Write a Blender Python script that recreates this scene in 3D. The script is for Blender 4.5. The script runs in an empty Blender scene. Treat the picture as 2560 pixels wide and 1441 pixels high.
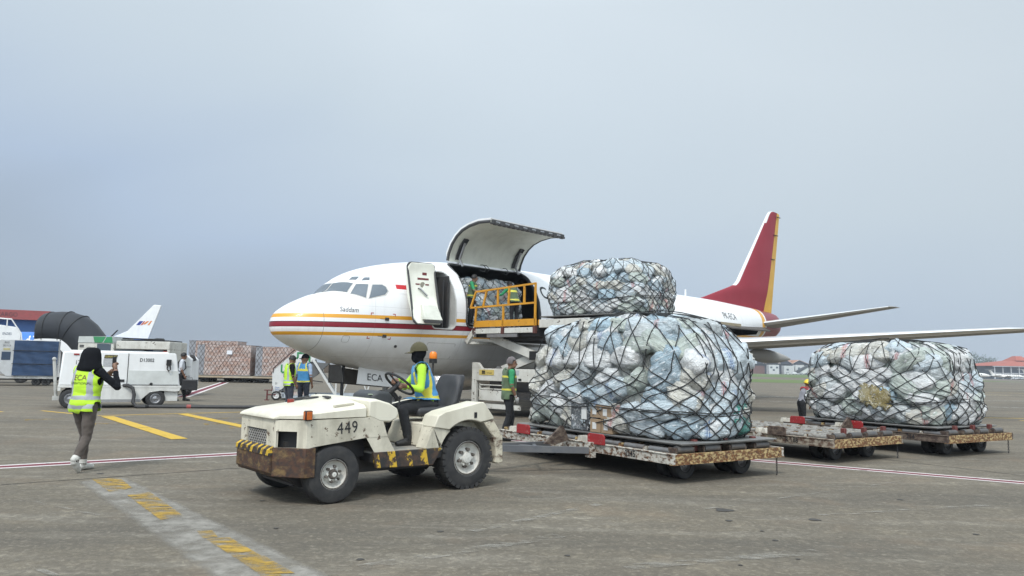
import bpy, bmesh, math, random
import numpy as np
from mathutils import Vector, Matrix, noise as mnoise
from mathutils.bvhtree import BVHTree
from mathutils.kdtree import KDTree
R = math.radians
S = bpy.context.scene
COL = S.collection
random.seed(7)

# ------------------------------------------------------------------ camera
cam_d = bpy.data.cameras.new('camera'); cam = bpy.data.objects.new('camera', cam_d); COL.objects.link(cam)
cam_d.sensor_width = 36; cam_d.lens = 36*1857/2560; cam_d.clip_end = 6000; cam_d.clip_start = .05
cam.matrix_world = Matrix.Translation((0, 0, 1.5)) @ Matrix.Rotation(R(90+6.07), 4, 'X') @ Matrix.Rotation(math.atan(.0197), 4, 'Z')
S.camera = cam
S.render.resolution_x = 1024; S.render.resolution_y = 576

# ------------------------------------------------------------------ sky and sun (bright overcast)
SUN_EL, SUN_AZ = 52, 197      # degrees; azimuth the light comes FROM, 0 = +Y, clockwise
W = bpy.data.worlds.new('World'); S.world = W; W.use_nodes = True
wt = W.node_tree; wn = wt.nodes; wl = wt.links; wn.clear()
def wnode(t, **k):
    n = wn.new(t)
    for a, b in k.items(): setattr(n, a, b)
    return n
wo = wnode('ShaderNodeOutputWorld'); bg = wnode('ShaderNodeBackground'); wl.new(bg.outputs[0], wo.inputs[0])
sky = wnode('ShaderNodeTexSky', sky_type='NISHITA', sun_disc=False, sun_elevation=R(SUN_EL), sun_rotation=R(SUN_AZ), air_density=1.0, dust_density=3.0, ozone_density=1.0)
tc = wnode('ShaderNodeTexCoord')
sep = wnode('ShaderNodeSeparateXYZ'); wl.new(tc.outputs['Generated'], sep.inputs[0])
# the cloud deck: darker blue grey low on the left, paler overhead and to the right, soft cloud patches
def wmath(op, a, b=None, clamp=False):
    n = wnode('ShaderNodeMath', operation=op, use_clamp=clamp)
    for i, v in enumerate((a, b)):
        if v is None: continue
        if isinstance(v, (int, float)): n.inputs[i].default_value = v
        else: wl.new(v, n.inputs[i])
    return n.outputs[0]
mp = wnode('ShaderNodeMapping'); mp.inputs['Scale'].default_value = (1, 1, 2.2); wl.new(tc.outputs['Generated'], mp.inputs[0])
nz = wnode('ShaderNodeTexNoise'); nz.inputs['Scale'].default_value = 1.5; nz.inputs['Detail'].default_value = 2.5; nz.inputs['Roughness'].default_value = .45; nz.inputs['Distortion'].default_value = .4
wl.new(mp.outputs[0], nz.inputs['Vector'])
el = wmath('MULTIPLY', sep.outputs['Z'], 1.55)
side = wmath('MULTIPLY', sep.outputs['X'], .30)
cl = wmath('MULTIPLY', wmath('SUBTRACT', nz.outputs[0], .5), .5)
val = wmath('ADD', wmath('ADD', el, side), wmath('ADD', cl, .26), True)
ramp = wnode('ShaderNodeValToRGB'); cr = ramp.color_ramp
cr.elements[0].position = 0; cr.elements[0].color = (.24, .275, .31, 1)
cr.elements[1].position = 1; cr.elements[1].color = (.67, .755, .82, 1)
e = cr.elements.new(.45); e.color = (.435, .535, .675, 1)
e = cr.elements.new(.75); e.color = (.58, .67, .745, 1)
wl.new(val, ramp.inputs[0])
sk = wnode('ShaderNodeMix', data_type='RGBA'); sk.inputs[0].default_value = .93
skm = wnode('ShaderNodeMix', data_type='RGBA', blend_type='MULTIPLY'); skm.inputs[0].default_value = 1; skm.inputs[7].default_value = (.1, .1, .1, 1)
wl.new(sky.outputs[0], skm.inputs[6]); wl.new(skm.outputs[2], sk.inputs[6])
# the zenith of the deck, above the frame, is the brightest part
zb = wnode('ShaderNodeMapRange'); zb.inputs[1].default_value = .45; zb.inputs[2].default_value = .95; zb.inputs[3].default_value = 1.0; zb.inputs[4].default_value = 1.7
wl.new(sep.outputs['Z'], zb.inputs[0])
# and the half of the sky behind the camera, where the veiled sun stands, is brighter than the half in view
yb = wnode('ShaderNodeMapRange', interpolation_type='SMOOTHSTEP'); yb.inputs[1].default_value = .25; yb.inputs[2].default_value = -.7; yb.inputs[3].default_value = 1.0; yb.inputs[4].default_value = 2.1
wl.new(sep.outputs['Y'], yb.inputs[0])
rt = wnode('ShaderNodeMapRange'); rt.inputs[1].default_value = .05; rt.inputs[2].default_value = .6; rt.inputs[3].default_value = 0; rt.inputs[4].default_value = .45; wl.new(sep.outputs['X'], rt.inputs[0])
rm = wnode('ShaderNodeMix', data_type='RGBA'); wl.new(rt.outputs[0], rm.inputs[0]); wl.new(ramp.outputs[0], rm.inputs[6]); rm.inputs[7].default_value = (.50, .565, .615, 1)
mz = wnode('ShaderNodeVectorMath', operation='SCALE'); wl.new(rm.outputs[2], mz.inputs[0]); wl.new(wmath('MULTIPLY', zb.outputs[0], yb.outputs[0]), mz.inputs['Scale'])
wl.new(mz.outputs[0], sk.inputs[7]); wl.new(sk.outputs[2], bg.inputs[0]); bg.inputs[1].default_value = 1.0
sun_d = bpy.data.lights.new('sun', 'SUN'); sun_d.energy = 1.9; sun_d.angle = R(10); sun_d.color = (1, .96, .9)
sun = bpy.data.objects.new('sun', sun_d); COL.objects.link(sun)
sd = Vector((math.sin(R(SUN_AZ))*math.cos(R(SUN_EL)), math.cos(R(SUN_AZ))*math.cos(R(SUN_EL)), math.sin(R(SUN_EL))))
sun.rotation_euler = sd.to_track_quat('Z', 'Y').to_euler(); sun.location = (0, 0, 60)
S.view_settings.view_transform = 'Standard'; S.view_settings.look = 'None'; S.view_settings.exposure = 0.12; S.view_settings.gamma = 1
S.view_settings.use_curve_mapping = False
S.cycles.max_bounces = 6; S.cycles.transparent_max_bounces = 12; S.cycles.use_denoising = True

# ------------------------------------------------------------------ helpers: objects
def srgb(h):
    h = h.lstrip('#'); c = [int(h[i:i+2], 16)/255 for i in (0, 2, 4)]
    return tuple((x/12.92 if x <= .04045 else ((x+.055)/1.055)**2.4) for x in c)
def tag(o, label=None, cat=None, group=None, kind=None):
    if label: o['label'] = label
    if cat: o['category'] = cat
    if group: o['group'] = group
    if kind: o['kind'] = kind
    return o
def empty(name, loc=(0, 0, 0), rz=0, label=None, cat=None, group=None, s=1):
    o = bpy.data.objects.new(name, None); COL.objects.link(o); o.location = loc; o.rotation_euler = (0, 0, rz); o.scale = (s, s, s)
    o.empty_display_size = .2
    return tag(o, label, cat, group)
def copy_tree(o, parent=None):
    c = o.copy(); COL.objects.link(c)
    if parent is not None: c.parent = parent
    for ch in list(o.children): copy_tree(ch, c)
    return c
def link_mesh(name, me, parent=None, loc=None, rz=None, bevel=0, seg=2):
    o = bpy.data.objects.new(name, me); COL.objects.link(o)
    if parent is not None: o.parent = parent
    if loc is not None: o.location = loc
    if rz is not None: o.rotation_euler = (0, 0, rz)
    if bevel:
        b = o.modifiers.new('bevel', 'BEVEL'); b.width = bevel; b.segments = seg; b.limit_method = 'ANGLE'; b.angle_limit = R(40); b.harden_normals = False
    return o
class MB:
    """collects shapes for ONE mesh"""
    def __init__(s): s.v = []; s.f = []; s.m = []
    def add(s, vs, fs, m=0):
        o = len(s.v); s.v += [tuple(v) for v in vs]; s.f += [tuple(i+o for i in f) for f in fs]; s.m += [m]*len(fs); return s
    def box(s, x0, x1, y0, y1, z0, z1, m=0, M=None):
        vs = [Vector(p) for p in ((x0,y0,z0),(x1,y0,z0),(x1,y1,z0),(x0,y1,z0),(x0,y0,z1),(x1,y0,z1),(x1,y1,z1),(x0,y1,z1))]
        if M is not None: vs = [M @ v for v in vs]
        return s.add(vs, [(3,2,1,0),(4,5,6,7),(0,1,5,4),(1,2,6,5),(2,3,7,6),(3,0,4,7)], m)
    def bar(s, a, b, w, h=None, m=0, up=(0,0,1)):
        """rectangular bar from a to b, w wide, h high"""
        a = Vector(a); b = Vector(b); d = (b-a).normalized(); h = h or w; u = Vector(up)
        if abs(d.dot(u)) > .98: u = Vector((1,0,0))
        sd = d.cross(u).normalized(); u = sd.cross(d)
        q = [(-w/2,-h/2),(w/2,-h/2),(w/2,h/2),(-w/2,h/2)]
        vs = [a+sd*i+u*j for i,j in q]+[b+sd*i+u*j for i,j in q]
        return s.add(vs, [(3,2,1,0),(4,5,6,7),(0,1,5,4),(1,2,6,5),(2,3,7,6),(3,0,4,7)], m)
    def tube(s, path, r, n=8, m=0, cap=True, closed=False):
        P = [Vector(p) for p in path]; k = len(P); rs = r if isinstance(r, (list, tuple)) else [r]*k
        vs = []; u = None
        for i in range(k):
            if closed: d = P[(i+1)%k]-P[i-1]
            else: d = P[min(i+1,k-1)]-P[max(i-1,0)]
            d = d.normalized() if d.length > 1e-9 else Vector((0,0,1))
            if u is None:
                u = Vector((0,0,1)) if abs(d.z) < .9 else Vector((1,0,0))
            u = (u-d*u.dot(d)); u = u.normalized() if u.length > 1e-6 else d.orthogonal().normalized()
            w = d.cross(u)
            vs += [P[i]+(u*math.cos(2*math.pi*j/n)+w*math.sin(2*math.pi*j/n))*rs[i] for j in range(n)]
        fs = []
        for i in range(k if closed else k-1):
            a = i*n; b = ((i+1)%k)*n
            fs += [(a+j, a+(j+1)%n, b+(j+1)%n, b+j) for j in range(n)]
        if cap and not closed: fs += [tuple(range(n-1,-1,-1)), tuple(range((k-1)*n, k*n))]
        return s.add(vs, fs, m)
    def cyl(s, a, b, r, r2=None, n=24, m=0): return s.tube([a, b], [r, r if r2 is None else r2], n, m)
    def lathe(s, prof, n=32, M=None, m=0, close=False):
        """prof: (radius, height) about the local z axis; M places it; m int or list per segment"""
        M = M or Matrix(); vs = []; k = len(prof); o = len(s.v)
        for r, z in prof: vs += [M @ Vector((r*math.cos(2*math.pi*j/n), r*math.sin(2*math.pi*j/n), z)) for j in range(n)]
        s.v += [tuple(v) for v in vs]
        for i in range(k-1):
            mm = m[i] if isinstance(m, (list, tuple)) else m
            s.f += [(o+i*n+j, o+i*n+(j+1)%n, o+(i+1)*n+(j+1)%n, o+(i+1)*n+j) for j in range(n)]; s.m += [mm]*n
        return s
    def loft(s, rings, m=0, caps=True, closed=True):
        n = len(rings[0]); k = len(rings); vs = [p for r in rings for p in r]; fs = []
        for i in range(k-1):
            for j in range(n if closed else n-1): fs.append((i*n+j, i*n+(j+1)%n, (i+1)*n+(j+1)%n, (i+1)*n+j))
        if caps and closed: fs += [tuple(range(n-1,-1,-1)), tuple(range((k-1)*n, k*n))]
        return s.add(vs, fs, m)
    def prism(s, poly, y0, y1, axis='y', m=0, M=None):
        """poly of 2-D points extruded along an axis: 'y' -> (x,z), 'z' -> (x,y), 'x' -> (y,z)"""
        def mk(p, t): return Vector((p[0],t,p[1]) if axis=='y' else (p[0],p[1],t) if axis=='z' else (t,p[0],p[1]))
        a = [mk(p,y0) for p in poly]; b = [mk(p,y1) for p in poly]
        if M is not None: a = [M@v for v in a]; b = [M@v for v in b]
        n = len(poly)
        return s.add(a+b, [tuple(range(n)), tuple(range(2*n-1,n-1,-1))]+[(i,n+i,n+(i+1)%n,(i+1)%n) for i in range(n)], m)
    def ball(s, c, r, n=12, m=0, M=None):
        rx, ry, rz = r if isinstance(r, (tuple,list)) else (r,r,r); rings = []
        h = max(4, n//2)
        for i in range(h+1):
            t = math.pi*i/h; k = max(math.sin(t), .02)
            ring = [Vector((rx*k*math.cos(2*math.pi*j/n), ry*k*math.sin(2*math.pi*j/n), -rz*math.cos(t))) for j in range(n)]
            if M is not None: ring = [M@v for v in ring]
            rings.append([v+Vector(c) for v in ring])
        return s.loft(rings, m)
    def mesh(s, name, mats, smooth=35):
        me = bpy.data.meshes.new(name); me.from_pydata(s.v, [], s.f)
        for mt in (mats if isinstance(mats, (list,tuple)) else [mats]): me.materials.append(mt)
        me.polygons.foreach_set('material_index', s.m)
        bm = bmesh.new(); bm.from_mesh(me); bmesh.ops.recalc_face_normals(bm, faces=bm.faces); bm.to_mesh(me); bm.free()
        if smooth:
            me.polygons.foreach_set('use_smooth', [True]*len(me.polygons)); me.set_sharp_from_angle(angle=R(smooth))
        me.update(); return me
    def build(s, name, mats, parent=None, loc=None, rz=None, bevel=0, smooth=35, seg=2):
        return link_mesh(name, s.mesh(name, mats, smooth), parent, loc, rz, bevel, seg)
def evaluated(o):
    dg = bpy.context.evaluated_depsgraph_get(); dg.update()
    return bpy.data.meshes.new_from_object(o.evaluated_get(dg), depsgraph=dg)
def text_mesh(txt, size, shear=0, bold=0, space=1, sx=1):
    """flat lettering in the xy plane, centred at the origin: vertices and faces"""
    c = bpy.data.curves.new('lettering', 'FONT'); c.body = txt; c.size = size; c.align_x = 'CENTER'; c.align_y = 'CENTER'; c.shear = shear; c.offset = bold; c.space_character = space; c.resolution_u = 3
    o = bpy.data.objects.new('lettering', c); COL.objects.link(o); me = evaluated(o)
    vs = [(v.co.x*sx, v.co.y) for v in me.vertices]; fs = [tuple(p.vertices) for p in me.polygons]
    bpy.data.objects.remove(o); bpy.data.curves.remove(c); bpy.data.meshes.remove(me)
    return vs, fs
def lettering(name, txt, size, mat, parent, origin, xdir, ydir, off=.004, **k):
    """flat writing on a flat panel: origin = centre, xdir = reading direction, ydir = up"""
    vs, fs = text_mesh(txt, size, **k); x = Vector(xdir).normalized(); y = Vector(ydir).normalized(); n = x.cross(y); o = Vector(origin)+n*off
    mb = MB(); mb.add([o+x*a+y*b for a,b in vs], fs)
    me = bpy.data.meshes.new(name); me.from_pydata(mb.v, [], mb.f); me.materials.append(mat)
    return link_mesh(name, me, parent)
# ------------------------------------------------------------------ helpers: materials
MATS = {}
def node_mat(name):
    m = bpy.data.materials.new(name); m.use_nodes = True; nt = m.node_tree
    return m, nt, nt.nodes['Principled BSDF']
def N(nt, t, **k):
    n = nt.nodes.new(t)
    for a, b in k.items():
        if a.startswith('i_'): n.inputs[a[2:].replace('_',' ')].default_value = b
        else: setattr(n, a, b)
    return n
def noise(nt, scale, detail=4, rough=.55, vec=None, dist=0, sc=None):
    n = N(nt, 'ShaderNodeTexNoise'); n.inputs['Scale'].default_value = scale; n.inputs['Detail'].default_value = detail; n.inputs['Roughness'].default_value = rough; n.inputs['Distortion'].default_value = dist
    if vec is None:
        t = N(nt, 'ShaderNodeTexCoord'); vec = t.outputs['Object']
    if sc is not None:
        mp = N(nt, 'ShaderNodeMapping'); mp.inputs['Scale'].default_value = sc; nt.links.new(vec, mp.inputs[0]); vec = mp.outputs[0]
    nt.links.new(vec, n.inputs['Vector']); return n.outputs[0]
def rampn(nt, fac, a, b, ca=(0,0,0), cb=(1,1,1)):
    r = N(nt, 'ShaderNodeValToRGB'); r.color_ramp.elements[0].position = a; r.color_ramp.elements[1].position = b
    r.color_ramp.elements[0].color = (*ca,1); r.color_ramp.elements[1].color = (*cb,1); nt.links.new(fac, r.inputs[0]); return r.outputs[0]
def mixc(nt, fac, a, b, mode='MIX'):
    m = N(nt, 'ShaderNodeMix', data_type='RGBA', blend_type=mode)
    for i, v in ((0,fac),(6,a),(7,b)):
        if isinstance(v, (int,float)): m.inputs[i].default_value = v
        elif isinstance(v, tuple): m.inputs[i].default_value = (*v[:3],1)
        else: nt.links.new(v, m.inputs[i])
    return m.outputs[2]
def bump(nt, h, strength=.2, dist=.02):
    b = N(nt, 'ShaderNodeBump'); b.inputs['Strength'].default_value = strength; b.inputs['Distance'].default_value = dist; nt.links.new(h, b.inputs['Height']); return b.outputs[0]
def paint(name, col, rough=.45, grime=.25, gcol=(.08,.07,.055), scale=3.0, metal=0, coat=0, bmp=.05, chips=0, chipcol=(.06,.035,.02), streak=0):
    """painted or plain surface with grime patches, fine speckle and optional chips of wear"""
    if name in MATS: return MATS[name]
    m, nt, b = node_mat(name)
    n1 = noise(nt, scale, 6, .6); f1 = rampn(nt, n1, .42, .78)
    c = mixc(nt, mulf(nt, f1, grime), col, gcol)
    if streak:
        n2 = noise(nt, scale*2, 4, .6, sc=(1,1,.08)); c = mixc(nt, mulf(nt, rampn(nt, n2, .5, .75), streak), c, gcol)
    if chips:
        n3 = noise(nt, scale*3.2, 8, .7); c = mixc(nt, rampn(nt, n3, .66-chips*.3, .68-chips*.3), c, chipcol)
    nt.links.new(c, b.inputs['Base Color'])
    r = N(nt, 'ShaderNodeMapRange'); r.inputs[3].default_value = rough*.8; r.inputs[4].default_value = min(1, rough*1.35); nt.links.new(n1, r.inputs[0]); nt.links.new(r.outputs[0], b.inputs['Roughness'])
    b.inputs['Metallic'].default_value = metal; b.inputs['Coat Weight'].default_value = coat
    if bmp: nt.links.new(bump(nt, noise(nt, scale*12, 4), bmp, .01), b.inputs['Normal'])
    MATS[name] = m; return m
def mulf(nt, f, k):
    n = N(nt, 'ShaderNodeMath', operation='MULTIPLY'); nt.links.new(f, n.inputs[0]); n.inputs[1].default_value = k; return n.outputs[0]
def rusty(name, col, amount=.5, rust1=(.12,.05,.022), rust2=(.045,.025,.018), scale=5.0, rough=.75, soft=.11):
    if name in MATS: return MATS[name]
    m, nt, b = node_mat(name)
    n1 = noise(nt, scale, 8, .72, sc=(1,1,1.6)); n2 = noise(nt, scale*3.1, 6, .6); n3 = noise(nt, scale*.6, 3)
    rc = mixc(nt, rampn(nt, n2, .4, .62), rust1, rust2)
    base = mixc(nt, mulf(nt, rampn(nt, n3, .35, .7), .55), col, tuple(x*.55+.02 for x in col))
    k = .64-amount*.26
    c = mixc(nt, rampn(nt, n1, k-soft*.4, k+soft), base, rc); nt.links.new(c, b.inputs['Base Color'])
    b.inputs['Roughness'].default_value = rough
    nt.links.new(bump(nt, n1, .35, .006), b.inputs['Normal'])
    MATS[name] = m; return m
def cloth(name, col, var=.35, scale=6, rough=.85, sheen=.1):
    if name in MATS: return MATS[name]
    m, nt, b = node_mat(name)
    n1 = noise(nt, scale, 5, .6); n2 = noise(nt, 320, 2)
    c = mixc(nt, rampn(nt, n1, .3, .75), tuple(x*(1-var) for x in col), col); nt.links.new(c, b.inputs['Base Color'])
    b.inputs['Roughness'].default_value = rough; b.inputs['Sheen Weight'].default_value = sheen
    nt.links.new(bump(nt, n2, .12, .002), b.inputs['Normal'])
    MATS[name] = m; return m
def plain(name, col, rough=.5, metal=0, emit=0, alpha=1, trans=0):
    if name in MATS: return MATS[name]
    m, nt, b = node_mat(name); n1 = noise(nt, 9, 3)
    nt.links.new(mixc(nt, rampn(nt, n1, .2, .8), tuple(x*.9 for x in col), tuple(min(1,x*1.06) for x in col)), b.inputs['Base Color'])
    b.inputs['Roughness'].default_value = rough; b.inputs['Metallic'].default_value = metal
    if emit: b.inputs['Emission Color'].default_value = (*col,1); b.inputs['Emission Strength'].default_value = emit
    if trans: b.inputs['Transmission Weight'].default_value = trans
    if alpha < 1: b.inputs['Alpha'].default_value = alpha
    MATS[name] = m; return m
RUBBER = paint('rubber', (.022,.022,.023), .75, .5, (.09,.085,.078), 9, bmp=.15)
BLACK = plain('black', (.012,.012,.013), .6)
INK = plain('ink', (.014,.014,.016), .5)
DARKSTEEL = paint('dark_steel', (.055,.055,.058), .55, .5, (.1,.08,.06), 5, metal=.5)
STEEL = paint('steel', (.42,.42,.43), .38, .35, (.12,.11,.1), 6, metal=.85)
WHITE = paint('white_paint', (.78,.785,.78), .4, .16, (.33,.31,.27), 1.6, streak=.12)
GLASS = plain('dark_glass', (.05,.07,.09), .06)
GLASS.node_tree.nodes['Principled BSDF'].inputs['Specular IOR Level'].default_value = .9
def wheel(mb_t, mb_r, c, axis, r, w, rim=.55, n=40, tread=0, dish=.03):
    """tyre into mb_t and rim into mb_r, centred at c, axis = outward direction"""
    q = Vector(axis).normalized().to_track_quat('Z', 'Y').to_matrix().to_4x4(); M = Matrix.Translation(c) @ q; h = w/2
    ri = r*rim
    mb_t.lathe([(ri*.98,-h*.8),(ri*1.08,-h),(r*.82,-h*1.04),(r*.95,-h*.9),(r,-h*.66),(r,h*.66),(r*.95,h*.9),(r*.82,h*1.04),(ri*1.08,h),(ri*.98,h*.8),(ri*.98,-h*.8)], n, M)
    if tread:
        for i in range(tread):
            a = 2*math.pi*i/tread
            for sgn in (-1,1):
                A = M @ Matrix.Rotation(a+(.5 if sgn>0 else 0)*2*math.pi/tread, 4, 'Z')
                mb_t.box(r*.9, r*1.014, -r*.075, r*.075, sgn*h*.10, sgn*h*.96, 0, A) if sgn > 0 else mb_t.box(r*.9, r*1.014, -r*.075, r*.075, -h*.96, -h*.10, 0, A)
    mb_r.lathe([(ri,h*.86),(ri*.93,h*.9),(ri*.88,h*.55),(ri*.62,h*.55-dish),(ri*.4,h*.55),(ri*.24,h*.6),(ri*.22,h*.95),(0.004,h*1.0)], n, M)
    mb_r.lathe([(ri,-h*.8),(ri*.5,-h*.5),(.004,-h*.5)], n, M)
    for i in range(6):
        A = M @ Matrix.Rotation(2*math.pi*i/6, 4, 'Z'); mb_r.tube([A@Vector((ri*.42,0,h*.5)), A@Vector((ri*.42,0,h*.72))], ri*.07, 8)
# ------------------------------------------------------------------ the apron, grass and painted lines
def ground_mat():
    m, nt, b = node_mat('apron_concrete')
    t = N(nt, 'ShaderNodeTexCoord'); v = t.outputs['Object']
    big = noise(nt, .045, 5, .6, v); mid = noise(nt, .5, 6, .62, v, .5); fine = noise(nt, 22, 6, .7, v); grit = noise(nt, 120, 3, .6, v)
    c = mixc(nt, rampn(nt, big, .38, .62), (.120,.106,.082), (.215,.184,.138))
    c = mixc(nt, mulf(nt, rampn(nt, mid, .42, .66), .8), c, (.092,.084,.070))
    c = mixc(nt, mulf(nt, rampn(nt, fine, .38, .68), .6), c, (.235,.205,.16))
    c = mixc(nt, mulf(nt, rampn(nt, grit, .5, .68), .6), c, (.065,.06,.055))
    # tyre scuffs and oil stains, stretched along the traffic direction
    mp = N(nt, 'ShaderNodeMapping'); mp.inputs['Rotation'].default_value = (0,0,R(-38)); mp.inputs['Scale'].default_value = (.14,.75,1); nt.links.new(v, mp.inputs[0])
    st = noise(nt, 1.1, 7, .66, mp.outputs[0], .3); c = mixc(nt, mulf(nt, rampn(nt, st, .47, .68), .8), c, (.075,.070,.062))
    sc2 = noise(nt, 2.7, 7, .7, mp.outputs[0]); c = mixc(nt, mulf(nt, rampn(nt, sc2, .50, .70), .7), c, (.26,.24,.205))
    sp = noise(nt, 3.1, 3, .5, v); c = mixc(nt, mulf(nt, rampn(nt, sp, .735, .77), .8), c, (.035,.034,.033))
    # coarse aggregate and patches of wear the size of a hand
    n5 = noise(nt, 4.2, 9, .74, v, .4); c = mixc(nt, mulf(nt, rampn(nt, n5, .50, .66), .45), c, (.255,.225,.18)); c = mixc(nt, mulf(nt, rampn(nt, n5, .48, .34), .35), c, (.062,.054,.045))
    n6 = noise(nt, 11, 6, .7, v, .3); c = mixc(nt, mulf(nt, rampn(nt, n6, .56, .64), .5), c, (.30,.27,.22)); c = mixc(nt, mulf(nt, rampn(nt, n6, .44, .36), .4), c, (.05,.045,.038))
    hue = noise(nt, .7, 4, .6, v); c = mixc(nt, mulf(nt, rampn(nt, hue, .55, .75), .3), c, (.19,.135,.09))
    # hairline cracks
    wv = N(nt, 'ShaderNodeMix', data_type='RGBA'); wv.inputs[0].default_value = .35; nt.links.new(v, wv.inputs[6])
    nn = N(nt, 'ShaderNodeTexNoise'); nn.inputs['Scale'].default_value = .9; nn.inputs['Detail'].default_value = 6; nt.links.new(v, nn.inputs['Vector']); nt.links.new(nn.outputs['Color'], wv.inputs[7])
    vo = N(nt, 'ShaderNodeTexVoronoi', feature='DISTANCE_TO_EDGE'); vo.inputs['Scale'].default_value = .5; nt.links.new(wv.outputs[2], vo.inputs['Vector'])
    ck = rampn(nt, vo.outputs['Distance'], .0, .0022, (1,1,1), (0,0,0)); c = mixc(nt, mulf(nt, ck, .16), c, (.05,.048,.045))
    c = mixc(nt, 1.0, c, (1.33,1.31,1.26), 'MULTIPLY')
    nt.links.new(c, b.inputs['Base Color']); b.inputs['Roughness'].default_value = .86; b.inputs['Specular IOR Level'].default_value = .3
    ad = N(nt, 'ShaderNodeMath', operation='ADD'); nt.links.new(fine, ad.inputs[0]); nt.links.new(grit, ad.inputs[1])
    nt.links.new(bump(nt, ad.outputs[0], .55, .008), b.inputs['Normal'])
    return m
APRON = ground_mat()
mb = MB(); mb.add([(-2500,-60,0),(2500,-60,0),(2500,3500,0),(-2500,3500,0)], [(0,1,2,3)])
tag(mb.build('apron', APRON, smooth=0), kind='structure')
def worn(name, col, keep=.8, scale=6, soft=.03):
    """road paint worn through to the concrete"""
    m, nt, b = node_mat(name); t = N(nt, 'ShaderNodeTexCoord')
    mp = N(nt, 'ShaderNodeMapping'); mp.inputs['Rotation'].default_value = (0,0,R(-38)); mp.inputs['Scale'].default_value = (.5,1,1); nt.links.new(t.outputs['Object'], mp.inputs[0])
    n1 = noise(nt, scale, 8, .72, mp.outputs[0]); n2 = noise(nt, 40, 4, .6, t.outputs['Object'])
    c = mixc(nt, mulf(nt, rampn(nt, n2, .35, .7), .45), col, tuple(x*.5+.03 for x in col)); nt.links.new(c, b.inputs['Base Color']); b.inputs['Roughness'].default_value = .8
    k = .30+(1-keep)*.42
    nt.links.new(rampn(nt, n1, k-soft, k+soft*1.5), b.inputs['Alpha'])
    return m
YEL = worn('yellow_line_paint', (.56,.36,.035), .82); YELW = worn('faded_yellow_paint', (.42,.26,.03), .56, 7, .09); REDP = worn('red_line_paint', (.15,.012,.026), .97); WHP = worn('white_line_paint', (.62,.58,.56), .86); PALE = worn('pale_scrubbed_concrete', (.33,.30,.25), .47, 3.0, .30); TRAN = worn('faint_white_paint', (.5,.5,.48), .6)
class Lines:
    def __init__(s): s.mb = MB()
    def seg(s, a, b, w, z=.004, m=0, off=0):
        a = Vector((*a[:2],0)); b = Vector((*b[:2],0)); d = (b-a).normalized(); n = Vector((-d.y,d.x,0)); L = (b-a).length; k = max(1,int(L/2))
        vs = []
        for i in range(k+1):
            p = a+(b-a)*i/k
            vs += [p+n*(off-w/2)+Vector((0,0,z)), p+n*(off+w/2)+Vector((0,0,z))]
        s.mb.add(vs, [(2*i,2*i+2,2*i+3,2*i+1) for i in range(k)], m)
    def done(s, name, mats): return tag(s.mb.build(name, mats, smooth=0), kind='structure')
def red_white(a, b, w, name='safety_line'):
    L = Lines()
    for o, m in ((-w*.375,1),(0,0),(w*.375,1)): L.seg(a, b, w*(.5 if m == 0 else .25), .004, m, o)
    L.done(name, [REDP, WHP])
red_white((-14.2,4.79), (-.18,15.62), .40)
red_white((-.02,15.62), (7.347,10.8), .34)
red_white((7.347,10.8), (14.5,6.11), .34)
red_white((-13.55,31.0), (-20.4,53.5), .62)
L = Lines()
Y0 = (-10.9,19.95); L.seg((-10.9,19.95), (-6.2,24.1), .13); 
L.seg((-10.55,19.75), (-6.3,14.45), .30, .008); L.seg((-9.2,21.2), (-5.2,16.3), .28, .008)
L.seg((-15.9,21.9), (-13.9,20.6), .16); L.seg((-13.3,21.4), (-10.95,19.9), .12)
L.seg((.2,19.2), (1.9,18.6), .13); L.seg((12.0,27.0), (22.0,27.6), .16); L.seg((17.6,25.9),(26,28.4),.16)
L.done('bay_line', YEL)
L = Lines()
# worn code letters painted in the bays: strokes only a few centimetres deep as seen from here
for (cx, cy, n) in ((-9.3,17.6,3), (-7.75,19.6,4), (-6.9,18.1,4), (-6.0,17.3,3), (-11.3,18.3,2)):
    for k in range(n):
        a = (cx+k*.33-.4, cy+k*.26); L.seg(a, (a[0]+.22*math.sin(k*2.3+1), a[1]-.34), .09); L.seg((a[0]+.1,a[1]-.1), (a[0]+.34,a[1]+.08), .08)
L.done('bay_code_marking', YELW)
STRIP = [(-5.28, 9.29), (-4.86, 9.68), (-1.16, 5.37), (-2.02, 5.31)]
DASH = [[(-5.21, 9.5), (-4.91, 9.61), (-4.39, 8.89), (-4.5, 8.6)], [(-4.21, 8.42), (-4.07, 8.65), (-3.13, 7.38), (-3.26, 7.18)], [(-2.74, 6.75), (-2.62, 6.79), (-2.47, 6.54), (-2.58, 6.49)], [(-2.54, 6.46), (-2.37, 6.54), (-1.9, 5.95), (-2.09, 5.89)], [(-2.07, 5.87), (-1.88, 5.95), (-1.51, 5.49), (-1.75, 5.45)], [(-1.74, 5.43), (-1.61, 5.46), (-1.33, 5.08), (-1.49, 4.99)]]
J1 = ((-5.98, 8.96), (-3.63, 10.89)); J2 = ((6.6, 13.51), (7.88, 11.58))
def sheet(name, quads, z, mt):
    mb = MB()
    for q in quads:
        P = [Vector((a,b,z)) for a,b in q]; mb.add(P, [tuple(range(len(P)))])
    tag(mb.build(name, mt, smooth=0), kind='structure')
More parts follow.
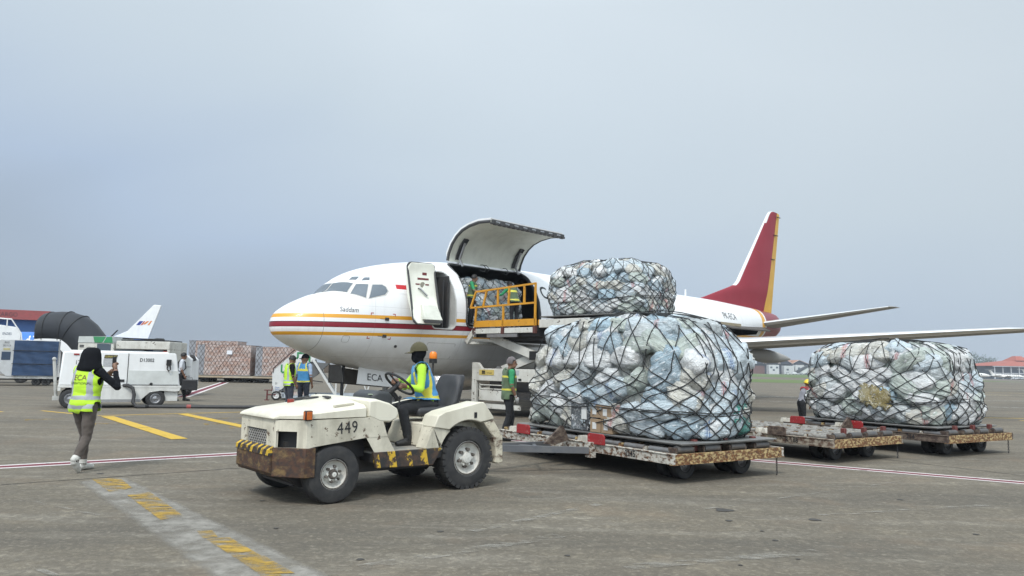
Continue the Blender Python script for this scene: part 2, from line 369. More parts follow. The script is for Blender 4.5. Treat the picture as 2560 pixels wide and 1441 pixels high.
def strip_mat():
    m, nt, b = node_mat('scrubbed_concrete'); t = N(nt, 'ShaderNodeTexCoord'); sx = N(nt, 'ShaderNodeSeparateXYZ'); nt.links.new(t.outputs['UV'], sx.inputs[0])
    def edge(o, lo, hi):
        p = N(nt, 'ShaderNodeMath', operation='PINGPONG'); p.inputs[1].default_value = .5; nt.links.new(o, p.inputs[0]); n_ = noise(nt, 5, 6, .65, t.outputs['Object'])
        ad = N(nt, 'ShaderNodeMath', operation='MULTIPLY_ADD'); nt.links.new(n_, ad.inputs[0]); ad.inputs[1].default_value = .16; nt.links.new(p.outputs[0], ad.inputs[2]); return rampn(nt, ad.outputs[0], lo, hi)
    f = N(nt, 'ShaderNodeMath', operation='MULTIPLY'); nt.links.new(edge(sx.outputs['X'], .08, .20), f.inputs[0]); nt.links.new(rampn(nt, noise(nt, 3.2, 7, .7, t.outputs['Object']), .25, .6), f.inputs[1])
    nt.links.new(mulf(nt, f.outputs[0], .8), b.inputs['Alpha']); n2 = noise(nt, 9, 6, .7, t.outputs['Object']); nt.links.new(mixc(nt, rampn(nt, n2, .35, .65), (.235,.222,.195), (.34,.32,.285)), b.inputs['Base Color']); b.inputs['Roughness'].default_value = .9; return m
mb = MB(); mb.add([(x_,y_,.003) for x_,y_ in STRIP], [(0,1,2,3)]); so_ = mb.build('scrubbed_strip', strip_mat(), smooth=0); tag(so_, kind='structure'); uv_ = so_.data.uv_layers.new(name='UVMap')
for lp_ in so_.data.loops: k_ = lp_.vertex_index; uv_.data[lp_.index].uv = (0 if k_ in (0,3) else 1, 0 if k_ < 2 else 1)
sheet('dashed_guide_line', DASH, .008, YELW)
JOINT = plain('joint_tar', (.035,.032,.03), .8)
L = Lines(); L.seg(*J1, .022, .003); L.seg(*J2, .022, .003); L.done('slab_joint', JOINT)
L = Lines(); L.seg((10,46),(34,47),.25); L.seg((12,39),(30,36),.2); L.seg((20,26.6),(34,26.8),.2); L.seg((30,60),(70,62),.3); L.seg((40,85),(90,80),.4); L.done('taxiway_line', TRAN)
L = Lines(); L.seg((36,62),(60,55),.3); L.seg((44,70),(80,66),.3); L.done('taxiway_edge_line', YEL)
def grass_mat():
    m, nt, b = node_mat('grass'); n1 = noise(nt, .05, 5); n2 = noise(nt, .8, 5, sc=(1,.1,1))
    c = mixc(nt, rampn(nt, n1, .35, .65), (.075,.125,.03), (.13,.17,.05)); c = mixc(nt, mulf(nt, rampn(nt, n2, .4, .7), .5), c, (.05,.085,.022)); nt.links.new(c, b.inputs['Base Color']); b.inputs['Roughness'].default_value = .95
    return m
GRASS = grass_mat()
for k, q in enumerate((((20,112),(62,103),(66,150),(20,165)), ((40,235),(150,215),(260,590),(60,590)))):
    mb = MB(); mb.add([(x,y,.01) for x,y in q], [(0,1,2,3)]); tag(mb.build('grass_field', GRASS, smooth=0), 'mown green grass strip beside the taxiway', 'grass', kind='stuff')
OIL = plain('oil_spot', (.055,.05,.045), .75)
for (c_, r_) in [((2.34, 8.26), 0.16), ((3.15, 7.83), 0.1), ((2.23, 7.69), 0.06), ((2.41, 7.23), 0.035), ((2.4, 6.85), 0.045), ((1.82, 5.97), 0.03), ((2.35, 6.19), 0.03), ((4.46, 7.27), 0.05), ((-2.67, 8.27), 0.05), ((-2.1, 6.94), 0.04), ((-5.36, 9.97), 0.07), ((-6.56, 10.8), 0.04), ((-0.61, 6.94), 0.05), ((0.49, 6.16), 0.04), ((4.73, 9.16), 0.06), ((-1.13, 5.92), 0.05)]:
    sheet('oil_spot', [[(c_[0]+.6*r_*math.cos(t)*(1+.3*math.sin(3*t+c_[0]*9)), c_[1]+.6*r_*math.sin(t)) for t in np.linspace(0,2*math.pi,14,endpoint=False)]], .005, OIL)
SCUF = worn('pale_scuff', (.33,.31,.27), .34, 6, .12)
L = Lines()
for a_, b_, w_ in [((1.82, 8.06), (5.62, 10.76), 0.05), ((-0.32, 6.97), (1.02, 8.46), 0.1), ((0.89, 5.83), (2.64, 6.46), 0.15), ((-5.12, 8.07), (-3.92, 7.34), 0.05), ((3.3, 8.06), (5.8, 8.96), 0.1), ((-1.08, 5.69), (0.48, 6.87), 0.15), ((-3.68, 5.72), (-3.11, 5.32), 0.05)]: L.seg(a_, b_, w_, .0065)
L.done('tyre_scuff', SCUF)
# ------------------------------------------------------------------ the freighter: fuselage surface
def pchip(xs,ys):
    xs=np.array(xs,float);ys=np.array(ys,float);h=np.diff(xs);d=np.diff(ys)/h
    m=np.zeros(len(xs));m[0]=d[0];m[-1]=d[-1]
    for i in range(1,len(xs)-1):
        if d[i-1]*d[i]>0:
            a=2*h[i]+h[i-1];b=h[i]+2*h[i-1];m[i]=(a+b)/(a/d[i-1]+b/d[i])
    def f(x):
        x=min(max(x,xs[0]),xs[-1]);i=min(max(int(np.searchsorted(xs,x)-1),0),len(h)-1);t=(x-xs[i])/h[i]
        return (2*t**3-3*t*t+1)*ys[i]+(t**3-2*t*t+t)*h[i]*m[i]+(3*t*t-2*t**3)*ys[i+1]+(t**3-t*t)*h[i]*m[i+1]
    return f
_s=lambda x:x**.5
def tab(d): return pchip([_s(a) for a,_ in d],[b for _,b in d])
F_top=tab([(0,2.56),(.02,2.72),(.1,2.9),(.32,3.08),(.59,3.24),(.9,3.39),(1.22,3.52),(1.57,3.62),(1.66,3.66),(1.9,3.92),(2.26,4.19),(2.71,4.42),(3.16,4.57),(3.64,4.69),(4.38,4.83),(6,5.02),(8,5.12),(10,5.15),(23,5.15),(27,5.07),(30,4.98),(31.6,4.87),(32.1,4.7),(32.35,4.3)])
F_bot=tab([(0,2.56),(.02,2.42),(.09,2.29),(.37,2.11),(.7,1.95),(1.23,1.75),(1.79,1.57),(2.4,1.43),(4.5,1.2),(7,1.14),(19,1.14),(21,1.38),(23,1.9),(25,2.5),(27,3.0),(29.5,3.33),(31,3.47),(31.9,3.65),(32.2,3.95),(32.35,4.28)])
F_w=tab([(0,0.001),(.02,.18),(.1,.38),(.32,.66),(.59,.87),(.9,1.04),(1.22,1.18),(1.57,1.3),(2,1.43),(2.5,1.56),(3,1.66),(3.64,1.75),(4.4,1.82),(5.5,1.87),(6.5,1.88),(20,1.88),(22,1.81),(24,1.62),(26,1.33),(28,1.0),(30,.68),(31.5,.42),(32.15,.22),(32.35,.01)])
F_zw=tab([(0,2.56),(.9,2.63),(1.57,2.7),(2.5,2.9),(4,3.15),(6,3.25),(20,3.25),(24,3.6),(28,4.05),(31,4.2),(32.35,4.29)])
F_n=tab([(0,2.0),(.9,2.1),(1.5,2.5),(2.2,2.6),(3.2,2.3),(5,2.05),(33,2.0)])
def half_y(x,z):
    x=max(x,0);zw=F_zw(_s(x));w=F_w(_s(x))
    if z>=zw: n=F_n(_s(x));k=(z-zw)/max(F_top(_s(x))-zw,1e-6)
    else: n=2.15;k=(zw-z)/max(zw-F_bot(_s(x)),1e-6)
    return w*max(0.,1-min(k,1)**n)**(1/n)
AX, AY, AH = -6.771, 21.049, R(45.478)
plane = empty('cargo_airplane', (AX, AY, 0), AH, 'white twin-engine freighter with maroon tail and yellow and red nose stripes, cargo doors open', 'airplane')
def fus_mat():
    m, nt, b = node_mat('fuselage_paint'); t = N(nt, 'ShaderNodeTexCoord'); s = N(nt, 'ShaderNodeSeparateXYZ'); nt.links.new(t.outputs['Object'], s.inputs[0])
    X, Z = s.outputs['X'], s.outputs['Z']
    def mth(op, a, b_=None):
        n = N(nt, 'ShaderNodeMath', operation=op)
        for i, v in enumerate((a, b_)):
            if v is None: continue
            if isinstance(v, (int,float)): n.inputs[i].default_value = v
            else: nt.links.new(v, n.inputs[i])
        return n.outputs[0]
    zs = mth('SUBTRACT', Z, mth('MULTIPLY', X, .019))
    def band(v, a, c): return mth('MULTIPLY', mth('GREATER_THAN', v, a), mth('LESS_THAN', v, c))
    n1 = noise(nt, .8, 6, .6); n2 = noise(nt, 2.5, 5, .6, sc=(1,1,.12))
    white = mixc(nt, mulf(nt, rampn(nt, n1, .45, .8), .16), (.80,.80,.795), (.50,.49,.46))
    n4 = noise(nt, 1.4, 6, .65, sc=(2.5,1,.10)); white = mixc(nt, mulf(nt, rampn(nt, n4, .52, .74), .22), white, (.42,.40,.37))
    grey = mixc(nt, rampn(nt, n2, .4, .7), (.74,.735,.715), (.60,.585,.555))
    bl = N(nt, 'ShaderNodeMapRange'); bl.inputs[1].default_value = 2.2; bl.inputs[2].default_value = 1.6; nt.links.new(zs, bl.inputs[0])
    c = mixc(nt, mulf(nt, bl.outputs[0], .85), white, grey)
    c = mixc(nt, band(zs, 2.775, 2.885), c, (.70,.33,.025)); c = mixc(nt, band(zs, 2.275, 2.37), c, (.70,.33,.025))
    c = mixc(nt, band(zs, 2.505, 2.665), c, (.03,.012,.014)); c = mixc(nt, band(zs, 2.515, 2.648), c, (.23,.012,.025))
    xt = mth('ADD', X, mth('MULTIPLY', Z, .0))
    c = mixc(nt, mth('GREATER_THAN', xt, 29.0), c, (.22,.018,.032)); c = mixc(nt, band(xt, 28.25, 28.78), c, (.70,.36,.03))
    # skin joints
    ln = mth('LESS_THAN', mth('ABSOLUTE', mth('SUBTRACT', X, 1.0)), .006)
    fr = mth('LESS_THAN', mth('ABSOLUTE', mth('SUBTRACT', mth('FRACT', mth('MULTIPLY', X, .62)), .5)), .003)
    fz = mth('LESS_THAN', mth('ABSOLUTE', mth('SUBTRACT', mth('FRACT', mth('MULTIPLY', Z, 1.35)), .3)), .006)
    c = mixc(nt, mulf(nt, ln, .75), c, (.12,.11,.10)); c = mixc(nt, mulf(nt, mth('MULTIPLY', mth('GREATER_THAN', X, 1.6), mth('MAXIMUM', fr, fz)), .34), c, (.2,.19,.18))
    nt.links.new(c, b.inputs['Base Color']); b.inputs['Roughness'].default_value = .36; b.inputs['Coat Weight'].default_value = .12
    nt.links.new(bump(nt, n1, .05, .02), b.inputs['Normal'])
    return m
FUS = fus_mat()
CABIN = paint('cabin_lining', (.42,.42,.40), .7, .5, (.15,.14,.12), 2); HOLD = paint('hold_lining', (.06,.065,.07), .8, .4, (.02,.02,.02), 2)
MAROON = paint('maroon_paint', (.27,.016,.032), .5, .25, (.15,.014,.022), .5, streak=.25); YELP = paint('yellow_trim_paint', (.66,.37,.04), .42, .3, (.35,.2,.03), .8)
ALU = paint('aluminium_skin', (.78,.78,.78), .28, .35, (.4,.39,.37), 1.0, metal=.8); WINGGREY = paint('wing_underside_paint', (.33,.32,.30), .5, .5, (.16,.15,.13), .7, streak=.3)
LINER = paint('door_liner', (.78,.78,.68), .6, .35, (.42,.41,.34), 1.5, streak=.3)
SEAL = paint('door_seal', (.045,.045,.047), .6, .3, (.15,.14,.12), 8)
NR = 120
st = [0, .004, .012, .025, .05, .09]+list(np.arange(.15, 1.5, .09))+list(np.arange(1.5, 2.7, .06))+list(np.arange(2.7, 7, .2))+list(np.arange(7, 20, 1.0))+list(np.arange(20, 32, .4))+[32.05,32.15,32.25,32.32,32.35]
def section(x):
    q = _s(x); zt, zb, w, zw, n = F_top(q), F_bot(q), F_w(q), F_zw(q), F_n(q); out = []
    for j in range(NR):
        a = 2*math.pi*(j+.5)/NR; c, s_ = math.cos(a), math.sin(a); k = n if s_ > 0 else 2.15
        y = w*math.copysign(abs(c)**(2/k), c); z = zw+(zt-zw if s_ > 0 else zw-zb)*math.copysign(abs(s_)**(2/k), s_)
        out.append(Vector((x, y, z)))
    return out
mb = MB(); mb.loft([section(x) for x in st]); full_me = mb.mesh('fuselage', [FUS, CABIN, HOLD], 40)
FUSBVH = BVHTree.FromPolygons([v.co.copy() for v in full_me.vertices], [tuple(p.vertices) for p in full_me.polygons])
def rrect(x0, x1, z0, z1, r, k=6):
    out = []
    for cx, cz, a0 in ((x1-r,z0+r,-90),(x1-r,z1-r,0),(x0+r,z1-r,90),(x0+r,z0+r,180)):
        for i in range(k+1):
            a = R(a0+90*i/k); out.append((cx+r*math.cos(a), cz+r*math.sin(a)))
    return out
D1 = rrect(4.37, 5.25, 2.66, 4.50, .16); D2 = rrect(5.72, 9.2, 2.76, 4.88, .22)
fo = link_mesh('fuselage', full_me, plane)
def cutter(poly, lat0, lat1, mi):
    c = MB(); c.prism(poly, -lat0, -lat1, 'y', mi); o = c.build('cutter', [FUS, CABIN, HOLD], smooth=0); o.parent = plane; return o
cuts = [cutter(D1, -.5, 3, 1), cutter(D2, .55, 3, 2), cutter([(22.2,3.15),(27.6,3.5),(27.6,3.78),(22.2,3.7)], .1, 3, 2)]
mb = MB(); rg = []
for x in (5.5, 7, 9, 10.8):
    rg.append([Vector((x, p.y*.955, max(2.74, F_zw(_s(x))+(p.z-F_zw(_s(x)))*.955))) for p in section(x)])
mb.loft(rg, 2); c = mb.build('cutter', [FUS, CABIN, HOLD], smooth=0); c.parent = plane; cuts.append(c)
for c in cuts:
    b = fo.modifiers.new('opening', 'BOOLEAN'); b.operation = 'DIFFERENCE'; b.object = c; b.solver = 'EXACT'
bpy.context.view_layer.update()
cutme = evaluated(fo); fo.modifiers.clear(); fo.data = cutme; cutme.name = 'fuselage'
for c in cuts: bpy.data.objects.remove(c)
cutme.polygons.foreach_set('use_smooth', [True]*len(cutme.polygons)); cutme.set_sharp_from_angle(angle=R(35))
def on_skin(p, off=.005, side=1):
    """nearest point on the fuselage skin (port = -y), lifted by off"""
    l, n, i, d = FUSBVH.find_nearest(Vector(p)); n = n if n.dot(l-Vector((l.x,0,F_zw(_s(max(l.x,0)))))) > 0 else -n
    return l+n*off
def skin_y(x, z): return -half_y(x, z)
def decal(name, vs, fs, mat, off=.006, maxlen=.06, parent=None, pre=None):
    """a flat drawing of 3-D points laid onto the fuselage skin"""
    bm = bmesh.new(); bv = [bm.verts.new(v) for v in vs]
    for f in fs:
        try: bm.faces.new([bv[i] for i in f])
        except ValueError: pass
    bmesh.ops.triangulate(bm, faces=bm.faces)
    for _ in range(5):
        ed = [e for e in bm.edges if e.calc_length() > maxlen]
        if not ed: break
        bmesh.ops.subdivide_edges(bm, edges=ed, cuts=1); bmesh.ops.triangulate(bm, faces=bm.faces)
    for v in bm.verts: v.co = on_skin(v.co, off)
    me = bpy.data.meshes.new(name); bm.to_mesh(me); bm.free(); me.materials.append(mat)
    me.polygons.foreach_set('use_smooth', [True]*len(me.polygons))
    return link_mesh(name, me, parent or fo)
def skin_text(name, txt, size, mat, x, z, rot=0, **k):
    vs, fs = text_mesh(txt, size, **k); c, s_ = math.cos(rot), math.sin(rot)
    P = []
    for a, b in vs:
        xx, zz = x+a*c-b*s_, z+a*s_+b*c; P.append((xx, skin_y(xx, zz), zz))
    return decal(name, P, fs, mat)
def frame_loop(name, poly, r, mat, off=0):
    mb = MB(); P = []
    for i in range(len(poly)):
        a, b = Vector(poly[i]), Vector(poly[(i+1)%len(poly)])
        for k in range(4):
            q = a+(b-a)*k/4; P.append((q.x, skin_y(q.x, q.y)-off, q.y))
    P2 = [P[0]]
    for p in P[1:]:
        if (Vector(p)-Vector(P2[-1])).length > .01: P2.append(p)
    mb.tube(P2, r, 6, closed=True); return mb.build(name, mat, fo)
frame_loop('door_frame', rrect(4.35, 5.27, 2.64, 4.52, .17), .022, paint('bare_frame', (.5,.5,.48), .5, .3)); frame_loop('cargo_door_frame', rrect(5.70, 9.22, 2.74, 4.90, .23), .03, SEAL)
# cockpit windows, both sides
WINS = [[(1.585,0.03,3.635),(1.88,0.03,3.925),(2.03,.90,3.86),(1.79,.975,3.57)], [(1.83,1.1,3.53),(2.07,1.0,3.83),(2.34,1.23,3.84),(2.16,1.395,3.43)], [(2.25,1.43,3.415),(2.45,1.28,3.83),(2.72,1.385,3.86),(2.81,1.45,3.8),(2.84,1.515,3.67),(2.74,1.53,3.56)], [(2.06,.62,3.99),(2.2,.58,4.1),(2.3,.81,4.09),(2.16,.86,3.985)], [(2.24,1.01,3.965),(2.37,.96,4.065),(2.5,1.06,4.075),(2.43,1.15,3.985)]]
WFRAME = paint('window_frame_paint', (.58,.56,.52), .5, .3)
def poly_fan(P):
    c = sum((Vector(p) for p in P), Vector())/len(P); return [tuple(c)]+[tuple(p) for p in P], [(0,i+1,(i+1)%len(P)+1) for i in range(len(P))]
CPG = plain('cockpit_glass', (.10,.125,.15), .04); CPG.node_tree.nodes['Principled BSDF'].inputs['Specular IOR Level'].default_value = 1
for sgn in (-1, 1):
    for i, P in enumerate(WINS):
        Q = [Vector((a,sgn*b,c)) for a,b,c in P]; c = sum(Q, Vector())/len(Q)
        if i < 3:
            vs, fs = poly_fan([c+(q-c)*(1+.045/max((q-c).length,.01)) for q in Q]); fr_ = decal('window_frame', vs, fs, WFRAME, .004)
        vs, fs = poly_fan(Q); decal('cockpit_window', vs, fs, CPG, .009)
# painted marks
skin_text('name_lettering', 'Saddam', .20, INK, 1.67, 3.045, -.02, shear=.28, bold=.0, sx=.82)
skin_text('registration_lettering', 'PK-ECA', .46, INK, 23.55, 4.2, 0, sx=.98)
skin_text('title_lettering', 'Cargo', .64, INK, 10.2, 4.17, .0, bold=.008, sx=.95)
for z0, mt in ((3.76, plain('flag_red', (.52,.02,.03), .5)), (3.62, plain('flag_white', (.8,.8,.8), .5))):
    q = [(3.14,skin_y(3.14,z0),z0),(3.62,skin_y(3.62,z0),z0),(3.62,skin_y(3.62,z0+.14),z0+.14),(3.14,skin_y(3.14,z0+.14),z0+.14)]; decal('flag', q, [(0,1,2,3)], mt)
RM = plain('red_mark', (.4,.03,.04), .5)
for (x, z, sx_, sz_) in ((2.28,3.0,.09,-.07),(3.05,3.0,-.09,-.07),(2.25,2.24,.09,.07),(3.0,2.24,-.09,.07)):
    q = lambda a,b: (a, skin_y(a,b), b); t = .022*math.copysign(1,sx_); u = .022*math.copysign(1,sz_)
    vs = [q(x,z),q(x+sx_,z),q(x+sx_,z+u),q(x+t,z+u),q(x+t,z+sz_),q(x,z+sz_)]; decal('jacking_mark', vs, [(0,1,2,3),(0,3,4,5)], RM)
vs, fs = text_mesh('DO NOT PAINT INSIDE MARKS', .05); 
for (x0, x1, z0, z1) in ((4.35,5.45,1.72,2.2),(1.55,1.75,2.12,2.3)):
    mb = MB(); P = []
    pl = rrect(x0,x1,z0,z1,.05); P = [(a,skin_y(a,b)-.001,b) for a,b in pl]; mb.tube(P, .006, 4, closed=True); mb.build('access_panel_seam', plain('seam_grey', (.3,.29,.27), .6), fo)
for z in (2.83, 2.33):
    y = skin_y(2.75,z); mb = MB(); mb.box(2.72,2.84,y-.03,y+.02,z-.045,z+.045); mb.tube([(2.73,y-.06,z-.01),(2.5,y-.07,z-.01)], .008, 6); mb.tube([(2.75,y,z-.01),(2.73,y-.06,z-.01)], .012, 6); mb.build('pitot_probe', DARKSTEEL, fo)
y = skin_y(3.25,2.05); MB().cyl((3.25,y+.02,2.05),(3.25,y-.02,2.05),.045).build('static_port', DARKSTEEL, fo)
# entry door, swung forward on its hinge
def door_shell(name, x0, x1, prof, t, mat, parent, skew=0, k=8):
    """curved panel: prof = [(lat, z)] bottom to top, thickness t behind"""
    mb = MB(); f = pchip([z for _, z in prof], [l for l, _ in prof]); z0, z1 = prof[0][1], prof[-1][1]
    rings = []
    for i in range(25):
        z = z0+(z1-z0)*i/24; e = .10*max(0, 1-min(i,24-i)/2.0)
        rings.append([Vector((x0+e,-f(z),z)), Vector((x1-e,-f(z)-skew,z)), Vector((x1-e,-f(z)-skew+t,z)), Vector((x0+e,-f(z)+t,z))])
    mb.loft(rings); return mb.build(name, mat, parent, bevel=.015, smooth=50), f
L1P = [(2.26,2.72),(2.13,3.1),(1.93,3.6),(1.86,4.0),(1.83,4.3),(1.86,4.58)]
ed, ef = door_shell('entry_door', 3.32, 4.2, L1P, .11, LINER, plane, .22)
def dpt(x, z, o=0): return Vector((x, -ef(z)-.22*(x-3.32)/.88-o, z))
mb = MB(); mb.tube([dpt(a,b,-.06) for a,b in rrect(3.33,4.19,2.72,4.58,.12,4)], .032, 6, closed=True); mb.build('door_seal', SEAL, ed)
mb = MB(); mb.tube([dpt(3.62,3.82,.02),dpt(3.67,3.78,.06),dpt(3.86,3.58,.06)], .026, 8); mb.build('door_handle', STEEL, ed)
mb = MB(); mb.cyl(dpt(3.78,3.92,-.02), dpt(3.78,3.92,.012), .085); mb.build('door_viewport', paint('viewport', (.3,.28,.22), .5), ed)
mb = MB()
for (a0,a1,z,h) in ((3.62,3.98,4.10,.03),(3.55,3.68,3.93,.02),(3.86,3.98,3.93,.02),(3.78,3.92,4.26,.04)): mb.add([dpt(a0,z-h,.006),dpt(a1,z-h,.006),dpt(a1,z+h,.006),dpt(a0,z+h,.006)], [(0,1,2,3)])
mb.build('door_placard', plain('placard_red', (.14,.02,.02), .5), ed)
mb = MB(); P = lambda x,z,o: dpt(x,z,o)
mb.add([P(3.55,2.84,.02),P(4.13,2.84,.02),P(4.08,3.32,.02),P(3.6,3.32,.02),P(3.55,2.84,.16),P(4.13,2.84,.16),P(4.06,3.30,.09),P(3.62,3.30,.09)], [(0,1,2,3),(4,5,6,7),(0,1,5,4),(1,2,6,5),(2,3,7,6),(3,0,4,7)]); mb.build('slide_pack', paint('slide_pack', (.62,.63,.55), .55, .3), ed, bevel=.02)
mb = MB(); mb.bar(P(3.56,2.79,.1), P(4.12,2.79,.1), .07, .07); mb.build('girt_bar', SEAL, ed)
for z in (3.25, 4.0): mb = MB(); mb.bar((4.15,-1.98,z), (4.42,-1.72,z), .07, .05); mb.build('door_hinge_arm', STEEL, ed)
# things inside the doorway: a galley wall, ceiling edge
mb = MB(); mb.box(4.42,4.47,-1.45,-.6,2.7,4.3); mb.box(4.42,5.2,-.55,-.5,2.7,4.3); mb.build('vestibule_wall', CABIN, fo)
mb = MB(); mb.box(4.95,5.0,-1.55,-1.5,2.7,4.2); mb.box(5.1,5.16,-1.6,-.7,2.7,4.35); mb.build('vestibule_post', DARKSTEEL, fo)
# main deck cargo door, raised on its top hinge
CP = [(.80,4.96),(.86,5.2),(1.02,5.5),(1.25,5.74),(1.5,5.9),(1.85,6.01),(2.3,6.07),(2.85,6.04)]
mb = MB(); rings = []; rin = []
for i, (l, z) in enumerate(CP):
    j0, j1 = CP[max(i-1,0)], CP[min(i+1,len(CP)-1)]; d = Vector((0,-(j1[0]-j0[0]),j1[1]-j0[1])).normalized(); nrm = Vector((0,d.z,-d.y))   # outward (up and inboard)
    p = Vector((0,-l,z)); e0 = .12 if i in (0,) else 0
    rings.append([p+Vector((5.74+e0,0,0)), p+Vector((9.2-e0,0,0)), p+nrm*.13+Vector((9.2-e0,0,0)), p+nrm*.13+Vector((5.74+e0,0,0))])
mb.loft(rings); cd = mb.build('cargo_door', [LINER], plane, smooth=50)
mb = MB(); mb.loft([[r[3]+Vector((-.01,0,.0))+(r[3]-r[0])*.12, r[2]+Vector((.01,0,0))+(r[3]-r[0])*.12, r[2]+Vector((.01,0,0))-(r[3]-r[0])*.35, r[3]+Vector((-.01,0,0))-(r[3]-r[0])*.35] for r in rings]); mb.build('cargo_door_skin', FUS, cd)
for xx in (5.74, 9.2): mb = MB(); mb.tube([(xx,-l,z+.03) for l, z in CP], .05, 6); mb.build('cargo_door_edge', SEAL, cd)
mb = MB(); mb.bar((5.76,-2.86,6.06), (9.24,-2.86,6.06), .12, .13)
for k in range(16): mb.box(5.85+k*.215, 5.98+k*.215, -2.98, -2.84, 5.97, 6.04)
mb.build('latch_beam', SEAL, cd)
for k in range(8): mb = MB(); mb.box(5.9+k*.42, 6.08+k*.42, -2.935, -2.91, 6.03, 6.09); mb.build('latch_fitting', STEEL, cd)
def cpt(t): 
    i = min(int(t),len(CP)-2); f = t-i; return Vector((0,-(CP[i][0]+(CP[i+1][0]-CP[i][0])*f), CP[i][1]+(CP[i+1][1]-CP[i][1])*f))
for xx in (6.15, 8.85):
    mb = MB(); P = [cpt(.5+.25*k)+Vector((xx,-.03,-.03)) for k in range(11)]
    for w_ in (-.1,.1): mb.tube([p+Vector((w_,0,0)) for p in P], .02, 6)
    mb.loft([[p+Vector((-.09,.01,.01)),p+Vector((.09,.01,.01)),p+Vector((.09,.03,.03)),p+Vector((-.09,.03,.03))] for p in P]); mb.build('door_actuator_rail', SEAL, cd)
    mb = MB(); mb.tube([cpt(2.6)+Vector((xx,-.05,-.05)), cpt(.4)+Vector((xx,-.13,.02)), (xx+.02,-1.1,4.82)], .045, 8); mb.build('door_actuator', STEEL, cd)
mb = MB()
for x0 in (7.2,7.35,8.3): mb.tube([(x0,-.86,5.0),(x0-.05,-1.05,4.98),(x0+.06,-1.1,4.86),(x0-.12,-1.16,4.72),(x0-.2,-1.0,4.8)], .013, 6)
mb.build('door_wiring', SEAL, cd)
mb = MB(); mb.bar((5.75,-.86,4.93), (9.2,-.86,4.93), .16, .06); mb.build('cargo_door_hinge', ALU, cd)
mb = MB(); mb.box(7.9,7.96,-2.0,-1.94,6.2,6.34); mb.build('door_mast', STEEL, cd)
# hold floor just inside the big door
mb = MB(); mb.box(5.75,9.15,-1.6,1.5,2.70,2.79); mb.build('hold_floor', DARKSTEEL, fo)
# belly flap hanging open along the rear fuselage
mb = MB(); mb.add([Vector(v) for v in ((21.9,-1.76,3.80),(28.9,-.86,3.94),(28.6,-1.25,3.74),(22.6,-2.15,3.6))]+[Vector(v)-Vector((0,0,.06)) for v in ((21.9,-1.76,3.80),(28.9,-.86,3.94),(28.6,-1.25,3.74),(22.6,-2.15,3.6))], [(0,1,2,3),(4,5,6,7),(0,1,5,4),(1,2,6,5),(2,3,7,6),(3,0,4,7)]); mb.build('rear_hatch_flap', paint('flap_brown', (.07,.062,.055), .6, .5), plane)
mb = MB(); mb.box(21.95,24.2,-1.80,-1.62,3.72,3.86); mb.build('hatch_hinge', paint('primer', (.32,.27,.18), .7), plane)
# wings
def foil(n=10):
    up = []; 
    for i in range(n+1):
        t = .5*(1-math.cos(math.pi*i/n)); up.append((t, .6*(.2969*t**.5-.126*t-.3516*t*t+.2843*t**3-.1015*t**4)*10/1.2))
    return up
FO = foil()
def foil_ring(le, te, th, camber=.6):
    """le, te: 3-D points; th thickness ratio; ring from TE over the top to LE and back below"""
    le = Vector(le); te = Vector(te); c = te-le; L = c.length; u = Vector((0,0,1)); out = []
    for t, h in reversed(FO): out.append(le+c*t+u*(h*th*L/ .6*.62))
    for t, h in FO[1:-1]: out.append(le+c*t-u*(h*th*L/.6*.62*camber))
    return out
for sg in (-1, 1):
    mb = MB(); rr = []
    for lat, lx, tx, z, th in ((1.5,10.6,18.2,2.2,.13),(4.9,14.05,18.35,2.42,.12),(9.5,16.6,19.55,2.76,.115),(14.0,19.05,20.75,3.07,.11),(14.44,19.5,20.8,3.1,.07)):
        rr.append(foil_ring((lx,sg*lat,z+.02),(tx,sg*lat,z-.04),th))
    n = len(rr[0]); mb.loft(rr)
    mid = n//2+1
    w_ = mb.mesh('wing', [WINGGREY, ALU], 30)
    for p in w_.polygons:
        c = p.center; lxx = float(np.interp(abs(c.y), [1.5,4.9,9.5,14.0], [10.6,14.05,16.6,19.05])); p.material_index = 1 if c.x < lxx+.62 else 0
    wo_ = link_mesh('wing', w_, plane)
    for lat, x0, L, zz in ((6.0,16.4,3.9,2.30),(3.2,16.4,3.4,2.05)):
        mb = MB(); rg = []
        for i in range(13):
            t = i/12; r_ = .02+.2*math.sin(math.pi*min(1,t**.8))**.8; rg.append([Vector((x0+L*t, sg*lat+r_*.75*math.cos(a), zz-.12*t+r_*1.25*math.sin(a)-.12)) for a in np.linspace(0,2*math.pi,12,endpoint=False)])
        mb.loft(rg); mb.build('flap_fairing', WINGGREY, wo_)
    mb = MB(); mb.lathe([(.62,0),(.76,.04),(.84,.25),(.9,.8),(.86,1.8),(.70,3.1),(.5,3.9),(.3,4.3),(.04,4.9)], 32, Matrix.Translation((10.2,sg*4.83,1.32)) @ Matrix.Rotation(R(90),4,'Y')); mb.lathe([(.62,0),(.58,.5),(.04,.5)], 32, Matrix.Translation((10.2,sg*4.83,1.32)) @ Matrix.Rotation(R(90),4,'Y')); en = mb.build('engine', ALU, plane)
    mb = MB(); mb.prism([(10.9,2.0),(13.8,2.55),(16.5,2.4),(14.6,1.7)], sg*4.73, sg*4.93); mb.build('pylon', WHITE, en)
    mb = MB(); rr = []
    for lat, lx, tx, z, th in ((.5,28.2,31.6,4.1,.1),(6.2,32.05,33.3,5.1,.09),(6.4,32.5,33.35,5.12,.05)): rr.append(foil_ring((lx,sg*lat,z),(tx,sg*lat,z),th,1))
    mb.loft(rr); me = mb.mesh('tailplane', [WINGGREY, ALU], 30)
    for p in me.polygons: p.material_index = 1 if p.center.x < np.interp(abs(p.center.y), [.5,6.2], [28.2,32.05])+.2 else 0
    link_mesh('tailplane', me, plane)
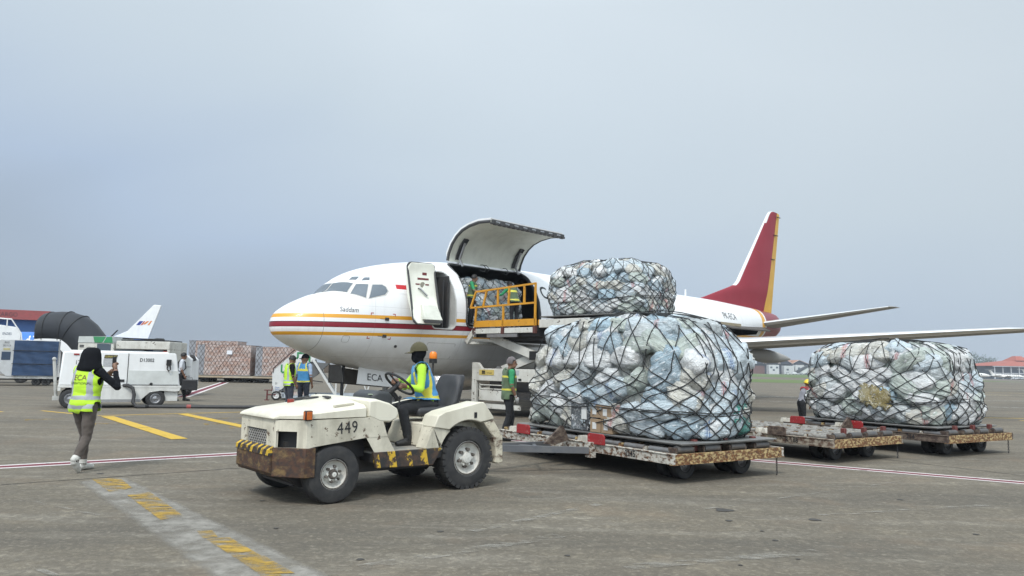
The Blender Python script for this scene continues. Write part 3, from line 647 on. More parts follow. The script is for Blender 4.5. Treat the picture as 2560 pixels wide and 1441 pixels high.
# fin and rudder
FLE = lambda z: float(np.interp(z, [4.7,5.17,6.05,6.2,6.4,10.8,10.95,11.02], [20.5,23.3,26.4,26.87,27.15,31.05,31.25,31.55])); FHG = pchip([4.7,11.02],[30.15,32.22]); FTE = pchip([4.7,11.02],[31.3,32.66])
FTH = pchip([4.7,5.6,6.2,11.02],[.14,.30,.42,.16]); mb = MB(); rr = []; rd = []
for z in list(np.linspace(4.72,6.6,14))+list(np.linspace(6.7,10.75,30))+[10.85,10.95,11.02]:
    a, h, t = FLE(z), FHG(z), FTH(z); ring = []; xs = [(0,.0),(.015,.3),(.05,.5),(.16,.8),(.4,1.0),(.7,.95),(1,.75)]
    top = [Vector((a+(h-a)*k, w_*t/2, z)) for k, w_ in xs]; ring = top+[Vector((p.x,-p.y,p.z)) for p in reversed(top[1:])]; rr.append(ring)
    q = FTE(z) - (.12 if z > 11 else 0); rd.append([Vector((h+.012,.74*t/2,z)), Vector((q,.012,z)), Vector((q,-.012,z)), Vector((h+.012,-.74*t/2,z))])
mb.loft(rr); me = mb.mesh('fin', [MAROON, WHITE], 30)
for p in me.polygons: p.material_index = 1 if p.center.z > 6.15 and p.center.x < FLE(p.center.z)+.15 else 0
fin = link_mesh('fin', me, plane); mb = MB(); mb.loft(rd); mb.build('rudder', YELP, fin)
mb = MB()
for z in (10.75, 9.6, 8.1): mb.box(FHG(z)-.15,FHG(z)+.35,-.16,-.11,z-.02,z+.02)
mb.build('rudder_hinge', SEAL, fin)
MB().box(21.9,22.0,-.02,.02,5.13,5.5).build('blade_antenna', WHITE, plane)
# gear
mb = MB(); mb.tube([(3.95,0,1.25),(4.0,0,.34)], .085, 12); mb.tube([(4.55,0,1.2),(4.05,0,.75)], .04, 8); mb.cyl((4,-.3,.34),(4,.3,.34),.05); ng = mb.build('nose_gear', paint('gear_paint', (.5,.5,.5), .5, .5), plane)
for s_ in (-1,1):
    t_, r_ = MB(), MB(); wheel(t_, r_, (4,s_*.2,.34), (0,s_,0), .34, .2, .5, 28); w_ = t_.build('gear_wheel', RUBBER, ng); r_.build('rim', STEEL, w_)
def slab(name, P, t, mat, par):
    n = (Vector(P[1])-Vector(P[0])).cross(Vector(P[3])-Vector(P[0])).normalized()*t; mb = MB(); Q = [Vector(p) for p in P]; k = len(Q)
    mb.add(Q+[q+n for q in Q], [tuple(range(k)), tuple(range(2*k-1,k-1,-1))]+[(i,(i+1)%k,k+(i+1)%k,k+i) for i in range(k)]); return mb.build(name, mat, par)
gd = slab('nose_gear_door', [(2.62,-.40,.90),(4.62,-.40,.74),(4.62,-.34,1.17),(4.5,-.34,1.22),(2.72,-.34,1.42)], .03, WHITE, plane)
mb = MB(); mb.bar((3.95,-.415,.79),(3.98,-.36,1.27),.04,.03); mb.build('door_stripe', plain('stripe_red', (.3,.02,.03), .5), gd)
lettering('door_lettering', 'ECA', .30, INK, gd, (3.28,-.40,1.08), (1,0,-.085), (.03,.10,1), .014, sx=1.05)
slab('nose_gear_door', [(2.15,.42,.92),(4.3,.42,.76),(4.3,.34,1.2),(2.1,.34,1.42)], .03, paint('gear_bay', (.10,.095,.09), .7, .5), plane)
slab('gear_bay_panel', [(2.1,.34,1.46),(2.1,-.30,1.46),(2.16,-.36,.95),(2.16,.36,.95)], .03, paint('gear_bay', (.10,.095,.09)), plane)
for s_ in (-1,1):
    mb = MB(); mb.tube([(16.3,s_*2.6,2.2),(16.4,s_*2.6,.5)], .13, 12); mg = mb.build('main_gear', STEEL, plane)
    for k in (-.32,.32):
        t_, r_ = MB(), MB(); wheel(t_, r_, (16.4,s_*2.6+k,.5), (0,k,0), .5, .36, .5, 28); w_ = t_.build('gear_wheel', RUBBER, mg); r_.build('rim', STEEL, w_)
# ------------------------------------------------------------------ the baggage tractor in front
TUGH = R(-139.465)
tug = empty('tow_tractor', (-.96, 9.92, 0), TUGH, 'cream worn airport tow tractor numbered 449 with striped rusty steps', 'tow tractor')
CREAM = paint('cream_paint', (.68,.645,.53), .42, .42, (.26,.22,.15), 1.7, bmp=.04, streak=.3)
CREAM2 = paint('scuffed_cream_paint', (.62,.58,.47), .55, .75, (.21,.19,.14), 3.2, bmp=.07, chips=.17, chipcol=(.11,.075,.05), streak=.6)
RUST = rusty('worn_bumper', (.19,.12,.045), .92, (.075,.035,.02), (.035,.024,.02), 7)
def hazard_mat(name, w, ang, amount, axis=0):
    """yellow and black stripes, scraped down to brown steel"""
    m, nt, b = node_mat(name); t = N(nt, 'ShaderNodeTexCoord'); mp = N(nt, 'ShaderNodeMapping'); mp.inputs['Rotation'].default_value = (0, R(ang), 0) if axis == 0 else (R(ang), 0, 0); nt.links.new(t.outputs['Object'], mp.inputs[0])
    sx = N(nt, 'ShaderNodeSeparateXYZ'); nt.links.new(mp.outputs[0], sx.inputs[0])
    k = N(nt, 'ShaderNodeMath', operation='MULTIPLY'); nt.links.new(sx.outputs[axis], k.inputs[0]); k.inputs[1].default_value = 1/w
    fr = N(nt, 'ShaderNodeMath', operation='FRACT'); nt.links.new(k.outputs[0], fr.inputs[0]); g = N(nt, 'ShaderNodeMath', operation='GREATER_THAN'); nt.links.new(fr.outputs[0], g.inputs[0]); g.inputs[1].default_value = .55
    c = mixc(nt, g.outputs[0], (.025,.024,.024), (.58,.37,.03)); n1 = noise(nt, 7, 8, .72); n2 = noise(nt, 20, 4)
    c = mixc(nt, rampn(nt, n1, .60-amount*.2, .64-amount*.2), c, mixc(nt, rampn(nt, n2, .4, .6), (.075,.045,.03), (.04,.03,.025)))
    nt.links.new(c, b.inputs['Base Color']); b.inputs['Roughness'].default_value = .6; return m
HAZ = hazard_mat('hazard_stripes', .21, -12, .62); HAZ2 = hazard_mat('bumper_stripes', .125, 30, .5, 1)
# chassis
mb = MB(); mb.box(-.45,2.2,-.42,.42,.26,.5); mb.box(.4,1.35,-.70,.70,.40,.495); mb.box(1.35,2.3,-.50,.50,.45,.66); mb.cyl((.03,-.6,.37),(.03,.6,.37),.09); mb.cyl((1.83,-.6,.31),(1.83,.6,.31),.07); mb.box(1.5,2.15,-.40,.40,.17,.28)
mb.build('chassis', DARKSTEEL, tug)
# nose: grille face, chamfered corners
def plan(s=0, c=0): return [(2.4+s,-.48-s*.4),(2.4+s,.48+s*.4),(2.17+c,.74+c),(2.17-.12,.74+c),(2.05,-.74-c),(2.17+c,-.74-c)]
mb = MB()
F0, F1, F2 = (2.405,.475),(2.17,.742),(2.11,.742)
def wall(a, b, z0, z1, t=.035, m=0, holes=None):
    """upright sheet between two plan points with an optional rectangular hole (u0,u1,z0,z1)"""
    A = Vector((a[0],a[1],0)); B = Vector((b[0],b[1],0)); d = B-A; L = d.length; u = d/L; n = Vector((u.y,-u.x,0))
    def bx(u0,u1,za,zb):
        if u1-u0 < .001 or zb-za < .001: return
        P = [A+u*u0,A+u*u1]; Q = [p-n*t for p in P]
        vs = [P[0]+Vector((0,0,za)),P[1]+Vector((0,0,za)),P[1]+Vector((0,0,zb)),P[0]+Vector((0,0,zb)),Q[0]+Vector((0,0,za)),Q[1]+Vector((0,0,za)),Q[1]+Vector((0,0,zb)),Q[0]+Vector((0,0,zb))]
        mb.add(vs, [(0,1,2,3),(4,5,6,7),(0,1,5,4),(1,2,6,5),(2,3,7,6),(3,0,4,7)], m)
    if holes:
        h = holes; bx(0,h[0],z0,z1); bx(h[1],L,z0,z1); bx(h[0],h[1],z0,h[2]); bx(h[0],h[1],h[3],z1)
    else: bx(0,L,z0,z1)
wall((2.405,-.475),(2.405,.475), .56, .90, holes=(.17,.73,.57,.775))
wall((2.405,.475),(2.17,.742), .60, .895, holes=(.012,.245,.605,.775)); wall((2.17,-.742),(2.405,-.475), .60, .895, holes=(.05,.28,.605,.77))
mb.add([(2.405,-.475,.9),(2.405,.475,.9),(2.17,.742,.895),(1.2,.742,.905),(1.2,-.742,.905),(2.17,-.742,.895)], [(0,1,2,3,4,5)])
for s_ in (-1,1):
    q = [(2.17,.60),(2.17,.895),(1.27,.912),(1.19,.69),(1.46,.685),(2.05,.62)]
    mb.prism(q, s_*.742, s_*.715)
nose = mb.build('bonnet_body', CREAM2, tug, smooth=25)
mb = MB(); mb.box(2.3,2.33,-.36,.36,.5,.86); mb.prism([(2.33,-.42),(2.33,.42),(2.12,.66),(2.0,.66),(2.0,-.66),(2.12,-.66)], .55, .86, 'z'); mb.build('engine_bay', BLACK, tug)
mb = MB(); n = 9
for i in range(-2, 13):
    for s_ in (-1,1):
        y0 = -.32+i*.056; P0, P1 = [(y0, .57), (y0+s_*.105*2, .775)]
        a, b_ = Vector((2.385,P0[0],P0[1])), Vector((2.385,P1[0],P1[1])); lo, hi = -.305, .255
        d = b_-a
        ts = sorted(((lo-a.y)/d.y, (hi-a.y)/d.y)); t0, t1 = max(0,ts[0]), min(1,ts[1])
        if t1-t0 > .05: mb.bar(a+d*t0, a+d*t1, .009, .006)
mb.build('grille', paint('grille_wire', (.36,.35,.33), .5, .4), tug)
mb = MB()
mb.prism([(2.418,-.47),(2.418,.47),(2.19,.76),(2.07,.76),(2.07,.745),(2.15,.74),(2.38,.45),(2.38,-.45),(2.15,-.74),(2.07,-.745),(2.07,-.76),(2.19,-.76)], .30, .605, 'z')
bp = mb.build('bumper', RUST, tug, bevel=.012)
mb = MB(); mb.prism([(2.41,.59),(2.455,.56),(2.455,.34),(2.41,.31)], -.455, .455, 'y'); mb.build('bumper_beam', RUST, bp, bevel=.012)
mb = MB(); mb.add([(2.41,-.46,.615),(2.463,-.46,.58),(2.463,.46,.58),(2.41,.46,.615),(2.41,-.46,.52),(2.463,-.46,.52),(2.463,.46,.52),(2.41,.46,.52)], [(0,1,2,3),(1,5,6,2),(0,4,5,1),(3,2,6,7)]); mb.build('bumper_stripe_plate', HAZ2, bp)
mb = MB(); mb.prism([(2.30,.30),(1.98,.30),(1.75,.16),(2.1,.16)], -.46, .46); mb.build('belly_pan', DARKSTEEL, tug)
# hood: a crowned wedge
mb = MB(); rg = []
for x, z1, z2, w_, cr_ in ((2.435,.902,.908,.47,.008),(2.425,.903,.922,.485,.015),(2.38,.905,.945,.52,.025),(2.17,.908,.968,.735,.035),(1.47,.915,1.045,.735,.06)):
    rg.append([Vector((x,-w_,z1)),Vector((x,-w_,z1+(z2-z1)*.75)),Vector((x,-w_+.05,z2)),Vector((x,-w_*.5,z2+cr_*.7)),Vector((x,0,z2+cr_)),Vector((x,w_*.5,z2+cr_*.7)),Vector((x,w_-.05,z2)),Vector((x,w_,z1+(z2-z1)*.75)),Vector((x,w_,z1))])
mb.loft(rg); hood = mb.build('hood', CREAM, tug, bevel=.01, smooth=40)
mb = MB(); mb.bar((1.56,.60,1.055),(1.80,.60,1.03),.035,.02); mb.build('hood_latch', CREAM2, hood)
mb = MB(); mb.bar((1.55,-.32,1.09),(1.72,-.30,1.075),.05,.02); mb.bar((1.56,-.12,1.105),(1.60,.08,1.105),.05,.02); mb.bar((1.6,-.45,1.085),(1.86,-.42,1.055),.03,.03); mb.build('hood_strap', SEAL, hood)
mb = MB(); mb.cyl((1.9,-.3,1.02),(1.9,-.3,1.07),.04); mb.build('marker_lamp', plain('red_lens', (.25,.03,.02), .3), hood)
# cowl behind the hood
CW = [(1.455,.915),(1.455,1.10),(1.34,1.11),(1.16,1.06),(1.06,1.0),(1.035,.94),(1.06,.88),(1.15,.84),(1.3,.85)]
mb = MB(); rg = []
for y, k in ((-.745,.9),(-.70,1),(-.3,1.03),(.3,1.03),(.70,1),(.745,.9)):
    rg.append([Vector((1.25+(x-1.25)*k, y, .97+(z-.97)*k)) for x, z in CW])
mb.loft(rg); mb.build('cowl', CREAM, tug, bevel=.012, smooth=45)
mb = MB()
for s_ in (-1,1):
    mb.add([(1.46,s_*.738,.685),(1.19,s_*.738,.69),(1.08,s_*.738,.51),(1.35,s_*.738,.515),(1.44,s_*.69,.685),(1.19,s_*.69,.69),(1.08,s_*.69,.51),(1.33,s_*.69,.515)], [(0,1,2,3),(4,5,6,7),(0,1,5,4),(1,2,6,5),(2,3,7,6),(3,0,4,7)])
    mb.add([(1.2,s_*.70,.89),(1.19,s_*.70,.69),(1.08,s_*.69,.51),(1.2,0,.5),(1.25,0,.9)], [(0,1,2,3,4)])
mb.build('front_step_panel', CREAM2, tug)
mb = MB(); mb.box(.42,1.34,-.735,.735,.495,.515); mb.build('footwell_floor', paint('floor_plate', (.36,.34,.30), .7, .7, (.1,.08,.06), 5), tug)
for s_ in (-1,1):
    mb = MB(); mb.prism([(1.37,.518),(.43,.518),(.55,.325),(1.32,.34)], s_*.745, s_*.70); mb.build('step_side', HAZ, tug, bevel=.006)
# seat box, fenders, rear
mb = MB(); mb.box(-.30,.56,-.52,.52,.50,.80); mb.prism([(.60,.52),(.40,.52),(.34,.78),(.56,.78)], -.52, .52); mb.build('seat_box', CREAM2, tug, bevel=.02)
arc = lambda a0,a1,r,k=14: [(.03+r*math.cos(R(a0+(a1-a0)*i/k)), .37+r*math.sin(R(a0+(a1-a0)*i/k))) for i in range(k+1)]
for s_ in (-1,1):
    mb = MB(); 
    up = [(.56,.765),(.50,.90),(.40,.945),(-.14,1.055),(-.20,1.05),(-.36,.86),(-.36,.835)]
    mb.prism(up+[p for p in arc(112,50,.465)], s_*.755, s_*.45)
    f_ = mb.build('rear_fender', CREAM, tug, bevel=.025, smooth=40)
    mb = MB(); mb.prism([(.66,.52),(.43,.52)]+arc(18,52,.44,6)+[(.56,.765)], s_*.735, s_*.52); mb.build('fender_front_panel', CREAM2, f_, bevel=.01)
    mb = MB(); mb.prism([(-.36,.83),(-.52,.62),(-.535,.29),(-.46,.27),(-.40,.29),(-.42,.42),(-.36,.62),(-.20,.80)], s_*.745, s_*.50); mb.build('fender_rear_panel', rusty('rusty_cream', (.58,.53,.41), .42, (.10,.05,.03), (.05,.03,.025), 4), f_, bevel=.015)
    mb = MB(); mb.box(-.08,-.04,s_*.753,s_*.762,.86,.93); mb.build('fender_slot', BLACK, f_)
mb = MB(); mb.box(-.34,.0,-.46,.46,.62,.86); mb.box(-.52,-.40,-.5,.5,.30,.62); mb.build('rear_deck', CREAM2, tug, bevel=.02)
mb = MB(); mb.box(-.60,-.52,-.1,.1,.33,.47); mb.cyl((-.66,0,.30),(-.66,0,.5),.02); mb.box(-.70,-.60,-.06,.06,.37,.42); mb.build('hitch', DARKSTEEL, tug)
# seat
VINYL = paint('black_vinyl', (.035,.035,.038), .45, .4, (.10,.10,.10), 5)
mb = MB(); mb.box(-.10,.52,-.20,.34,.86,.98); st_ = mb.build('seat', VINYL, tug, bevel=.05, seg=3)
mb = MB(); rg = []
for z, x, w_ in ((.96,-.06,.25),(1.05,-.10,.27),(1.22,-.15,.265),(1.34,-.19,.24),(1.385,-.21,.20)):
    rg.append([Vector((x+.045,.07-w_,z)),Vector((x+.085,.07-w_*.75,z)),Vector((x+.06,.07,z)),Vector((x+.085,.07+w_*.75,z)),Vector((x+.045,.07+w_,z)),Vector((x-.05,.07+w_*.9,z)),Vector((x-.06,.07-w_*.9,z))])
mb.loft(rg); mb.build('seat_back', VINYL, tug, bevel=.02, smooth=50)
# steering
mb = MB(); mb.tube([(1.1,.16,.98),(.86,.17,1.15),(.72,.18,1.24)], [.045,.04,.03], 10); mb.build('steering_column', BLACK, tug)
ax_ = Vector((-.62,.0,.78)).normalized(); q = ax_.to_track_quat('Z','Y').to_matrix().to_4x4(); M = Matrix.Translation((.70,.18,1.265)) @ q
mb = MB(); mb.tube([M@Vector((.205*math.cos(2*math.pi*i/32),.205*math.sin(2*math.pi*i/32),0)) for i in range(32)], .016, 8, closed=True)
for a in (90,210,330): mb.tube([M@Vector((0,0,-.02)), M@Vector((.2*math.cos(R(a)),.2*math.sin(R(a)),0))], .011, 6)
mb.cyl(M@Vector((0,0,-.05)), M@Vector((0,0,.01)), .04); mb.build('steering_wheel', BLACK, tug)
mb = MB(); rg = []
for x, z0, z1, w_ in ((1.2,1.0,1.14,.24),(1.1,.98,1.19,.25),(.96,1.0,1.17,.24),(.90,1.02,1.12,.22)): rg.append([Vector((x,.14-w_,z0)),Vector((x,.14-w_,z1)),Vector((x,.14+w_,z1)),Vector((x,.14+w_,z0))])
mb.loft(rg); db = mb.build('dashboard', paint('dash_plastic', (.035,.038,.042), .5, .4, (.10,.10,.10), 5), tug, bevel=.03, seg=3)
MB().box(1.13,1.21,.30,.36,1.142,1.15).build('gauge', plain('gauge_green', (.35,.42,.3), .3), db)
mb = MB(); mb.tube([(.86,.42,.98),(.84,.42,1.1)], .012, 6); mb.ball((.84,.42,1.11), .022, 8); mb.build('lever', BLACK, tug)
# lamps, number, beacon and extinguisher on the far side
mb = MB(); mb.box(2.13,2.21,.722,.775,.895,1.0); lamp = mb.build('indicator_lamp', plain('lamp_housing', (.03,.022,.02), .5), tug, bevel=.008)
mb = MB(); mb.box(2.14,2.20,.776,.785,.905,.99); mb.box(2.212,2.218,.73,.77,.905,.99); mb.build('amber_lens', plain('amber_lens', (.45,.11,.02), .25), lamp, bevel=.004)
lettering('fleet_number', '449', .185, INK, tug, (1.70,.743,.80), (-1,0,.05), (.05,0,1), .004, sx=.85, space=1.12)
mb = MB(); mb.tube([(-.22,-.44,.9),(-.22,-.44,1.55)], .014, 8); mb.box(-.26,-.18,-.48,-.40,1.53,1.56); bc = mb.build('beacon_pole', DARKSTEEL, tug)
mb = MB(); mb.lathe([(.05,0),(.055,.02),(.052,.075),(.035,.10),(.004,.105)], 20, Matrix.Translation((-.22,-.44,1.59))); mb.build('beacon_lamp', plain('orange_lens', (.75,.20,.01), .2), bc)
mb = MB(); mb.cyl((-.22,-.44,1.56),(-.22,-.44,1.595),.055); mb.build('beacon_base', BLACK, bc)
mb = MB(); mb.lathe([(.004,0),(.06,.0),(.065,.02),(.065,.34),(.045,.4),(.02,.42),(.02,.46)], 18, Matrix.Translation((-.16,-.50,.98))); mb.tube([(-.16,-.50,1.43),(-.10,-.50,1.46),(-.08,-.48,1.26)], .012, 6); mb.build('fire_extinguisher', plain('extinguisher_red', (.38,.02,.015), .35), tug)
# wheels
RIM = paint('cream_rim', (.66,.65,.60), .45, .6, (.16,.13,.10), 6, chips=.06)
for x, r, w_, yy, tr in ((.03,.372,.26,.62,30),(1.83,.312,.20,.64,0)):
    for s_ in (-1,1):
        t_, r_ = MB(), MB(); wheel(t_, r_, (0,0,0), (0,s_,0), r, w_, .56 if tr else .52, 48, tr, .04); tw = t_.build('wheel', RUBBER, tug, (x,s_*yy,r)); rm = r_.build('rim', RIM, tw)
        nb = MB(); Q = Vector((0,s_,0)).to_track_quat('Z','Y').to_matrix().to_4x4(); ri = r*(.56 if tr else .52)
        for i in range(6):
            A = Q @ Matrix.Rotation(2*math.pi*(i+.3)/6, 4, 'Z'); nb.tube([A@Vector((ri*.5,0,w_*.2)), A@Vector((ri*.5,0,w_*.40))], ri*.095, 8)
        nb.lathe([(ri*.985,w_*.44),(ri*.93,w_*.455),(ri*.90,w_*.42)], 40, Q); nb.build('wheel_nuts', rusty('oily_hub', (.16,.14,.12), .6, (.05,.035,.025), (.02,.018,.016), 14), rm)
        h = MB(); h.lathe([(.075 if tr else .055,w_*.30),(.062 if tr else .045,w_*.44),(.035,w_*.48),(.004,w_*.49)], 20, Vector((0,s_,0)).to_track_quat('Z','Y').to_matrix().to_4x4()); h.build('hub', rusty('oily_hub', (.16,.14,.12), .6, (.05,.035,.025), (.02,.018,.016), 14) if not tr else RIM, rm)
# ------------------------------------------------------------------ roller dollies
def dolly_frame(n, L, Wd, h):
    """origin of a dolly whose front-left deck corner stands at n"""
    x = Vector((math.cos(h),math.sin(h))); y = Vector((-x.y,x.x)); return Vector(n)-x*L/2-y*Wd/2
DRUST = rusty('rusty_cream_deck_paint', (.50,.38,.18), .74, (.19,.075,.022), (.055,.03,.02), 17, .75, .07); DRUST2 = rusty('dark_rusty_rail', (.16,.12,.09), .72, (.06,.035,.025), (.035,.025,.022), 10)
DWHITE = rusty('chipped_white_rail', (.52,.50,.44), .56, (.15,.065,.025), (.05,.03,.02), 14, .75, .08); ROLL = paint('roller_steel', (.20,.20,.20), .45, .6, (.10,.06,.035), 7, metal=.5); REDPL = paint('red_stop_plate', (.30,.018,.02), .5, .4, (.10,.02,.02), 9, chips=.12, chipcol=(.5,.35,.3))
ROLLW = rusty('worn_roller', (.26,.25,.23), .35, (.12,.08,.05), (.06,.05,.04), 16)
def make_dolly(name, label, n, h, L, Wd, code, front, plate=True, stops=(-.62,.28), bar=True):
    o = dolly_frame(n, L, Wd, h); d = empty(name, (o.x,o.y,0), h, label, 'cargo dolly', 'roller dollies carrying the netted bags'); a, b = L/2, Wd/2; zt, zb = .40, .268
    fm = front
    mb = MB()    # front beam (towards the tractor) and rear beam
    for s_ in (1,): mb.box(a-.05,a,-b,b,zb,zt); mb.box(a-.09,a+.015,-b,b,zt-.006,zt+.006)
    mb.build('front_beam', fm, d, bevel=.004)
    mb = MB(); mb.box(-a,-a+.05,-b,b,zb,zt); mb.build('rear_beam', fm, d, bevel=.004)
    for s_ in (-1,1):
        mb = MB(); mb.box(-a+.05,a-.05,s_*b-(.05 if s_>0 else 0),s_*b+(.05 if s_<0 else 0),zb,zt); mb.box(-a,a,s_*b-(.07 if s_>0 else -.012),s_*b+(.07 if s_<0 else .012),zb-.008,zb); mb.build('side_beam', DRUST, d, bevel=.004)
    mb = MB(); mb.box(-a+.05,a-.05,-b+.05,b-.05,zb+.02,zb+.04)
    for k in range(5):
        y = -b+.3+k*(Wd-.6)/4; mb.box(-a+.05,a-.05,y-.03,y+.03,zb,zt-.02)
    mb.build('deck_frame', DARKSTEEL, d)
    # roller tracks run along the travel direction at 4 lanes; rollers lie across them
    lanes = 4; rows = int(L/.2)
    nl = 8
    for lane in range(nl):
        y0 = -b+.10+lane*(Wd-.2)/nl; y1 = y0+(Wd-.2)/nl-.08
        mb = MB()
        for r_ in range(6):
            x = -a+.16+r_*(L-.32)/5
            mb.cyl((x,y0+.02,zt+.02),(x,y1,zt+.02),.042,n=12)
        mb.build('roller', ROLLW if code == 'R 188' else ROLL, d)
        mb = MB(); mb.box(-a+.06,a-.06,y0-.025,y0,zt-.04,zt+.05); mb.build('roller_rail', DWHITE if lane%2 else DRUST, d)
    # large dark rollers along the left edge, seen end on
    for k in range(4):
        x = a-.30-k*(L-.5)/3.4; mb = MB(); mb.cyl((x-.145,b-.10,zt+.045),(x+.145,b-.10,zt+.045),.052,n=20); e_ = mb.build('edge_roller', paint('dark_roller', (.07,.07,.072), .42, .5, (.18,.14,.1), 6), d)
        mb = MB(); mb.box(x+.155,x+.18,b-.20,b-.06,zt,zt+.075); mb.build('roller_bracket', DRUST2, e_); mb = MB(); mb.box(x-.18,x-.155,b-.20,b-.06,zt,zt+.075); mb.build('roller_bracket', DRUST2, e_)
    for k in (0,1,2):
        x = a-.62-k*.62; mb = MB(); mb.box(x-.035,x+.035,b-.24,b-.16,zt,zt+.16); mb.build('pallet_lock', paint('lock_red', (.13,.03,.025), .6, .6), d, bevel=.01)
    for t in stops:
        mb = MB(); mb.prism([(t*b*1.0-.19,zt-.005),(t*b-.19,zt+.12),(t*b-.15,zt+.15),(t*b+.15,zt+.15),(t*b+.19,zt+.12),(t*b+.19,zt-.005)], a+.018, a+.04, 'x'); mb.build('stop_plate', REDPL if plate else DRUST2, d, bevel=.006)
        mb = MB()
        for q in (-.32,-.45): mb.prism([(t*b+q-.05,zt),(t*b+q-.025,zt+.085),(t*b+q+.025,zt+.085),(t*b+q+.05,zt)], a-.16, a-.02, 'x')
        mb.build('guide_lug', paint('lug_white', (.6,.57,.5), .6, .5), d)
    # wheels in pairs under the deck
    for x in (-a+.50, a-.62):
        for s_ in (-1,1):
            for q in (0,.26):
                t_, r_ = MB(), MB(); wheel(t_, r_, (0,0,0), (0,s_,0), .205, .15, .5, 28); w_ = t_.build('wheel', RUBBER, d, (x,s_*(b-.42-q),.205)); r_.build('rim', STEEL, w_)
            mb = MB(); mb.box(x-.12,x+.12,s_*(b-.55)-.05,s_*(b-.55)+.05,.2,zb); mb.build('caster_fork', DARKSTEEL, d)
    if bar:
        TB = paint('towbar_paint', (.10,.105,.115), .55, .5, (.2,.19,.17), 4); mb = MB()
        for s_ in (-1,1): mb.bar((a+.06,s_*.48,.30),(a+1.55,s_*.06,.36),.07,.09); mb.bar((a+.5,s_*.34,.315),(a+.85,-s_*.22,.33),.05,.05)
        mb.bar((a+1.5,0,.36),(a+1.9,0,.39),.08,.08); mb.box(a+1.88,a+2.0,-.07,.07,.37,.41); tb = mb.build('tow_bar', TB, d)
        mb = MB()
        for s_ in (-1,1): mb.box(a,a+.10,s_*.48-.06,s_*.48+.06,.20,.42)
        mb.build('tow_bar_bracket', DWHITE, tb); mb = MB(); mb.prism([(a+.02,.40),(a+.14,.62),(a+.18,.62),(a+.5,.36),(a+.3,.34)], -.10, -.06); mb.build('tow_bar_prop', DRUST2, tb)
    # safety chain hanging at the rear left corner
    mb = MB()
    for k in range(9):
        c = Vector((-a+.12, b-.04, zb-.02-k*.032)); e1 = Vector((0,0,1)); e2 = Vector((1,0,0)) if k%2 else Vector((0,1,0))
        mb.tube([c+e1*.022*math.cos(t)+e2*.012*math.sin(t) for t in np.linspace(0,2*math.pi,10,endpoint=False)], .0045, 5, closed=True)
    mb.build('chain', DARKSTEEL, d)
    if code: lettering('dolly_number', code, .12, INK, d, (a-.42 if code == 'R 188' else a+.017, 0, 0) if False else (a+.017, b*.62 if code != 'R 188' else b*.60, (zt+zb)/2), (0,1,0), (0,0,1), .003, sx=.9, bold=.002)
    return d
H1, H2, H3 = R(214), R(214), R(211)
make_dolly('cargo_dolly', 'rusty cream roller dolly hitched behind the tow tractor, under the largest netted load', (2.14,9.86), H1, 2.32, 4.15, '0245', DWHITE)
make_dolly('cargo_dolly', 'empty rusty roller dolly marked R 188 between the two loaded ones', (5.363,12.476), H2, 2.15, 3.9, 'R 188', rusty('worn_beige_beam', (.36,.32,.25), .62, (.10,.05,.03), (.06,.035,.025), 9), False, (-.4,.45))
make_dolly('cargo_dolly', 'rusty roller dolly farthest right, under the netted load with a brown cloth', (8.002,13.751), H3, 2.34, 3.62, '214', DRUST2, True, (-.78,-.02))
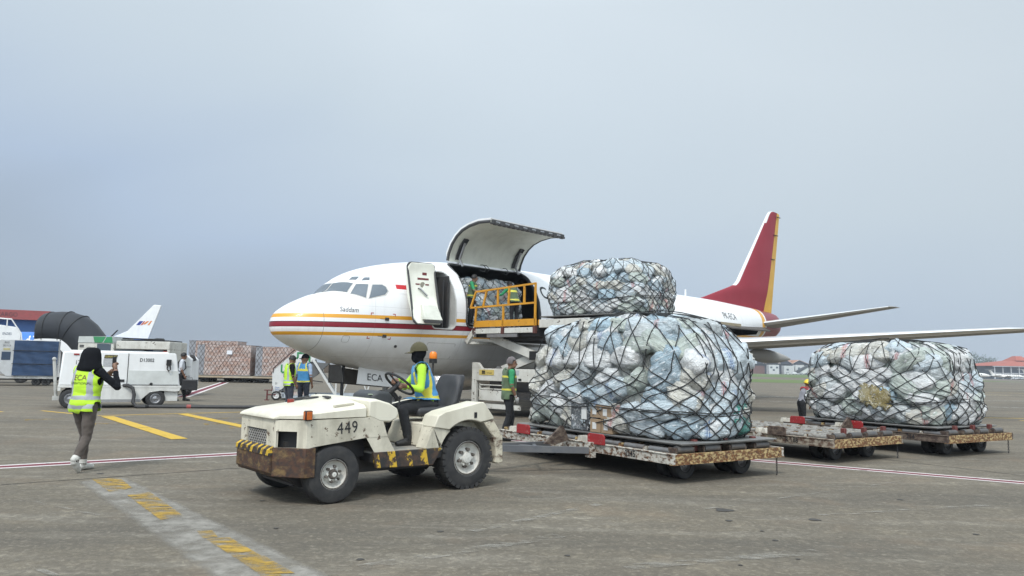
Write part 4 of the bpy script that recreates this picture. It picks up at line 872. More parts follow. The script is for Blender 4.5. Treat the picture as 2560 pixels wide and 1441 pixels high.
# ------------------------------------------------------------------ netted loads of plastic-wrapped bags
def bag_mat(name, cols, stripe=None):
    m, nt, b = node_mat(name); oi = N(nt, 'ShaderNodeObjectInfo'); t = N(nt, 'ShaderNodeTexCoord')
    r = N(nt, 'ShaderNodeValToRGB'); r.color_ramp.interpolation = 'CONSTANT'; el = r.color_ramp.elements; el[0].color = (*cols[0],1); el[1].position = .999; el[1].color = (*cols[-1],1)
    for i, c in enumerate(cols[1:], 1): e = el.new(i/len(cols)); e.color = (*c,1)
    nt.links.new(oi.outputs['Random'], r.inputs[0]); c = r.outputs[0]
    of = N(nt, 'ShaderNodeVectorMath', operation='SCALE'); nt.links.new(oi.outputs['Location'], of.inputs[0]); of.inputs['Scale'].default_value = 3.1
    v = N(nt, 'ShaderNodeVectorMath', operation='ADD'); nt.links.new(t.outputs['Object'], v.inputs[0]); nt.links.new(of.outputs[0], v.inputs[1]); v = v.outputs[0]
    if stripe:
        s = N(nt, 'ShaderNodeSeparateXYZ'); nt.links.new(t.outputs['Object'], s.inputs[0]); ab = N(nt, 'ShaderNodeMath', operation='ABSOLUTE'); nt.links.new(s.outputs['X'], ab.inputs[0])
        ls = N(nt, 'ShaderNodeMath', operation='LESS_THAN'); ls.inputs[1].default_value = .05; nt.links.new(ab.outputs[0], ls.inputs[0])
        ab2 = N(nt, 'ShaderNodeMath', operation='PINGPONG'); nt.links.new(s.outputs['X'], ab2.inputs[0]); ab2.inputs[1].default_value = .018; l2 = N(nt, 'ShaderNodeMath', operation='GREATER_THAN'); nt.links.new(ab2.outputs[0], l2.inputs[0]); l2.inputs[1].default_value = .006
        mm = N(nt, 'ShaderNodeMath', operation='MULTIPLY'); nt.links.new(ls.outputs[0], mm.inputs[0]); nt.links.new(l2.outputs[0], mm.inputs[1]); c = mixc(nt, mulf(nt, mm.outputs[0], .75), c, stripe)
    n1 = noise(nt, 5, 6, .62, v, 1.2, (1,1,1)); n2 = noise(nt, 7, 7, .66, v, 1.6, (.35,2.4,1.6)); n3 = noise(nt, 2.2, 3, .5, v)
    c = mixc(nt, mulf(nt, rampn(nt, n3, .35, .7), .45), c, mixc(nt, .6, c, (.36,.45,.50)))
    c = mixc(nt, mulf(nt, rampn(nt, n2, .555, .64), .72), c, (.88,.90,.92))       # highlights on the film folds, painted into the colour as pale streaks
    c = mixc(nt, mulf(nt, rampn(nt, n1, .56, .70), .5), c, (.15,.19,.22))  # shade in the wrinkles, painted into the colour as dark patches
    c = mixc(nt, 1.0, c, (1.0,.985,.965), 'MULTIPLY'); nt.links.new(c, b.inputs['Base Color']); b.inputs['Roughness'].default_value = .3; b.inputs['Coat Weight'].default_value = 1; b.inputs['Coat Roughness'].default_value = .08
    w = N(nt, 'ShaderNodeMath', operation='ADD'); nt.links.new(n1, w.inputs[0]); nt.links.new(n2, w.inputs[1]); nm_ = bump(nt, w.outputs[0], 1, .05); nt.links.new(nm_, b.inputs['Normal']); nt.links.new(bump(nt, w.outputs[0], 1, .06), b.inputs['Coat Normal'])
    return m
CB = {'white': (.78,.79,.79), 'blue': (.40,.55,.65), 'pale': (.58,.68,.74), 'grey': (.52,.56,.57), 'green': (.50,.56,.50), 'cream': (.62,.60,.53), 'film': (.56,.64,.69), 'slate': (.33,.43,.50)}
BAG = bag_mat('bag_film', [CB[k] for k in ('white','pale','blue','film','grey','pale','slate','green','film','white')])
BAGW = bag_mat('bag_woven', [CB[k] for k in ('white','cream','white','grey','green','white','film','cream')])
BAGB = bag_mat('bag_blue_stripe', [CB['white'],CB['film'],CB['pale'],CB['white']], (.06,.16,.42)); BAGR = bag_mat('bag_red_stripe', [CB['white'],CB['cream'],CB['film'],CB['pale']], (.5,.05,.05)); BAGT = bag_mat('bag_teal', [(.02,.32,.25)]*3); BAGK = bag_mat('bag_black', [(.03,.033,.04)]*3); BAGY = bag_mat('bag_ochre', [(.26,.19,.03)]*3); CARTON = paint('carton', (.30,.21,.13), .8, .3, (.18,.12,.08), 4); BAGO = bag_mat('bag_orange', [(.65,.15,.04)]*3)
def bag_mesh(i, ex=2.7, sz=(.33,.235,.17), knot=False):
    rnd = random.Random(100+i); bm = bmesh.new(); bmesh.ops.create_icosphere(bm, subdivisions=4, radius=1); o = Vector((rnd.random()*50,rnd.random()*50,rnd.random()*50))
    for v in bm.verts:
        p = v.co; k = (abs(p.x)**ex+abs(p.y)**ex+abs(p.z)**ex)**(-1/ex); q = Vector((p.x*k*sz[0],p.y*k*sz[1],p.z*k*sz[2])); n = p.normalized()
        lump = mnoise.noise(q*3.2+o)*.055+mnoise.noise(q*7+o)*.028
        w = mnoise.noise(Vector((q.x*7,q.y*16,q.z*16))+o*2); rid = (1-min(1,abs(w)*3.2))*.020; w2 = mnoise.noise(Vector((q.x*20,q.y*9,q.z*20))+o*3); rid += (1-min(1,abs(w2)*3))*.011
        q = q+n*(lump-rid)
        if knot and p.x > .72:
            t = (p.x-.72)/.28; q.y *= 1-.72*t; q.z *= 1-.72*t; q.x += .10*t*t
        v.co = q
    me = bpy.data.meshes.new('bag'); bm.to_mesh(me); bm.free(); me.polygons.foreach_set('use_smooth', [True]*len(me.polygons)); me.materials.append(BAG); return me
BAGS = [bag_mesh(i, 2.2+2.2*random.random(), (.32+.08*random.random(), .20+.04*random.random(), .15+.035*random.random()), i%4 == 0) for i in range(14)]
def small_mesh(me, name):
    bm = bmesh.new(); bm.from_mesh(me); bmesh.ops.dissolve_limit(bm, angle_limit=.0, verts=bm.verts, edges=bm.edges); bm.free(); return me
def hull_profile(t, dome, bulge, pw=2.2):
    """horizontal scale of the load at height fraction t"""
    lo = 1+bulge*math.sin(math.pi*min(t/dome,1))
    if t <= dome: return lo
    u = (t-dome)/(1-dome); return max(.02, (1-u**pw)**(1/pw))
PAL = paint('pallet_aluminium', (.30,.30,.29), .5, .6, (.12,.10,.09), 4, metal=.6)
NET = paint('net_webbing', (.02,.021,.022), .7, .3, (.07,.07,.065), 30)
def make_load(label, loc, rz, half, h, seed, mats, dome=.62, bulge=.05, cam_side=None, cell=.30, group='netted pallet loads of wrapped bags', pallet=(0,0), extra=None, scale=1.0, hand=None, ex=4.0, netr=.0078, lean=0, pw=2.2):
    rnd = random.Random(seed); root = empty('cargo_load', loc, rz, label, 'netted cargo', group); a, b = half
    px, py = a+.06+pallet[0], b+.06+pallet[1]
    mb = MB(); mb.box(-px,px,-py,py,0,.022); mb.box(-px-.03,px+.03,-py-.03,py+.03,.018,.034); mb.build('pallet', PAL, root, bevel=.004)
    def hull(ang, t):
        c, s_ = math.cos(ang), math.sin(ang); k = (abs(c)**ex+abs(s_)**ex)**(-1/ex); f = hull_profile(t, dome, bulge, pw)
        w = 1+.085*mnoise.noise(Vector((c*1.9,s_*1.9,t*2.8+seed)))
        return Vector((a*c*k*f*w+lean*t, b*s_*k*f*w, .03+t*h))
    cand = []; layers = max(4, int(round(h*dome/.245/scale)))
    th = h*dome/layers
    for L in range(layers):
        t = (L+.5)/layers*dome; per = 2.0*math.pi*math.sqrt((a*a+b*b)/2)*1.08; n = int(per/(.50*scale))
        for k in range(n):
            # equal spacing along the perimeter
            ang = 2*math.pi*(k+.5*(L%2)+rnd.uniform(-.18,.18))/n; 
            c, s_ = math.cos(ang), math.sin(ang); q = Vector((c*a, s_*b)); ang = math.atan2(q.y/b, q.x/a)
            cand.append((ang, min(dome+.04, max(.3/layers*dome, t+(rnd.uniform(-.26,.26)*dome/layers if L else 0))), 0))
    top = []
    for u in (dome+.10, dome+.22, dome+.31):
        f = hull_profile(min(u,.99), dome, 0, pw); n = max(3, int(2*math.pi*math.sqrt((a*a+b*b)/2)*f/(.5*scale)))
        for k in range(n): cand.append((2*math.pi*(k+rnd.random()*.5)/n, min(u,.97), 1))
    for gx in np.arange(-a*.6, a*.61, .42*scale):
        for gy in np.arange(-b*.7, b*.71, .45*scale): top.append(Vector((gx+rnd.uniform(-.05,.05)+lean, gy+rnd.uniform(-.05,.05), h*(.93-.10*((gx/a)**2+(gy/b)**2))-.06)))
    items = []
    for ang, t, kind in cand:
        p = hull(ang, t); e1 = (hull(ang+.04,t)-hull(ang-.04,t)).normalized(); e2 = (hull(ang,min(t+.03,.99))-hull(ang,max(t-.03,0))).normalized(); nrm = e1.cross(e2).normalized()
        if nrm.dot(Vector((p.x,p.y,p.z-h*.4))) < 0: nrm = -nrm
        items.append((p-nrm*(.11 if t < .35 else .14)*scale, e1, nrm))
    for p in top: items.append((p, Vector((math.cos(p.x*9),math.sin(p.x*9),0)), Vector((0,0,1))))
    Rz = Matrix.Rotation(rz,3,'Z'); camv = Vector((0,0,1.5))-Vector(loc)
    def facing(it): return (Rz@it[2]).dot((camv-Rz@it[0]).normalized())
    order = sorted(range(len(items)), key=lambda i: -facing(items[i])); vis = set(order[:96])
    BV = []; BF = []; rest = MB(); ob = []
    for i, (p, e1, nrm) in enumerate(items):
        me = rnd.choice(BAGS); z = e1.cross(nrm) if False else nrm; x = e1; y = z.cross(x).normalized(); x = y.cross(z)
        rot = Matrix((x,y,z)).transposed().to_4x4() @ Matrix.Rotation(rnd.uniform(-.55,.55)+(math.pi if rnd.random()<.5 else 0),4,'Z') @ Matrix.Rotation(rnd.uniform(-.22,.22),4,'X') @ Matrix.Rotation(rnd.uniform(-.2,.2),4,'Y')
        sc = Matrix.Diagonal((scale*rnd.uniform(.78,1.22), scale*rnd.uniform(.72,1.08), scale*rnd.uniform(.9,1.15), 1))
        M = Matrix.Translation(p) @ rot @ sc; zmin = min((M@v.co).z for v in me.vertices)
        if zmin < .036: M = Matrix.Translation((0,0,.036-zmin)) @ M
        mt = rnd.choice(mats)
        if extra:
            for (c, rad, em) in extra:
                if (p-Vector(c)).length < rad: mt = em
        if i in vis:
            o = bpy.data.objects.new('bag', me); COL.objects.link(o); o.parent = root; o.matrix_local = M; o.material_slots[0].link = 'OBJECT'; o.material_slots[0].material = mt; ob.append(o)
        else:
            vs = [M@v.co for v in me.vertices][:]; rest.add(vs, [tuple(q.vertices) for q in me.polygons])
        off = len(BV); BV += [M@v.co for v in me.vertices]; BF += [tuple(x+off for x in q.vertices) for q in me.polygons]
    core = [[hull(2*math.pi*k/24, t)*1.0 for k in range(24)] for t in (.01,.2,.4,dome,.85,.95)]
    core = [[Vector((q.x*.86,q.y*.9,q.z*.93)) for q in r_] for r_ in core]; rest.loft(core)
    if rest.v: r_ = rest.build('bag_pile', BAGW, root, smooth=60); r_['kind'] = 'stuff'
    # net: a diamond mesh pulled tight over the bags
    bvh = BVHTree.FromPolygons(BV, BF)
    def netpt(u, v):
        j = Vector((u*.55, v*2.3, seed)); u2 = u+.11*mnoise.noise(j*2.0)+.045*mnoise.noise(j*5.3); v2 = v+.075*mnoise.noise(j*1.7+Vector((9,0,0)))*math.sin(math.pi*min(v,1))
        sag = .05*math.sin(u*2.1+seed)
        return u2, max(0,min(1.0,v2+sag*v2*(1-v2)))
    def snap(u, v):
        u, v = netpt(u, v); ang = u; c, s_ = math.cos(ang), math.sin(ang); ang = math.atan2(s_,c)
        if v < .75:
            t = v/.75*dome; q = hull(ang, t); ctr = Vector((lean*t,0,q.z))
        else:
            w = (v-.75)/.25; el = w*math.pi/2; q0 = hull(ang, dome); q = Vector((q0.x*math.cos(el)+lean*dome, q0.y*math.cos(el), .03+h*dome+h*(1-dome)*1.05*math.sin(el))); ctr = Vector((lean*dome,0,.03+h*dome*.75))
        d = (q-ctr); L = d.length; d = d/L; hit = bvh.ray_cast(ctr+d*(L+.7), -d, L+.7)
        r_ = (hit[0]-ctr).length if hit[0] is not None else L*.96
        return ctr, d, r_
    net = MB(); per = 4*(a+b)*.93; nl = int(per/cell); K = 46; slope = (2*math.pi/nl)*(h*1.45/cell)*.82
    for fam in (1,-1):
        for i in range(nl):
            pts = [snap(2*math.pi*i/nl+fam*slope*(k/K), k/K) for k in range(K+1)]; r = [p[2] for p in pts]
            for _ in range(4):
                r = [max(p[2], .5*(r[max(q-1,0)]+r[min(q+1,K)])-.004) for q, p in enumerate(pts)]
            P = [p[0]+p[1]*(x+.008+netr*.5) for p, x in zip(pts, r)]; P[0].z = .03
            net.tube(P, netr, 5)
    # gathered tie lines
    for lev, j in ((.30,0),(.33,1)) if cell < .5 else ():
        pts = [snap(2*math.pi*k/120, lev+.10*mnoise.noise(Vector((k*.05,seed,j)))) for k in range(120)]; r = [p[2] for p in pts]
        for _ in range(8): r = [max(p[2], .5*(r[q-1]+r[(q+1)%120])-.002) for q, p in enumerate(pts)]
        net.tube([p[0]+p[1]*(x+.012+netr*.5) for p, x in zip(pts, r)], netr*.9, 5, closed=True)
    net.build('net', NET, root)
    if hand: hand(root, bvh)
    return root
def at_dolly(n, L, Wd, h, x, y):
    o = dolly_frame(n, L, Wd, h); c, s_ = math.cos(h), math.sin(h); return (o.x+x*c-y*s_, o.y+x*s_+y*c)
def load1_things(root, bvh):
    mb = MB(); mb.box(.86,1.0,-.42,.02,.04,.46); mb.build('dark_case', BAGK, root, bevel=.02)
    mb = MB(); mb.box(1.002,1.008,-.14,-.02,.22,.40); mb.build('paper_label', plain('paper', (.62,.62,.6), .8), root)
    for y0, z0 in ((.06,.04),(.32,.04),(.06,.26),(.30,.25)):
        mb = MB(); mb.box(.84,1.0,y0,y0+.24,z0,z0+.20); c_ = mb.build('carton', CARTON, root, bevel=.006)
        mb = MB(); mb.box(1.002,1.006,y0+.06,y0+.15,z0+.05,z0+.15); mb.build('paper_label', plain('paper', (.62,.62,.6), .8), c_)
x, y = at_dolly((2.14,9.86), 2.32, 4.15, H1, -.02, .13)
make_load('huge netted mound of blue and white wrapped bags on the dolly behind the tractor', (x,y,.50), H1, (.93,1.78), 1.93, 3, [BAG,BAG,BAG,BAG,BAG,BAGB,BAGR,BAGW], .50, .03, pw=2.1, ex=4.6, scale=.88, extra=[((-.72,1.62,.25),.42,BAGT),((.9,-1.2,.25),.75,BAGW),((.9,-.9,.1),.4,BAGW)], hand=load1_things, pallet=(-.02,.06), cell=.385, netr=.0085)
x, y = at_dolly((8.002,13.751), 2.34, 3.62, H3, .02, .03)
def load3_things(root, bvh):
    mb = MB(); V = []; n, m_ = 13, 9
    for i in range(n):
        for j in range(m_):
            y = .02+.62*i/(n-1)+.05*math.sin(j*2.1); z = .40+.40*j/(m_-1)-.10*i/(n-1)+.05*math.sin(i*1.7+j*.6); h_ = bvh.ray_cast(Vector((1.8,y,z)), Vector((-1,0,0))); x_ = h_[0].x if h_[0] else .95
            V.append(Vector((x_+.02+.018*mnoise.noise(Vector((y*9,z*9,2))), y, z)))
    mb.add(V, [(i*m_+j,(i+1)*m_+j,(i+1)*m_+j+1,i*m_+j+1) for i in range(n-1) for j in range(m_-1)]); o = mb.build('brown_cloth', BAGY, root, smooth=60); m_ = o.modifiers.new('thick','SOLIDIFY'); m_.thickness = .012
make_load('netted load of pale bags with a brown cloth on the farthest right dolly', (x,y,.50), H3, (1.0,1.42), 1.74, 11, [BAG,BAGW,BAGW,BAGR,BAGW,BAG], .60, .03, pw=2.5, ex=5.0, scale=.9, hand=load3_things, pallet=(-.02,.04), cell=.36)
def ac(s, lat, z): c, n = math.cos(AH), math.sin(AH); return (AX+s*c+lat*n, AY+s*n-lat*c, z)
make_load('netted load of grey bags high on the raised loader platform', ac(7.25,6.5,2.97), AH, (1.22,1.58), 1.66, 23, [BAGW,BAG,BAGW,BAGW,BAGR,BAG],   .66, .03, pw=2.4, ex=5.0, scale=.82, cell=.29)
make_load('netted load of bags standing inside the open cargo doorway', ac(7.72,.1,2.80), AH, (1.40,1.1), 1.75, 31, [BAG,BAG,BAGW,BAGR], .78, .02, pw=3, ex=5, scale=.85, cell=.38)
# ------------------------------------------------------------------ people
SKIN = paint('skin_brown', (.20,.105,.065), .5, .2, (.14,.07,.04), 12, bmp=.03); HAIR = paint('black_hair', (.012,.011,.011), .55, .2, (.03,.028,.026), 30, bmp=.3)
PANTS_K = cloth('charcoal_trousers', (.017,.018,.021), .4, 6, .9, 0); PANTS_B = cloth('grey_brown_trousers', (.105,.085,.072), .4, 7); PANTS_N = cloth('navy_trousers', (.035,.042,.062)); SHOE_K = paint('black_shoe', (.015,.015,.016), .45, .4, (.06,.055,.05), 20); SHOE_W = paint('white_shoe', (.55,.54,.5), .6, .4, (.2,.19,.17), 20); SOLE = plain('shoe_sole', (.05,.05,.05), .8)
BLK = cloth('black_knit', (.010,.011,.014), .3, 6, .95, 0); BLK.node_tree.nodes['Principled BSDF'].inputs['Specular IOR Level'].default_value = .15; LIME = cloth('lime_shirt', (.42,.72,.04), .25); GREEN = cloth('green_shirt', (.03,.30,.12), .3); WSHIRT = cloth('white_shirt', (.62,.64,.68), .2); LBLUE = cloth('light_blue_shirt', (.36,.46,.62), .2); GREYSH = cloth('grey_shirt', (.27,.27,.30), .25)
V_LIME = cloth('hi_vis_yellow', (.50,.80,.03), .22, 5, .7); V_BLUE = cloth('vest_blue', (.06,.26,.52), .3, 6); V_GREEN = cloth('vest_olive_mesh', (.10,.15,.08), .35, 6); V_RED = cloth('vest_red', (.42,.03,.04), .3); REFL = paint('reflective_tape', (.36,.38,.40), .35, .3, (.25,.26,.27), 10); REFY = paint('reflective_yellow', (.60,.55,.06), .45, .3, (.45,.4,.1), 10)
GLOVE = cloth('grey_glove', (.45,.45,.43), .25)
class Fig:
    """body made of tapered limbs, voxel-joined into one continuous skin"""
    def __init__(s): s.mb = MB(); s.tags = []; s.names = []
    def _t(s, nm):
        if nm not in s.names: s.names.append(nm)
        return s.names.index(nm)
    def mark(s, nm, n0): s.tags += [s._t(nm)]*(len(s.mb.v)-n0)
    def limb(s, pts, rad, nm, flat=1.0, n=14, fdir=(0,0,1)):
        """tapered limb with rounded ends"""
        n0 = len(s.mb.v); P = [Vector(p) for p in pts]; path = []; rs = []
        d0 = (P[1]-P[0]).normalized(); d1 = (P[-1]-P[-2]).normalized()
        for k in (.98,.8,.45): path.append(P[0]-d0*rad[0]*k*.8); rs.append(rad[0]*max(.12,math.sqrt(1-k*k)))
        for i in range(len(P)-1):
            for q in range(3):
                t = q/3; path.append(P[i].lerp(P[i+1],t)); tt = t*t*(3-2*t); rs.append(rad[i]*(1-tt)+rad[i+1]*tt)
        path.append(P[-1]); rs.append(rad[-1])
        for k in (.45,.8,.98): path.append(P[-1]+d1*rad[-1]*k*.8); rs.append(rad[-1]*max(.12,math.sqrt(1-k*k)))
        s.mb.tube(path, rs, n); s.mark(nm, n0)
    def ball(s, c, r, nm, M=None):
        n0 = len(s.mb.v); s.mb.ball(c, r, 16, 0, M); s.mark(nm, n0)
    def loft(s, rings, nm):
        n0 = len(s.mb.v); s.mb.loft(rings); s.mark(nm, n0)
    def finish(s, name, mats, parent, voxel=.011, wrinkle=.006):
        o = s.mb.build('tmp', [BLACK]); r = o.modifiers.new('r','REMESH'); r.mode = 'VOXEL'; r.voxel_size = voxel; sm = o.modifiers.new('s','SMOOTH'); sm.iterations = 3; sm.factor = .5
        bpy.context.view_layer.update(); me = evaluated(o); kd = KDTree(len(s.mb.v))
        for i, v in enumerate(s.mb.v): kd.insert(Vector(v), i)
        kd.balance(); bpy.data.objects.remove(o)
        me.materials.clear(); ms = []
        for nm in s.names:
            m = mats.get(nm, mats.get('*')); 
            ms.append(m)
        for m in ms: me.materials.append(m)
        soft = {i for i, nm in enumerate(s.names) if nm in ('torso','sleeve','sleeve_low','leg')}
        vt = [s.tags[kd.find(v.co)[1]] for v in me.vertices]; nrm = [v.normal.copy() for v in me.vertices]
        for v, t, nn in zip(me.vertices, vt, nrm):
            if t in soft:
                p = v.co; w = mnoise.noise(Vector((p.x*9,p.y*9,p.z*16)))*.7+mnoise.noise(p*26)*.35; v.co = p+nn*w*wrinkle
        mi = [max((vt[q] for q in p.vertices), key=lambda t_: sum(vt[q]==t_ for q in p.vertices)) for p in me.polygons]; me.polygons.foreach_set('material_index', mi); me.polygons.foreach_set('use_smooth', [True]*len(me.polygons)); me.name = name; me.update()
        s.me = me; s.mi = mi; s.body = link_mesh(name, me, parent); return s.body
    def garment(s, name, tags, keep, off, mats, parent, mfun=None, thick=.006):
        """a garment grown off the body: faces of these tags for which keep(centre)"""
        idx = {s.names.index(t) for t in tags if t in s.names}; vs = {}; V = []; Fc = []; Mi = []
        for p, t in zip(s.me.polygons, s.mi):
            if t in idx and keep(p.center):
                f = []
                for q in p.vertices:
                    if q not in vs: vs[q] = len(V); v = s.me.vertices[q]; V.append(v.co+v.normal*(off+.004*mnoise.noise(v.co*11)))
                    f.append(vs[q])
                Fc.append(tuple(f)); Mi.append(mfun(p.center, p.normal) if mfun else 0)
        me = bpy.data.meshes.new(name); me.from_pydata(V, [], Fc)
        for m in mats: me.materials.append(m)
        me.polygons.foreach_set('material_index', Mi); me.polygons.foreach_set('use_smooth', [True]*len(Fc)); me.update()
        bm = bmesh.new(); bm.from_mesh(me); bmesh.ops.recalc_face_normals(bm, faces=bm.faces)
        for _ in range(3): bmesh.ops.smooth_vert(bm, verts=[v for v in bm.verts], factor=.4, use_axis_x=True, use_axis_y=True, use_axis_z=True)
        bm.to_mesh(me); bm.free()
        o = link_mesh(name, me, parent); m = o.modifiers.new('thick','SOLIDIFY'); m.thickness = thick; m.offset = 1; return o
def V3(*a): return Vector(a)
def stand_pose(**k):
    """joints of a standing adult, 1.70 m, facing +x, left = +y"""
    J = dict(pelvis=V3(0,0,.93), chest=V3(.01,0,1.25), neck=V3(0,0,1.43), head=V3(.02,0,1.575), face=V3(1,0,0),
             shL=V3(0,.185,1.40), elL=V3(-.03,.235,1.12), wrL=V3(.06,.23,.88), shR=V3(0,-.185,1.40), elR=V3(-.03,-.235,1.12), wrR=V3(.06,-.23,.88),
             hipL=V3(0,.09,.90), knL=V3(.03,.10,.49), anL=V3(-.02,.10,.08), hipR=V3(0,-.09,.90), knR=V3(.03,-.10,.49), anR=V3(-.02,-.10,.08), toeL=V3(.17,.12,.03), toeR=V3(.17,-.12,.03))
    J.update({a: Vector(b) for a, b in k.items()}); return J
def hand(f, wr, d, up, nm, grip=0.3, scale=1.0, side=1):
    """palm, four unequal curled fingers and a thumb off the side of the palm"""
    d = Vector(d).normalized(); up = Vector(up); up = (up-d*up.dot(d)).normalized(); w = d.cross(up)*side; wr = Vector(wr); k = scale
    f.limb([wr, wr+d*.045*k, wr+d*.085*k], [.026*k,.033*k,.031*k], nm, n=10)
    for i, L in enumerate((.062,.074,.07,.054)):
        b = wr+d*.088*k+w*(.027-.018*i)*k; c1 = b+(d*math.cos(grip)-up*math.sin(grip))*L*.5*k; c2 = c1+(d*math.cos(grip*2.3)-up*math.sin(grip*2.3))*L*.5*k
        f.limb([b, c1, c2], [.0105*k,.0095*k,.008*k], nm, n=8)
    b = wr+d*.03*k+w*.028*k; f.limb([b, b+(d*.6+w*.7-up*.3).normalized()*.04*k, b+(d*.9+w*.35-up*.5).normalized()*.075*k], [.013*k,.011*k,.009*k], nm, n=8)
def figure(J, sleeve='long', hands=(.35,.35), headtag='skin', build=1.0, arms='sleeve', shoe_tags=('shoe','shoe')):
    f = Fig(); B = build
    lat = (J['shL']-J['shR']).normalized(); spine = [J['pelvis']+V3(0,0,-.09), J['pelvis'], J['pelvis'].lerp(J['chest'],.5), J['chest'], J['chest'].lerp(J['neck'],.62), J['neck']]
    wd = [(.135,.10),(.165,.125),(.150,.112),(.172,.122),(.165,.10),(.07,.068)]; rg = []
    hl = (J['hipL']-J['hipR']).normalized()
    for i, (p, (a, b)) in enumerate(zip(spine, wd)):
        d = (spine[min(i+1,5)]-spine[max(i-1,0)]).normalized(); l = hl.lerp(lat, min(1,i/3)); l = (l-d*l.dot(d)).normalized(); fw = l.cross(d)
        rg.append([p+l*a*B*math.cos(t)+fw*b*B*math.sin(t)*(1.06 if math.sin(t)>0 else .94) for t in np.linspace(0,2*math.pi,20,endpoint=False)])
    nr = []
    for i in range(len(rg)-1):
        for q in range(3): nr.append([a.lerp(b,q/3) for a,b in zip(rg[i],rg[i+1])])
    nr.append(rg[-1]); n0 = 3*1; f.loft(nr[:5], 'leg'); f.loft(nr[4:], 'torso')
    for s_, hd in (('L',0),('R',1)):
        sh, el, wr = J['sh'+s_], J['el'+s_], J['wr'+s_]
        f.limb([J['neck'].lerp(sh,.45)+V3(0,0,-.03), sh], [.068*B,.062*B], 'torso')
        f.limb([sh, sh.lerp(el,.5), el], [.060*B,.053*B,.043*B], 'sleeve' if sleeve != 'none' else 'forearm')
        if sleeve == 'long': f.limb([el, el.lerp(wr,.4), wr], [.045*B,.043*B,.032*B], 'sleeve_low')
        else: f.limb([el, el.lerp(wr,.35), wr], [.040,.039,.027], 'forearm')
        d = (wr-el).normalized(); up = J.get('palm'+s_, V3(0,-1 if s_=='L' else 1,0)*-1); hand(f, wr, J.get('hd'+s_, d), up, 'hand', hands[hd], 1, 1 if s_=='L' else -1)
        hp, kn, an, toe = J['hip'+s_], J['kn'+s_], J['an'+s_], J['toe'+s_]
        f.limb([hp, hp.lerp(kn,.45), kn], [.098*B,.085*B,.062*B], 'leg'); f.limb([kn, kn.lerp(an,.35), kn.lerp(an,.97)], [.062*B,.064*B,.052*B], 'leg')
        tg = 'shoe' if s_ == 'L' else 'shoe'
        dd = (toe-an); n0 = len(f.mb.v); heel = an-Vector((dd.x,dd.y,0)).normalized()*.035+V3(0,0,-.035) if abs(dd.z) < .12 else an-dd.normalized()*.03
        f.limb([heel, an.lerp(toe,.45)+V3(0,0,-.012), toe], [.042,.045,.034], tg, n=12); f.limb([an+V3(0,0,.02), an+V3(0,0,-.03)], [.045,.045], tg)
    fd = Vector(J['face']).normalized(); hu = J.get('headup', V3(0,0,1)); hu = (hu-fd*hu.dot(fd)).normalized(); hs = hu.cross(fd); M = Matrix((fd,hs,hu)).transposed().to_4x4(); H = J['head']
    f.limb([J['neck']+V3(0,0,-.05), H-hu*.06-fd*.015], [.058,.054], headtag if headtag == 'mask' else 'neck')
    f.ball(H+hu*.022-fd*.012, (.098,.078,.105), headtag, M); f.ball(H+fd*.018-hu*.048, (.072,.06,.072), headtag, M)
    if headtag == 'skin':
        f.limb([H+fd*.085+hu*.015, H+fd*.108-hu*.018], [.010,.014], 'skin', n=8)
        for q in (-1,1): f.ball(H+hs*.076*q-fd*.01-hu*.005, (.018,.009,.03), 'skin', M)
        f.limb([H+fd*.085+hs*.022-hu*.055, H+fd*.085-hs*.022-hu*.055], [.009,.009], 'lips', n=8)
    f.H, f.fd, f.hs, f.hu, f.J = H, fd, hs, hu, J; return f
def eyes_brows(f, parent):
    mb = MB()
    for q in (-1,1):
        c = f.H+f.fd*.083+f.hs*.032*q+f.hu*.02; mb.ball(c, .010, 8); mb.tube([c+f.hu*.02-f.hs*.016+f.fd*.006, c+f.hu*.024+f.hs*.016+f.fd*.006], .005, 6)
    mb.build('eyes', HAIR, parent)
def hair(f, parent, mat=HAIR, name='hair', long=0):
    mb = MB(); M = Matrix((f.fd,f.hs,f.hu)).transposed().to_4x4(); rg = []
    for i in range(9):
        t = math.pi*(.02+.60*i/8); ring = []
        for j in range(20):
            a = 2*math.pi*j/20; c = math.cos(a); tt = min(t, math.pi*(.36 if c > .35 else .60)); w = 1+.04*mnoise.noise(Vector((a*3,t*4,0)))
            ring.append(M@Vector((.108*math.sin(tt)*c*w, .089*math.sin(tt)*math.sin(a)*w, .114*math.cos(tt)*w))+f.H+f.hu*.026-f.fd*.016)
        rg.append(ring)
    mb.loft(list(reversed(rg))); mb.build(name, mat, parent, smooth=60)
def cap(f, parent, mat, brim=True, beanie=False):
    mb = MB(); M = Matrix((f.fd,f.hs,f.hu)).transposed().to_4x4(); rg = []
    for i in range(8):
        t = math.pi*(.03+.47*i/7); rg.append([M@Vector((.116*math.sin(t)*math.cos(a), .097*math.sin(t)*math.sin(a), .122*math.cos(t)))+f.H+f.hu*.034-f.fd*.014 for a in np.linspace(0,2*math.pi,22,endpoint=False)])
    mb.loft(list(reversed(rg)))
    if brim:
        v = []
        for k in range(9):
            a = R(-62+15.5*k); v.append((f.H+f.hu*.036-f.fd*.014+M.to_3x3()@Vector((.112*math.cos(a),.094*math.sin(a),0)), f.H+f.hu*.014-f.fd*.014+M.to_3x3()@Vector((.112*math.cos(a)+.075*math.cos(a)**.6,.092*math.sin(a),0))))
        vs = [p for q in v for p in q]+[p-f.hu*.006 for q in v for p in q]; fs = []
        for k in range(8): fs += [(2*k,2*k+1,2*k+3,2*k+2),(18+2*k+2,18+2*k+3,18+2*k+1,18+2*k),(2*k+1,18+2*k+1,18+2*k+3,2*k+3)]
        mb.add(vs, fs)
    return mb.build('cap', mat, parent, smooth=50)
